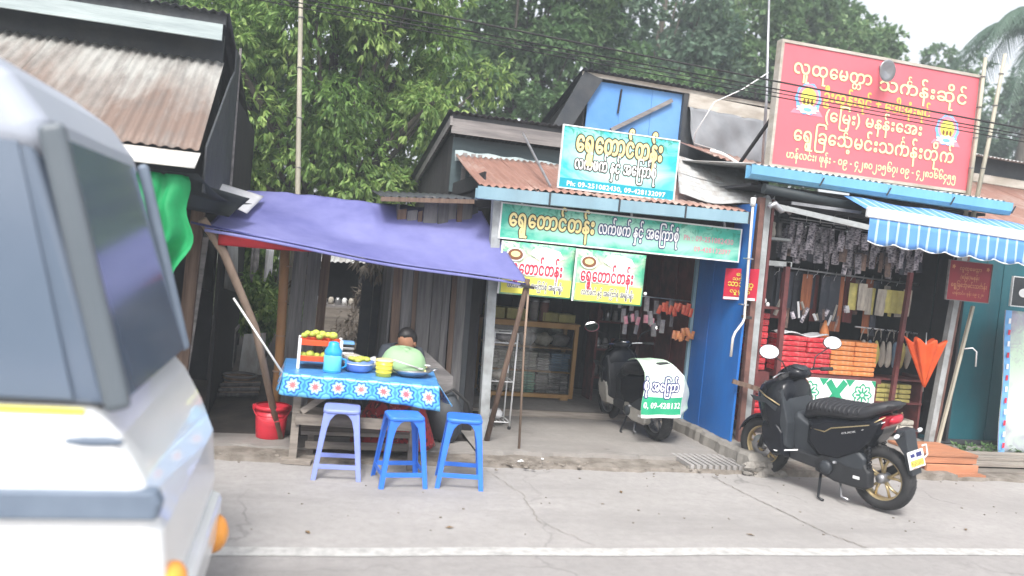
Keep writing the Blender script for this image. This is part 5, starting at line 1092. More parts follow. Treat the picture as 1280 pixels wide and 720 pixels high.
fc = thing('food_cover', 'pale green plastic dome cover propped over the metal basin', 'food cover', (.93, 6.72, .80))
Mt['cover'] = clothmat('pale_green_plastic', (.48, .70, .44), (.42, .64, .38), .35, 4, rough=.7)
fm = Matrix.Translation((.875, 6.76, .80)) @ Euler((R(12), R(4), 0)).to_matrix().to_4x4()
MB().lathe([(.195, 0), (.190, .03), (.168, .085), (.135, .125), (.10, .138), (0, .141)], (0, 0, 0), 28).xf(fm).build('dome', 'cover', fc, solid=.003)
MB().lathe([(.192, -.008), (.208, -.004), (.208, .004), (.192, .008)], (0, 0, 0), 28).xf(fm).build('rim', 'ink_cream', fc)
MB().lathe([(.03, .141), (.03, .15), (.0, .152)], (0, 0, 0), 14).xf(fm).build('knob', 'cover', fc)
# ================================================================== INSIDE THE TEA SHOP
Mt['ylw_wood'] = mat('yellow_brown_wood', (.46, .27, .10), (.34, .19, .07), scale=5, stretch=(1, 1, .3), bump=.15, rough=.5)
Mt['pane'] = mat('cabinet_glass', (.9, .92, .92), (.9, .92, .92), rough=.05, bump=0); Mt['pane'].node_tree.nodes['Principled BSDF'].inputs['Transmission Weight'].default_value = 1
Mt['shelfpk_cream'] = mat('cream_packets', (.55, .52, .46), (.36, .33, .28), scale=30, rough=.5, rnd=.3); Mt['shelfpk_grey'] = mat('grey_packets', (.33, .31, .31), (.18, .17, .17), scale=30, rough=.4, rnd=.35)
Mt['shelfpk_green'] = mat('green_packets', (.06, .38, .28), (.35, .48, .36), scale=24, rough=.4, rnd=.2); Mt['shelfpk_blue'] = mat('blue_packets', (.09, .18, .30), (.2, .26, .32), scale=24, rough=.4, rnd=.3)
Mt['carton_yellow'] = mat('yellow_carton', (.50, .46, .16), (.34, .30, .12), scale=9, rough=.6, rnd=.2); Mt['red_pack'] = mat('glossy_red_packets', (.56, .025, .04), (.62, .12, .12), scale=22, lo=.5, hi=.62, rough=.28, rnd=.15)
Mt['orange_pack'] = mat('glossy_orange_packets', (.78, .27, .08), (.80, .42, .22), scale=16, lo=.5, hi=.65, rough=.28, rnd=.08)
cb = thing('display_cabinet', 'yellow brown wooden glass display cabinet full of packets', 'cabinet', (2.75, 9.4, .125))
X0, X1, Y0, Y1, Z0, Z1 = 2.12, 3.27, 9.15, 9.62, .15, 1.04
for x in (X0, X1-.045):
    for y in (Y0, Y1-.04): MB().box(x, x+.045, y, y+.04, Z0, Z1).build('upright', 'ylw_wood', cb)
for z in (Z0, Z1-.045): MB().box(X0+.045, X1-.045, Y0+.003, Y0+.04, z, z+.045).build('rail', 'ylw_wood', cb)
MB().box(X0-.01, X1+.01, Y0-.01, Y1+.01, Z1+.001, Z1+.02).build('top', 'ylw_wood', cb); MB().box(X0, X1, Y1, Y1+.01, Z0, Z1).build('back', 'dark_void', cb); MB().box(X0+.046, X1-.046, Y0+.041, Y1, Z0+.02, Z0+.04).build('floor_board', 'ylw_wood', cb)
for z in (.45, .74): MB().box(X0+.046, X1-.046, Y0+.05, Y1, z, z+.012).build('shelf', 'ylw_wood', cb)
for x in (X0+.05, X1-.15): MB().box(x, x+.10, Y0+.02, Y1-.02, .125, Z0).build('foot', 'ylw_wood', cb)
MB().box(X0+.05, (X0+X1)/2, Y0+.018, Y0+.022, Z0+.05, Z1-.05).build('pane', 'pane', cb); MB().box((X0+X1)/2-.02, X1-.05, Y0+.026, Y0+.030, Z0+.05, Z1-.05).build('pane', 'pane', cb)
r_ = random.Random(12)
proto = {}
def packet(m_, x, y, z, w_, d_, h_, name, label, cat, group, key=None):
    k = (m_, w_, d_, h_, name)
    if k not in proto:
        b = MB().loft([(-w_/2, 0, 0, d_/2*.97, h_/2*.8), (-w_/2*.97, 0, 0, d_/2, h_/2*.96), (0, 0, 0, d_/2, h_/2), (w_/2*.97, 0, 0, d_/2, h_/2*.96), (w_/2, 0, 0, d_/2*.97, h_/2*.8)], 12, False, 9)
        o = b.build(name, m_); proto[k] = o
    else: o = proto[k].copy(); COL.objects.link(o)
    tag(o, label, cat, group); o.location = (x, y, z); o.rotation_euler = (0, 0, r_.uniform(-.05, .05)); return o
cols = [(2.24, 'shelfpk_cream'), (2.40, 'shelfpk_cream'), (2.565, 'shelfpk_cream'), (2.73, 'shelfpk_green'), (2.89, 'shelfpk_grey'), (3.05, 'shelfpk_blue'), (3.17, 'shelfpk_blue')]
names = {'shelfpk_cream': 'pale cream', 'shelfpk_green': 'green', 'shelfpk_grey': 'dull grey', 'shelfpk_blue': 'dark blue'}
for si, (z, nm_, n) in enumerate(((.19, 'bottom', 8), (.465, 'middle', 8))):
    for ci, (x, m_) in enumerate(cols):
        if si == 0 and ci >= 4: m_ = 'shelfpk_grey'
        if si == 1 and m_ == 'shelfpk_green': m_ = 'shelfpk_cream'
        for k in range(n - (ci*3+si) % 3):
            packet(m_, x+r_.uniform(-.006, .006), 9.36+r_.uniform(-.01, .01), z+.016+.031*k, .145 if ci < 6 else .09, .24, .028, 'packet', f'{names[m_]} packet, {ORD[k]} up in the {ORD[ci]} stack from left, {nm_} shelf of display cabinet', 'packet', f'{names[m_]} packets on the {nm_} cabinet shelf')
for i in range(5):
    o = MB().ell((0, 0, 0), (.115, .11, .085), 12, 8, fn=lambda p: p*(1+.14*math.sin(p.x*60+i)+.1*math.sin(p.z*70))).build('plastic_bag', ('white_cloth', 'shelfpk_grey', 'white_cloth', 'shelfpk_cream', 'shelfpk_grey')[i]); place(o, (2.27+.21*i, 9.37, .84+.0*i), i)
    tag(o, f'{("crumpled white", "grey", "lumpy white", "cream", "grey")[i]} plastic bag on the cabinet top shelf, {("first", "second", "third", "fourth", "last")[i]} from the left', 'bag')
for i, (x, w_, h_) in enumerate(((2.25, .22, .13), (2.50, .24, .13), (2.93, .2, .11), (3.14, .22, .10))):
    o = MB().box(-w_/2, w_/2, -.12, .12, 0, h_).build('carton', 'carton_yellow', bevel=.006); place(o, (x, 9.4, 1.062), .03*i); tag(o, f'dull yellow carton on top of the display cabinet, {("leftmost", "second", "third", "rightmost")[i]}', 'carton')
for i in range(2):
    t = thing('storage_jar', ('left', 'right')[i]+' of two tall brown jars standing on the display cabinet', 'jar', (2.73+.13*i, 9.33, 1.062)); MB().lathe([(0, 0), (.052, 0), (.055, .01), (.055, .22), (.05, .23), (0, .23)], (2.73+.13*i, 9.33, 1.062), 16).build('body', 'post_brown' if i else 'board_grey', t); MB().lathe([(.057, 0), (.057, .03), (0, .032)], (2.73+.13*i, 9.33, 1.292), 16).build('lid', 'steel', t)
rk = thing('wire_rack', 'white wire rack on castors just behind the left shop post', 'rack', (2.0, 7.85, .065))
for x in (1.88, 2.12):
    for y in (7.72, 7.98): MB().tube([(x, y, .10), (x, y, 1.04)], .009, 6).build('upright', 'white', rk); MB().ell((x, y, .085), .02, 8, 6).build('castor', 'black_rubber', rk)
for z in (.14, .55, .94, 1.04):
    MB().tube([(1.88, 7.72, z), (2.12, 7.72, z), (2.12, 7.98, z), (1.88, 7.98, z), (1.88, 7.72, z)], .007, 6).build('shelf_rail', 'white', rk)
    if z < 1: 
        for k in range(5): MB().tube([(1.92+.04*k, 7.72, z), (1.92+.04*k, 7.98, z)], .003, 4).build('shelf_wire', 'white', rk)
for i, (z, m_, lb) in enumerate(((.2, 'white_cloth', 'white bundle on the lowest shelf of the wire rack'), (.60, 'shelfpk_cream', 'cream bundle on the middle shelf of the wire rack'), (.99, 'shelfpk_grey', 'grey bundle on the top shelf of the wire rack'))):
    o = MB().ell((0, 0, 0), (.09, .09, .05), 10, 7, fn=lambda p: p*(1+.15*math.sin(p.x*70+i))).build('bundle', m_); place(o, (2.0, 7.85, z)); tag(o, lb, 'bundle')
o = MB().sheet(lambda u, v: (1.66+.05*u, 7.6+.5*u, 1.9-1.0*v+.01*math.sin(u*20)), 12, 6).build('blue_curtain', 'blue_wall', None, solid=.004); tag(o, 'dark blue cloth hanging just inside the left shop post', 'curtain')
# hanging packets strip and goods at the right
Mt['snack_red'] = mat('red_foil_packets', (.60, .05, .04), (.75, .18, .08), scale=25, rough=.35, rnd=.3); Mt['snack_clear'] = mat('dusty_clear_packets', (.36, .33, .33), (.18, .16, .18), scale=18, rough=.35, rnd=.4)
Mt['snack_pink'] = mat('pink_foil_packets', (.66, .16, .24), (.6, .35, .38), scale=22, rough=.35, rnd=.25); Mt['snack_orange'] = mat('orange_foil_packets', (.72, .30, .10), (.6, .2, .1), scale=22, rough=.35, rnd=.25)
hl = MB().tube([(3.2, 8.1, 1.52), (4.18, 8.1, 1.50)], .008, 6).build('hanging_rail', 'steel'); tag(hl, 'thin rail across the tea shop from which packets hang', 'rail')
def snack(m_, x, y, z, w_, h_, label, group, tilt=0, cat='packet', nm_='hanging_packet'):
    k = (m_, w_, h_)
    if k not in proto:
        def fn(u, v): 
            a, b = (u-.5), (v-.5); return (a*w_*(1-.1*abs(b)), -.014*math.cos(PI*a)*math.cos(PI*b), -v*h_)
        b = MB().sheet(fn, 6, 6); b.uv = None; b.sheet(lambda u, v: (-(u-.5)*w_*(1-.1*abs(v-.5)), .014*math.cos(PI*(u-.5))*math.cos(PI*(v-.5)), -v*h_), 6, 6); b.uv = None
        o = b.build(nm_, m_); proto[k] = o
    else: o = proto[k].copy(); COL.objects.link(o)
    tag(o, label, cat, group); o.location = (x, y, z); o.rotation_euler = (0, tilt, r_.uniform(-.5, .5)); return o
for i in range(12): snack('snack_red', 3.78+.035*i, 8.05+r_.uniform(-.04, .04), 1.46+r_.uniform(-.04, .02), .05, .10, f'small red foil packet hanging beside the blue wall, {ORD[i]} from the left', 'red packets hanging beside the blue wall', r_.uniform(-.4, .4))
for i in range(10): snack('snack_orange', 3.95+.025*i, 8.0+r_.uniform(-.04, .04), 1.18+r_.uniform(-.05, .03), .045, .09, f'small orange packet in the lower bunch by the blue wall, {ORD[i]} from the left', 'orange packets hanging beside the blue wall', r_.uniform(-.5, .5))
for i in range(14): snack('snack_clear', 3.35+.05*i, 8.15+r_.uniform(-.05, .05), 1.48-.12*(i % 3)+r_.uniform(-.03, .03), .06, .15, f'clear dusty packet hanging in the tea shop, {ORD[i]} from the left', 'clear packets hanging in the tea shop', r_.uniform(-.2, .2))
for i in range(5): snack('snack_pink', 3.42+.08*i, 8.12, 1.28+.03*(i % 2), .05, .09, f'small pink packet hanging in the tea shop, {ORD[i]} from the left', 'pink packets hanging in the tea shop', r_.uniform(-.3, .3))
sh = thing('wall_shelf', 'dark maroon shelf unit with goods at the back right of the tea shop', 'shelf', (3.9, 9.3, .125))
for x in (3.55, 4.1): MB().box(x, x+.03, 9.3, 9.6, .125, 1.6).build('side_panel', 'post_maroon', sh)
for z in (.4, .75, 1.1, 1.45): MB().box(3.58, 4.1, 9.3, 9.6, z, z+.02).build('shelf_board', 'post_maroon', sh)
for i in range(15):
    z = (.42, .77, 1.12)[i//5]; o = MB().lathe([(0, 0), (.035, 0), (.035, .09), (.02, .13), (0, .13)], (0, 0, 0), 10).build('bottle', ('shelfpk_grey', 'post_maroon', 'steel')[i % 3]); place(o, (3.63+.1*(i % 5), 9.42, z)); tag(o, f'dim bottle on the {("lowest", "middle", "upper")[i//5]} board of the maroon shelf, {ORD[i % 5]} from left', 'bottle', f'bottles on the {("lowest", "middle", "upper")[i//5]} maroon shelf')

# ================================================================== INSIDE THE ROBE SHOP
def stack(m_, x0, nx, w_, z0, nz, h_, y, label, group, d_=.26):
    for j in range(nx):
        for k in range(nz): packet(m_, x0+w_*(j+.5)+r_.uniform(-.004, .004), y+r_.uniform(-.008, .008), z0+h_*(k+.5), w_*.985, d_, h_*.95, 'robe_packet', f'{label}, {ORD[nz-1-k]} from the top' + (f' of its {("left", "right")[j]} column' if nx > 1 else ''), 'packet', group)
ct = thing('display_table', 'low table under the stacks of red and orange packets', 'table', (5.5, 7.6, .2))
MB().box(4.92, 6.20, 7.42, 7.86, .80, .86).build('tabletop', 'post_maroon', ct)
for x in (4.94, 6.14):
    for y in (7.45, 7.8): MB().box(x, x+.04, y, y+.04, .2, .80).build('leg', 'post_maroon', ct)
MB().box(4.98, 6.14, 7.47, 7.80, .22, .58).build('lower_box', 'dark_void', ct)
stack('red_pack', 4.94, 2, .305, .865, 7, .056, 7.58, 'glossy red packet left of the orange ones', 'red packets stacked on the display table')
stack('orange_pack', 5.56, 2, .285, .865, 7, .054, 7.58, 'glossy orange packet on the table', 'orange packets stacked on the display table')
stack('red_pack', 4.52, 1, .27, .86, 9, .068, 7.62, 'red packet in the tall stack beside the grey post', 'red packets stacked beside the shop post'); stack('red_pack', 4.55, 1, .27, .30, 5, .06, 7.5, 'red packet low behind the motorbike handlebar', 'red packets low beside the shop post')
o = MB().box(4.50, 4.83, 7.45, 7.82, .62, .85).build('box_stand', 'post_maroon'); tag(o, 'maroon box carrying the tall stack of red packets', 'box')
o = MB().sheet(lambda u, v: (4.96+.55*u, 7.46+.24*v, 1.27+.02*math.sin(u*8)+.01*math.sin(v*9)), 10, 6).build('plastic_sheet', 'white_cloth', None, solid=.004); tag(o, 'white plastic sheet lying on top of the red packets', 'plastic sheet')
lt = thing('patterned_board', 'green and white lotus patterned board below the packet stacks', 'board', (5.65, 7.4, .5))
flat('board', 'ink_white', lt, 5.14, 6.12, .50, .83, 7.405, .015)
for k in range(3):
    cx = 5.30+.33*k; cz = .67
    if k == 1:
        for a in (PI/4, -PI/4): MB().bar((cx-.15*math.cos(a), 7.402, cz-.19*math.sin(a)), (cx+.15*math.cos(a), 7.402, cz+.19*math.sin(a)), .003, .075, upv=(0, 0, 1)).xf(Matrix.Translation((0, 0 if a > 0 else -.001, 0))).build('green_cross', 'ink_green', lt)
    else:
        disc('rosette_ring', 'ink_green', lt, cx, cz, .115, .115, 7.403, 40, 8, .12); disc('rosette_white', 'ink_white', lt, cx, cz, .095, .095, 7.402, 40, 8, .12); disc('rosette_petals', 'ink_green', lt, cx, cz, .062, .062, 7.401, 48, 8, .45); disc('rosette_heart', 'ink_white', lt, cx, cz, .02, .02, 7.400)
        for q in range(8): disc('dot', 'ink_green', lt, cx+.085*math.cos(q*PI/4+.39), cz+.085*math.sin(q*PI/4+.39), .011, .011, 7.4005, 10)
for k in range(4):
    cx = 5.14+.327*k
    for s_ in (-1, 1):
        x_a, x_b = max(5.14, cx-.06), min(6.12, cx+.06); zz = .665+s_*.165
        MB().add([(x_a, 7.4035, zz), (x_b, 7.4035, zz), (min(6.12, max(5.14, cx)), 7.4035, zz-s_*.08)], [(0, 1, 2)]).build('corner_leaf', 'ink_green', lt)
# left shelf unit
ls = thing('corner_shelf', 'small grey and maroon open shelf at the left of the robe shop', 'shelf', (4.65, 7.5, 1.5))
for z in (2.24, 1.98, 1.52): MB().box(4.46, 4.86, 7.36, 7.62, z, z+.025).build('shelf_board', 'post_grey' if z > 1.6 else 'post_maroon', ls)
MB().box(4.46, 4.86, 7.62, 7.635, .86, 2.5).build('back', 'dark_void', ls)
for i, (x, z) in enumerate(((4.58, 1.61), (4.66, 1.60), (4.60, 1.57), (4.70, 1.56))):
    o = MB().ell((0, 0, 0), (.022, .02, .028), 10, 8).build('egg_ornament', 'white'); place(o, (x, 7.42, z+.0)); tag(o, f'small white egg shaped ornament on the corner shelf, {ORD[i]} of four', 'ornament', 'white ornaments on the corner shelf')
for i in range(4):
    o = MB().lathe([(0, 0), (.03, 0), (.04, .05), (.025, .11), (.03, .16), (0, .17)], (0, 0, 0), 12).build('figurine', ('board_grey', 'steel', 'board_cream', 'plank_grey')[i]); place(o, (4.55+.075*i, 7.48, 2.265)); tag(o, ('grey', 'steel coloured', 'cream', 'dark grey')[i]+' little figure on the upper corner shelf', 'figurine')
# hanging stock
Mt['pk_lav'] = mat('lavender_plastic_packets', (.50, .46, .50), (.07, .065, .09), scale=26, lo=.42, hi=.6, stretch=(1, 1, 2), rough=.3, rnd=.45); Mt['pk_dark'] = mat('dark_hanging_cloth', (.035, .04, .055), (.09, .09, .11), scale=10, lo=.5, hi=.75, rough=.7, rnd=.5)
Mt['pk_maroon'] = mat('maroon_robe_cloth', (.16, .03, .03), (.08, .02, .02), scale=10, stretch=(3, 1, .4), rough=.8, rnd=.3); Mt['pk_rust'] = mat('rust_robe_cloth', (.34, .12, .05), (.2, .06, .03), scale=10, stretch=(3, 1, .4), rough=.8, rnd=.3)
Mt['pk_brown'] = mat('brown_printed_packets', (.30, .20, .16), (.10, .07, .07), scale=22, rough=.4, rnd=.4)
Mt['bag_beige'] = mat('beige_cloth_bag', (.42, .38, .32), (.22, .2, .18), scale=10, stretch=(2, 1, .5), rough=.7, rnd=.3); Mt['bag_yellow'] = mat('dull_yellow_packet', (.50, .44, .14), (.34, .30, .10), scale=10, rough=.4, rnd=.2)
for row in range(3):
    hr_ = MB().tube([(4.9, 7.5+.3*row, 2.50), (6.85, 7.5+.3*row, 2.46)], .007, 6).build('hanging_rail', 'steel'); tag(hr_, f'{("front", "middle", "rear")[row]} hanging rail under the robe shop ceiling', 'rail')
    for i in range(19):
        x = 4.95+.10*i+r_.uniform(-.02, .02); snack('pk_lav', x, 7.5+.3*row+r_.uniform(-.06, .06), 2.47-.02*row-r_.choice((0, 0, .05, .09)), r_.choice((.07, .085, .1)), r_.choice((.18, .24, .30)), f'lavender grey packet on the {("front", "middle", "rear")[row]} ceiling rail of the robe shop, {ORD[i]} from left', f'lavender packets on the {("front", "middle", "rear")[row]} rail', r_.uniform(-.1, .1))
for row in range(2):
    for i in range(18):
        x = 4.95+.10*i+r_.uniform(-.02, .02); snack(r_.choice(('pk_lav', 'pk_lav', 'pk_dark', 'pk_brown')), x, 7.58+.1*row+r_.uniform(-.03, .03), 2.27-.02*row-r_.choice((0, .03, .07)), r_.choice((.06, .08, .1)), r_.choice((.12, .18, .22)), f'small packet in the {("front", "back")[row]} lower hanging row of the robe shop, {ORD[i]} from left', f'small grey packets, {("front", "back")[row]} lower row', r_.uniform(-.1, .1))
for i in range(4):
    t = thing('hanging_bell', f'small dark bell ornament under the roller awning, {("leftmost", "second", "third", "rightmost")[i]} of four', 'bell', (4.97+.165*i, 7.3, 2.42))
    MB().lathe([(0, .03), (.012, .028), (.016, .01), (.022, 0), (0, .002)], (4.97+.165*i, 7.3, 2.42), 12).build('cup', 'black_gloss', t); MB().ell((4.97+.165*i, 7.3, 2.405), .008, 8, 6).build('clapper', 'white', t); MB().tube([(4.97+.165*i, 7.3, 2.45), (4.97+.165*i, 7.3, 2.56)], .0025, 4).build('cord', 'white', t)
mr = MB().tube([(4.95, 7.78, 1.98), (6.85, 7.78, 1.93)], .012, 6).build('clothes_rail', 'steel'); tag(mr, 'clothes rail with dark robes at mid height in the robe shop', 'rail')
for i in range(22): snack(('pk_dark', 'pk_dark', 'pk_maroon', 'pk_dark', 'pk_brown', 'pk_dark', 'pk_rust')[i % 7], 4.98+.062*i, 7.80+r_.uniform(-.08, .08), 1.95+r_.uniform(-.03, .0), r_.choice((.05, .09, .13)), r_.choice((.4, .52, .62)), f'folded cloth on the dark clothes rail of the robe shop, {ORD[i]} from the left', 'dark cloths on the clothes rail', 0, 'cloth', 'hanging_cloth')
for i in range(9): snack('bag_beige' if i % 3 else 'bag_yellow', 5.95+.085*i, 7.70+r_.uniform(-.04, .04), 1.86+r_.uniform(-.03, .03), .10, .30, f'pale bag on the upper right rail of the robe shop, {ORD[i]} from the left', 'pale bags on the upper right rail', r_.uniform(-.1, .1), 'bag', 'hanging_bag')
for i in range(3): snack('bag_yellow', 6.34+.11*i, 7.66, 1.84, .11, .26, f'dull yellow packet hanging beside the right maroon post, {ORD[i]} from the left', 'yellow packets by the right maroon post')
for i in range(8):
    x = 6.02+.085*i; t = thing('hooped_bag', f'bag with hooped handle on the lower right rail, {ORD[i]} from the left', 'bag', (x, 7.55, 1.42), 'hooped bags on the lower right rail')
    MB().tube([(x-.045+.045*(1-math.cos(a)), 7.55-.02*math.sin(a), 1.26+.14*math.sin(a)) for a in [PI*k/10 for k in range(11)]], .006, 6).build('handle', 'black_gloss' if i % 2 else 'bag_beige', t)
    MB().ell((x, 7.55, 1.12), (.045, .03, .15), 10, 8, fn=lambda p: Vector((p.x*(1+.25*math.sin(p.z*20+i)), p.y, p.z))).build('body', ('bag_beige', 'shelfpk_blue', 'bag_yellow', 'bag_beige')[i % 4], t)
mr = MB().tube([(5.9, 7.56, 1.40), (6.72, 7.56, 1.38)], .01, 6).build('clothes_rail', 'steel'); tag(mr, 'lower right rail holding bags beside the maroon post', 'rail')
o = MB().lathe([(.0, 0), (.055, 0), (.05, .06), (.012, .18), (0, .19)], (0, 0, 0), 14).build('orange_cone', 'orange_pack'); place(o, (5.62, 7.7, 1.25)); tag(o, 'orange wrapped cone standing on the packet stacks', 'parcel')
# lower right shelves
rs = thing('low_shelf', 'low shelf with yellow and white boxes at the right of the robe shop', 'shelf', (6.5, 7.6, .2))
for z in (.26, .58, .84): MB().box(6.16, 6.84, 7.5, 7.85, z, z+.02).build('shelf_board', 'post_maroon', rs)
for x in (6.15, 6.82): MB().box(x, x+.025, 7.52, 7.84, .2, .9).build('side_panel', 'post_maroon', rs)
for i in range(12): packet('bag_yellow', 6.26+.17*(i % 3), 7.62, .61+.055*(i//3), .16, .22, .05, 'yellow_box', f'flat yellow box on the low shelf, {ORD[i % 3]} column from left, {ORD[i//3]} up', 'box', 'yellow boxes on the low shelf')
for i in range(6): packet('shelfpk_cream', 6.28+.2*(i % 3), 7.62, .31+.06*(i//3), .18, .22, .055, 'white_box', f'white box on the lowest shelf, {ORD[i % 3]} column from left, {ORD[i//3]} up', 'box', 'white boxes on the lowest shelf')
# folded orange umbrella cone hung at the post
um = thing('orange_umbrella', 'orange folded fabric cone with scalloped top hanging before the right post', 'umbrella', (6.48, 7.18, .8))
Mt['umb'] = clothmat('orange_red_fabric', (.82, .13, .03), (.72, .09, .02), .2, 8)
def ub_(u, v):
    t = 2*PI*u; q = v; r0_ = .012+.215*q; pl = 1+(.16*q)*math.cos(8*t); zt = .50*q + (.03*q**6)*math.cos(8*t)
    return (6.49+.05*(1-q)+r0_*pl*math.cos(t), 7.17+r0_*pl*.55*math.sin(t), .83+zt)
MB().sheet(ub_, 96, 14).build('canopy', 'umb', um, solid=.003)
for k in range(8):
    t = 2*PI*k/8; MB().tube([ub_(k/8, .05), ub_(k/8, 1)], .004, 5).build('rib', 'umb', um)
MB().tube([(6.53, 7.17, .78), (6.49, 7.17, 1.42)], .006, 6).build('rod', 'steel', um)
MB().bar((6.85, 7.22, .2), (7.08, 7.2, 1.75), .03).build('pole', 'bamboo_pale', None); o = bpy.data.objects['pole']; tag(o, 'pale pole leaning against the brown post under the hanging maroon sign', 'pole')
o = MB().tube([(6.98, 7.15, 1.28), (7.04, 7.1, 1.30), (7.10, 7.1, 1.26), (7.11, 7.1, 1.10)], .008, 6).build('tie_cord', 'white'); tag(o, 'white cord knotted round the pale leaning pole', 'cord')

for i in range(16):
    x = 5.02+.055*i+r_.uniform(-.02, .02); snack(('bag_beige', 'pk_brown', 'pk_lav', 'white_cloth')[i % 4], x, 7.62+r_.uniform(-.03, .03), 1.62-r_.choice((0, .06, .12)), r_.choice((.03, .045)), r_.choice((.08, .12, .18)), f'little pale strap hanging low before the dark cloths, {ORD[i]} from the left', 'small pale straps before the dark cloths', r_.uniform(-.5, .5), 'strap', 'hanging_strap')
for i in range(14):
    x = 5.0+.12*i; t = MB().tube([(-.05, 0, 0), (-.03, 0, .035), (0, 0, .05), (.0, 0, .085), (.012, 0, .1)], .004, 5) if 'coat_hanger' not in proto else None
    o = t.build('coat_hanger', 'steel') if t else proto['coat_hanger'].copy()
    if t: proto['coat_hanger'] = o
    else: COL.objects.link(o)
    o.location = (x, 7.74, 1.88+.01*(i % 3)); o.rotation_euler = (0, 0, .3*(i % 4)); tag(o, f'bent wire hanger on the dark clothes rail, {ORD[i]} from the left', 'hanger', 'wire hangers on the clothes rail')
# ================================================================== MOTORBIKES
Mt['bk_red'] = mat('deep_red_paint', (.28, .01, .02), (.22, .01, .02), rough=.2, bump=0, coat=.5); Mt['lens_red'] = mat('red_lamp_lens', (.55, .02, .04), (.45, .02, .04), rough=.15, bump=0)
Mt['lens_clear'] = mat('clear_lamp_lens', (.7, .72, .74), (.6, .62, .64), rough=.12, bump=0); Mt['mirror'] = mat('mirror_glass', (.9, .9, .9), (.88, .88, .88), rough=.03, metal=1, bump=0)
Mt['vinyl'] = mat('black_vinyl_seat', (.022, .022, .026), (.03, .03, .034), rough=.5, bump=.15); Mt['alloy'] = mat('grey_cast_alloy', (.30, .30, .31), (.2, .2, .21), rough=.45, metal=.7, bump=.2); Mt['silver'] = mat('dusty_silver_paint', (.42, .40, .36), (.32, .30, .27), rough=.35, bump=.05, dirt=.4)
Mt['gpl'] = mat('grey_plastic', (.035, .04, .047), (.026, .03, .036), rough=.5, bump=.05)
def wheel(parent, x, hw, m_rim, front=False):
    w_ = MB().lathe([(.185, -hw*.62), (.20, -hw*.95), (.235, -hw), (.262, -hw*.7), (.275, 0), (.262, hw*.7), (.235, hw), (.20, hw*.95), (.185, hw*.62)], (x, 0, .275), 40, 'Y').build('wheel', 'black_rubber', parent)
    gr_ = MB()
    for k in range(30):
        a = 2*PI*k/30
        for s_ in (-1, 1):
            p = Vector((x+.270*math.cos(a), s_*.008, .275+.270*math.sin(a))); q = Vector((x+.262*math.cos(a+.1), s_*hw*.72, .275+.262*math.sin(a+.1))); gr_.bar(p, q, .008, .004)
    gr_.build('tread', 'black_plastic', w_)['kind'] = 'stuff'
    MB().lathe([(.190, -hw*.6), (.176, -hw*.62), (.170, -hw*.3), (.168, 0), (.170, hw*.3), (.176, hw*.62), (.190, hw*.6)], (x, 0, .275), 40, 'Y').build('rim', m_rim, w_)
    for k in range(5):
        a = 2*PI*k/5+.3
        for da in (-.20, .20):
            p0 = (x+.035*math.cos(a), 0, .275+.035*math.sin(a)); p1 = (x+.11*math.cos(a+da*.75), .008, .275+.11*math.sin(a+da*.75)); p2 = (x+.176*math.cos(a+da*1.3), 0, .275+.176*math.sin(a+da*1.3))
            MB().tube([p0, p1, p2], [.016, .011, .012], 6).build('spoke', m_rim, w_)
    MB().lathe([(0, -hw), (.035, -hw), (.045, -hw*.4), (.045, hw*.4), (.035, hw), (0, hw)], (x, 0, .275), 20, 'Y').build('hub', 'alloy', w_)
    if front: MB().lathe([(.06, .045), (.105, .045), (.105, .049), (.06, .049)], (x, 0, .275), 28, 'Y').build('brake_disc', 'steel', w_)
    return w_
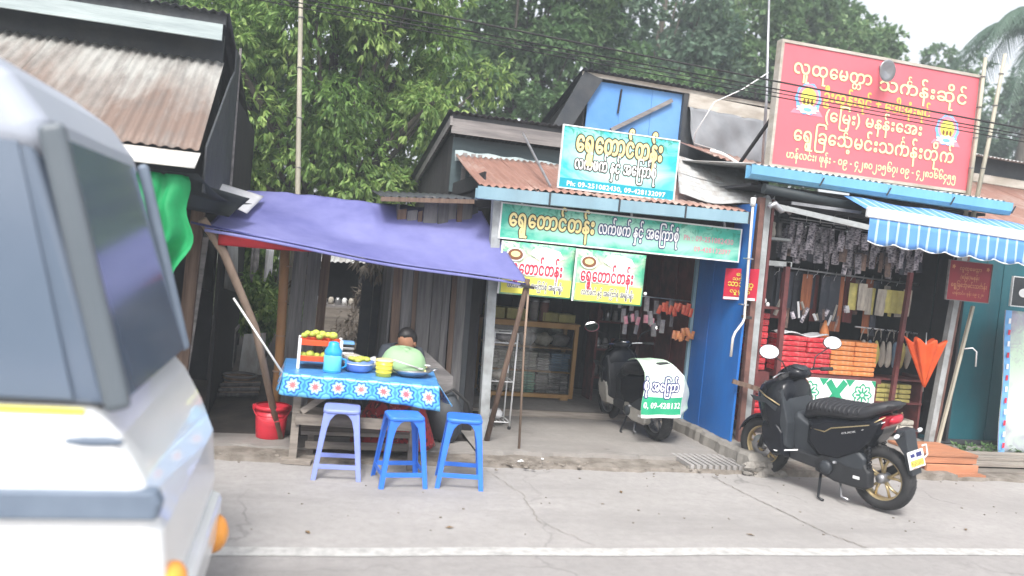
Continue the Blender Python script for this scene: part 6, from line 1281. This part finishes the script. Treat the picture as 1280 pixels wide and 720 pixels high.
def scooter(label, c1, c2, rim, acc, trim=True):
    t = thing('motorbike', label, 'motorbike', (0, 0, 0))
    wheel(t, 0, .066, rim); wheel(t, 1.2, .046, rim, True)
    # front fork and fender
    for s_ in (-1, 1): MB().tube([(1.2, s_*.075, .275), (1.12, s_*.075, .52), (1.04, s_*.05, .74)], [.022, .024, .022], 8).build('fork_leg', 'black_plastic', t)
    fd = MB()
    def fen(u, v):
        a = R(20)+R(135)*u; r_ = .305; w_ = .062; b = (v-.5)*2; return (1.2+ (r_-.035*b*b)*math.cos(a), w_*b, .275+(r_-.035*b*b)*math.sin(a))
    fd.sheet(fen, 16, 8).build('front_fender', c1, t, solid=.004)
    # front cowl, nose and leg shield
    cw = MB().loft([(.86, 0, .74, .18, .22), (.90, 0, .70, .24, .30), (.98, 0, .69, .255, .31), (1.08, 0, .72, .235, .25), (1.18, 0, .76, .16, .16), (1.25, 0, .77, .08, .07)], 16, True, 2.6).build('front_cowl', c1, t)
    MB().pillow([(.80, .28), (.95, .26), (1.06, .36), (1.10, .52), (1.06, .62), (.93, .62), (.84, .52)], .17, .235).build('lower_cowl', c1, t, bevel=.012)
    MB().pillow([(.80, .60), (.90, .95), (.97, .93), (.90, .58), (.86, .34), (.80, .34)], .14, .215).build('leg_shield', c2, t, bevel=.012)
    MB().loft([(1.12, 0, .86, .13, .02), (1.22, 0, .80, .11, .025), (1.27, 0, .74, .04, .02)], 12).build('headlight', 'lens_clear', t)
    for s_ in (-1, 1):
        MB().pillow([(.90, .74), (1.04, .80), (1.20, .80), (1.15, .755), (1.02, .755), (.92, .70)], .004, .006, s_*.248).build('cowl_insert', 'gpl', t)
        if trim:
            MB().tube([(.88, s_*.245, .76), (1.02, s_*.262, .82), (1.17, s_*.18, .85)], .006, 6).build('gold_line', acc, t)
            MB().tube([(.72, s_*.17, .37), (.90, s_*.235, .33), (1.05, s_*.20, .34)], .007, 6).build('white_line', 'ink_white', t)
            MB().tube([(.60, s_*.168, .60), (.46, s_*.178, .60), (.40, s_*.178, .645), (.0, s_*.172, .745), (-.28, s_*.13, .83)], .0055, 6).build('gold_line', acc, t)
            MB().tube([(.12, s_*.176, .69), (-.28, s_*.13, .79)], .004, 6).build('white_line', 'ink_white', t)
    # headset
    MB().loft([(.78, 0, 1.03, .05, .03), (.84, 0, 1.04, .10, .05), (.95, 0, 1.03, .13, .07), (1.03, 0, .99, .10, .06), (1.07, 0, .96, .04, .03)], 14).build('handlebar_cowl', c1, t)
    MB().loft([(.80, 0, 1.075, .05, .012), (.86, 0, 1.09, .075, .014), (.93, 0, 1.095, .05, .012)], 12).build('display', 'gpl', t)
    MB().tube([(.80, -.36, 1.045), (.86, -.22, 1.05), (.93, 0, 1.04), (.86, .22, 1.05), (.80, .36, 1.045)], .012, 8).build('handlebar', 'black_plastic', t)
    for s_ in (-1, 1):
        MB().tube([(.82, s_*.25, 1.05), (.79, s_*.375, 1.042)], .019, 10).build('grip', 'black_rubber', t)
        MB().tube([(.87, s_*.17, 1.055), (.90, s_*.24, 1.05), (.87, s_*.37, 1.03)], .006, 6).build('brake_lever', 'steel', t)
        mrr = thing_child('mirror', t); 
        MB().tube([(.86, s_*.19, 1.06), (.88, s_*.24, 1.16), (.86, s_*.42, 1.24)], .006, 6).build('stem', 'black_plastic', mrr)
        mm = Matrix.Translation((.86, s_*.46, 1.275)) @ Euler((0, R(27), R(-34))).to_matrix().to_4x4()
        MB().lathe([(0, -.02), (.045, -.012), (.062, 0), (.055, .006)], (0, 0, 0), 20, 'X').xf(mm @ Matrix.Rotation(PI, 4, 'Z') @ Matrix.Diagonal((1, 1.45, 1.1, 1))).build('shell', 'black_plastic', mrr)
        MB().lathe([(0, -.0075), (.057, -.0075)], (0, 0, 0), 20, 'X').xf(mm @ Matrix.Diagonal((1, 1.45, 1.1, 1))).build('glass', 'mirror', mrr)
    # body
    MB().pillow([(.84, .26), (.86, .34), (.80, .37), (.50, .36), (.44, .30), (.50, .23)], .12, .155).build('floorboard', 'black_plastic', t, bevel=.01)
    MB().pillow([(.80, .30), (.88, .64), (.80, .70), (.64, .62), (.52, .52), (.50, .32)], .09, .125).build('centre_tunnel', c2, t, bevel=.012)
    MB().pillow([(-.30, .81), (-.10, .82), (.20, .77), (.52, .72), (.69, .64), (.70, .44), (.58, .33), (.36, .34), (.14, .46), (-.02, .57), (-.18, .67)], .095, .175, inset=.78).build('side_body', c1, t, bevel=.016)
    MB().pillow([(-.36, .84), (-.12, .82), (-.04, .74), (-.18, .70), (-.30, .75)], .08, .125).build('tail_panel', 'bk_red' if trim else c1, t, bevel=.01)
    SP = [(.74, .68, .07, .05), (.70, .735, .12, .075), (.58, .77, .155, .08), (.40, .785, .17, .065), (.20, .80, .175, .06), (.10, .835, .17, .07), (-.10, .88, .15, .055), (-.30, .91, .10, .04), (-.40, .92, .05, .02)]
    st_ = MB().loft([(x, 0, zc, a, b) for x, zc, a, b in SP], 16, True, 3).build('seat', 'vinyl', t)
    for k in range(12):
        x = .66-.045*k; j_ = max(i for i in range(len(SP)-1) if SP[i][0] >= x); f_ = (SP[j_][0]-x)/(SP[j_][0]-SP[j_+1][0]); zc, a_, b_ = [SP[j_][q]*(1-f_)+SP[j_+1][q]*f_ for q in (1, 2, 3)]
        MB().tube([(x, s_*a_*math.copysign(abs(math.cos(t))**.667, math.cos(t))*1.0, zc+b_*abs(math.sin(t))**.667) for s_ in (1,) for t in [PI*q/14 for q in range(15)]], .010, 6).build('seat_rib', 'vinyl', st_)
    MB().tube([(-.10, .10, .87), (-.30, .10, .92), (-.42, .06, .93), (-.42, -.06, .93), (-.30, -.10, .92), (-.10, -.10, .87)], .012, 8).build('grab_rail', 'black_plastic', t)
    # rear lamps, fender, plate
    MB().loft([(-.42, 0, .80, .03, .02), (-.38, 0, .80, .085, .035), (-.30, 0, .79, .10, .04)], 12).build('tail_light', 'lens_red', t)
    MB().pillow([(-.26, .74), (-.38, .74), (-.46, .54), (-.52, .38), (-.46, .38), (-.38, .54), (-.22, .66)], .07, .075).build('rear_fender', 'gpl', t, bevel=.008)
    for s_ in (-1, 1): 
        a = MB().tube([(-.34, s_*.05, .71), (-.36, s_*.15, .705)], .011, 6).build('indicator', 'black_plastic', t); MB().ell((-.36, s_*.175, .705), (.022, .04, .020), 12, 8).build('indicator_lens', 'lens_clear', a)
    pt = MB().pillow([(0, 0), (.01, 0), (.01, .15), (0, .15)], .115, .115, inset=1).xf(Matrix.Translation((-.525, 0, .44)) @ Euler((0, R(24), 0)).to_matrix().to_4x4()).build('number_plate', 'ink_white', t)
    def pmap(y, z, dy): return (Matrix.Translation((-.525, 0, .44)) @ Euler((0, R(24), 0)).to_matrix().to_4x4()) @ Vector((-.002-dy, -y, z))
    def prect(y0, y1, z0, z1, m_, dy=0): MB().add([pmap(y0, z0, dy), pmap(y1, z0, dy), pmap(y1, z1, dy), pmap(y0, z1, dy)], [(0, 1, 2, 3)]).build('plate_print', m_, pt)
    if trim:
        prect(-.10, .10, .015, .07, 'ink_lemon'); prect(-.085, -.02, .095, .125, 'ink_navy'); prect(.0, .085, .09, .13, 'ink_navy')
        letters('၅၉၀၉၇', -.085, .085, .022, .06, 0, 'ink_brown', pt, off=.03, mapf=pmap); MB().tube([(-.50, -.12, .50), (-.50, -.16, .52), (-.47, -.16, .60), (-.47, -.10, .60)], .009, 6).build('plate_bracket', 'white', t)
    # engine, transmission, shocks, exhaust
    MB().pillow([(-.06, .20), (.06, .17), (.36, .17), (.56, .22), (.60, .32), (.50, .40), (.30, .42), (.08, .40), (-.04, .33)], .03, .05, .105, .9).build('transmission_case', 'black_plastic', t, bevel=.012)
    MB().pillow([(.08, .34), (.14, .32), (.40, .34), (.50, .42), (.42, .50), (.16, .50), (.06, .44)], .02, .04, .12, .85).build('air_box', 'gpl', t, bevel=.012)
    MB().lathe([(0, .03), (.04, .03), (.06, .015), (.065, 0), (0, 0)], (.44, .155, .28), 20, 'Y').build('clutch_cover', 'gpl', t); MB().box(.12, .18, .158, .162, .255, .28).build('maker_badge', 'white', t)
    MB().box(.26, .60, -.09, .06, .22, .40).build('engine', 'alloy', t, bevel=.03)
    MB().tube([(.56, .0, .30), (.62, -.02, .34), (.66, .0, .44)], .045, 8).build('cylinder_head', 'alloy', t); MB().ell((.58, .10, .31), (.012, .012, .03), 8, 6).build('gold_bolt', acc, t)
    for s_ in (1, -1):
        sh_ = MB().tube([(.00, s_*.12, .30), (.06, s_*.11, .62)], .011, 8).build('rear_shock', 'black_plastic', t)
        MB().tube([(.0+.06*k/48+.030*math.cos(k*.9), s_*(.12-.01*k/48)+.030*math.sin(k*.9), .36+.22*k/48) for k in range(49)], .0065, 5).build('spring', 'black_gloss' if trim else 'steel', sh_)
    MB().tube([(.50, -.08, .22), (.30, -.11, .20), (.10, -.13, .24)], .018, 8).build('exhaust_pipe', 'steel', t); MB().tube([(.14, -.14, .24), (.08, -.15, .25), (-.28, -.16, .34), (-.31, -.16, .35)], [.03, .05, .055, .03], 14).build('silencer', 'gpl', t)
    MB().tube([(.52, .10, .22), (.44, .24, .03), (.38, .26, .02)], [.013, .011, .014], 8).build('side_stand', 'black_plastic', t); MB().tube([(.34, .09, .21), (.28, .15, .06), (.20, .17, .06)], .010, 6).build('centre_stand', 'steel', t)
    for s_ in (-1, 1): MB().tube([(.36, s_*.10, .33), (.34, s_*.20, .36)], .012, 8).build('footpeg', 'steel', t)
    # shorten the overhang behind the rear axle
    def walk(o):
        for ch in o.children:
            if ch.name.split('.')[0] == 'wheel': continue
            if ch.type == 'MESH' and not ch.name.startswith('seat_rib'):
                n_ = len(ch.data.vertices); a_ = np.empty(n_*3, dtype=np.float32); ch.data.vertices.foreach_get('co', a_); a_ = a_.reshape(-1, 3)
                q_ = .62 if ch.name.split('.')[0] in ('rear_fender', 'number_plate', 'plate_print', 'lettering', 'plate_bracket', 'indicator', 'indicator_lens') else .40
                k_ = a_[:, 0] < .10; a_[k_, 0] = .10+(a_[k_, 0]-.10)*q_; ch.data.vertices.foreach_set('co', a_.ravel()); ch.data.update()
            walk(ch)
    walk(t); return t
def thing_child(name, parent):
    o = bpy.data.objects.new(name, None); o.empty_display_size = .02; own(o, parent); return o
m1 = scooter('black and gold scooter on its stand before the robe shop', 'black_gloss', 'gpl', 'gold', 'gold')
m1.scale = (.95, 1.08, .97); m1.location = (4.78, 5.55, .014); m1.rotation_mode = 'XYZ'; m1.rotation_euler = (R(-5), 0, R(113.5))
letters('CLICK', 0, 1, 0, 1, 0, 'ink_white', m1, off=.02, mapf=lambda x, z, dy: (.30-.13*x, .1785, .615+.045*x+z*.02), name='side_lettering')
m2 = scooter('dark scooter with silver side cowl inside the tea shop entrance, banner over its seat', 'black_gloss', 'black_plastic', 'alloy', 'steel', False)
for o in m2.children:
    if o.name.startswith(('lower_cowl', 'transmission')): o.data.materials[0] = Mt['silver']
    if o.name.startswith(('headlight', 'headset')): o.data.materials[0] = Mt['silver']
    if o.name.startswith(('handlebar.', 'display')): o.data.materials[0] = Mt['chrome']
    if o.name.startswith('mirror'):
        for c_ in o.children:
            if c_.name.startswith('shell'): c_.data.materials[0] = Mt['snack_pink']  # pink puts the mirrors' reflected tint into the shell colour
m2.location = (3.64, 7.50, .07); m2.rotation_euler = (R(-4), 0, R(98)); m2.scale = (.84, .90, .86)
MB().ell((-.28, 0, .46), (.03, .07, .045), 12, 8).build('fender_lamp', 'lens_red', m2)
for o in list(m2.children):
    if o.name.startswith('number_plate'): bpy.data.objects.remove(o)
# banner thrown over its seat
bc = thing('banner_cover', 'green and white vinyl banner with lettering thrown over the scooter seat', 'banner', (3.6, 7.3, .5))
Mt['print_cover'] = banner('white_green_print', (.86, .90, .86), (.60, .80, .62), (.5, .75, .5), s=1.2)
def bcf(u, v):
    if u < .72: k = u/.72; x, y = 3.31+.40*k, 7.24-.05*k
    else: k = (u-.72)/.28; x, y = 3.71+.20*k, 7.19+.26*k
    ztop = .80-.02*math.sin(PI*min(1, u/.72)) - (.0 if u < .72 else .17*k); zb = .35+.03*min(1, u/.72)-(0 if u < .72 else -.05*k)
    return Vector((x+.01*math.sin(v*6), y-.012*math.sin(u*14)*v-.03*v, ztop+(zb-ztop)*v))
MB().sheet(bcf, 40, 16).build('drape', 'print_cover', bc, solid=.003)
def top_(u, v):
    a = bcf(u, 0); b = Vector((3.38+.36*u, 7.85, .86-.06*abs(u-.5))); p = a.lerp(b, v); p.z += .07*math.sin(PI*v); return p
MB().sheet(top_, 20, 12).build('top_fold', 'print_cover', bc, solid=.003)
bm_ = lambda x, z, dy: bcf(x*.72, 1-z) + Vector((0, -.004-dy, 0))
MB().sheet(lambda u, v: bm_(u, .06+.42*v, 0), 16, 10).build('green_band', 'ink_green', bc); MB().sheet(lambda u, v: bm_(u, .0+.07*v, .001), 16, 2).build('white_hem', 'ink_white', bc)
letters('စုံ အေြကာ်', .0, .86, .62, .34, 0, None, bc, mapf=bm_, layers=[('ink_navy', .13, 0), ('ink_white', .02, .002)])
letters('0, 09-428132', .05, .97, .22, .19, 0, 'ink_white', bc, off=.03, mapf=lambda x, z, dy: bm_(x, z, .002))
# ================================================================== PASSING VAN
vn = thing('white_van', 'white van with dark windows and yellow trim line passing close at the left edge', 'van', (-1.8, 3.3, 0))
Mt['van_white'] = mat('white_van_paint', (.80, .81, .82), (.76, .77, .78), rough=.22, bump=0, coat=.4, scale=2); Mt['van_roof'] = mat('pale_grey_roof_paint', (.40, .43, .50), (.36, .39, .46), rough=.4, bump=0, scale=2); Mt['van_grey'] = mat('grey_pillar_paint', (.115, .135, .155), (.10, .12, .14), rough=.35, bump=0, scale=2); Mt['lens_amber'] = mat('amber_lens', (.85, .36, .06), (.8, .3, .05), rough=.2, bump=0); Mt['trim_yellow'] = mat('yellow_trim', (.75, .68, .10), (.7, .62, .08), rough=.4, bump=0); Mt['rub'] = mat('blue_grey_rub_strip', (.16, .20, .26), (.13, .165, .22), rough=.5, bump=.05)
A_, B_ = 2.6, 4.02
def side(pts, y0, y1): return MB().poly([(x, y0, z) for x, z in pts], (0, y1-y0, 0))
side([(-.33, .26), (-.31, .62), (-.335, .85), (-.40, 1.0), (-.48, 1.14), (-.56, 1.225), (-3.3, 1.225), (-3.36, .9), (-3.34, .30), (-2.95, .26), (-2.93, .36), (-2.80, .52), (-2.55, .52), (-2.42, .36), (-2.40, .26), (-1.25, .26), (-1.23, .36), (-1.10, .52), (-.85, .52), (-.72, .36), (-.70, .26)], A_, B_).build('body', 'van_white', vn, bevel=.045, seg=4)
side([(-.72, 1.96), (-.76, 2.08), (-.86, 2.20), (-1.02, 2.30), (-1.4, 2.36), (-3.1, 2.36), (-3.3, 2.22), (-3.34, 1.96)], A_+.03, B_-.03).build('roof', 'van_roof', vn, bevel=.10, seg=6)
side([(-.52, 1.226), (-.79, 2.02), (-3.28, 2.02), (-3.30, 1.226)], A_+.05, B_-.05).build('cabin_core', 'glass_dark', vn, bevel=.02)
for s_, y in ((0, A_+.035), (1, B_-.035)):
    MB().bar((-.49, y, 1.22), (-.735, y, 2.06), .05, .075 if not s_ else .05, upv=(1, 0, 0)).build('windscreen_pillar', 'rub' if s_ else 'van_grey', vn, bevel=.02)
    MB().bar((-1.55, y, 1.22), (-1.60, y, 2.04), .06, .07, upv=(1, 0, 0)).build('door_pillar', 'van_grey', vn, bevel=.01); MB().bar((-3.24, y, 1.22), (-3.24, y, 2.04), .06, .10, upv=(1, 0, 0)).build('rear_pillar', 'van_white', vn, bevel=.01)
MB().poly([(-.495, A_+.12, 1.235), (-.495, B_-.12, 1.235), (-.755, B_-.16, 2.03), (-.755, A_+.16, 2.03)], (.012, 0, .006)).build('windscreen', 'glass_dark', vn)
for x0, x1 in ((-1.50, -.66), (-3.15, -1.66)):
    MB().poly([(x1+.04, A_+.028, 1.25), (x1-.16 if x1 > -1 else x1-.02, A_+.04, 2.0), (x0-.03, A_+.04, 2.0), (x0, A_+.028, 1.25)], (0, .015, 0)).build('side_window', 'glass_dark', vn)
MB().box(-3.3, -.58, A_-.004, A_+.02, 1.212, 1.2255).build('yellow_trim', 'trim_yellow', vn, bevel=.004)
MB().pillow([(-3.34, .90), (-.35, .90), (-.34, .95), (-.36, .985), (-3.34, .975)], .03, .04, A_+.01, .99).build('rub_strip', 'rub', vn, bevel=.008)
MB().box(-.40, -.27, A_+.01, B_-.01, .34, .56).build('front_bumper', 'van_white', vn, bevel=.04)
MB().poly([(-1.46, A_-.002, .34), (-1.45, A_-.002, 1.19), (-1.437, A_-.002, 1.19), (-1.447, A_-.002, .34)], (0, .01, 0)).build('door_seam', 'rub', vn)
MB().box(-1.40, -1.26, A_-.025, A_, 1.10, 1.13).build('door_handle', 'rub', vn, bevel=.006); MB().ell((-.55, A_+.005, 1.13), (.09, .012, .018), 12, 6).build('side_vent', 'rub', vn)
MB().ell((-.42, A_+.05, .76), (.09, .06, .075), 16, 10).build('headlight', 'lens_clear', vn); MB().ell((-.31, A_+.10, .66), (.05, .09, .06), 14, 9).build('indicator', 'lens_amber', vn); MB().ell((-.29, B_-.12, .38), (.07, .10, .09), 14, 9).build('indicator', 'lens_amber', vn); MB().ell((-.42, B_-.05, .76), (.09, .06, .075), 16, 10).build('headlight', 'lens_clear', vn)
for x in (-.975, -2.675):
    for y, s_ in ((A_+.10, -1), (B_-.10, 1)):
        wv = MB().lathe([(.15, -.07), (.2, -.085), (.25, -.075), (.265, 0), (.25, .075), (.2, .085), (.15, .07)], (x, y, .265), 30, 'Y').build('wheel', 'black_rubber', vn); MB().lathe([(0, -.03), (.05, -.05), (.15, -.03), (.155, .03), (0, .03)] , (x, y+s_*.03, .265), 24, 'Y').build('rim', 'steel', wv)
MB().bar((-.62, A_-.0, 1.30), (-.56, A_-.16, 1.42), .02).build('mirror_arm', 'gpl', vn) if False else None

vn.location.x -= .02

# ---- van details: seams, seals, side lamp, streaks of dust
MB().box(-3.3, -.60, A_-.003, A_+.01, 1.060, 1.064).build('pressed_crease', 'van_roof', vn); MB().box(-3.3, -.45, A_-.003, A_+.01, .765, .769).build('pressed_crease', 'van_roof', vn)
MB().box(-1.30, -1.10, A_-.006, A_+.01, .70, .74).build('side_reflector', 'lens_amber', vn, bevel=.004)
MB().tube([(-.52, A_+.02, 1.235), (-.60, A_+.022, 1.236), (-1.48, A_+.022, 1.236)], .006, 6).build('window_seal', 'black_rubber', vn)
# ================================================================== AIR
hz = MB().box(-60, 62, -12, 60, -1.3, 16).build('haze', 'white'); hz['kind'] = 'stuff'
hm, hnt, hb = newmat('pale_air'); hnt.nodes.remove(hb); pv = nd(hnt, 'ShaderNodeVolumePrincipled'); pv.inputs['Color'].default_value = (.86, .93, 1, 1); pv.inputs['Density'].default_value = .0052
hnt.links.new(pv.outputs[0], hnt.nodes['Material Output'].inputs['Volume']); hz.data.materials.clear(); hz.data.materials.append(hm)
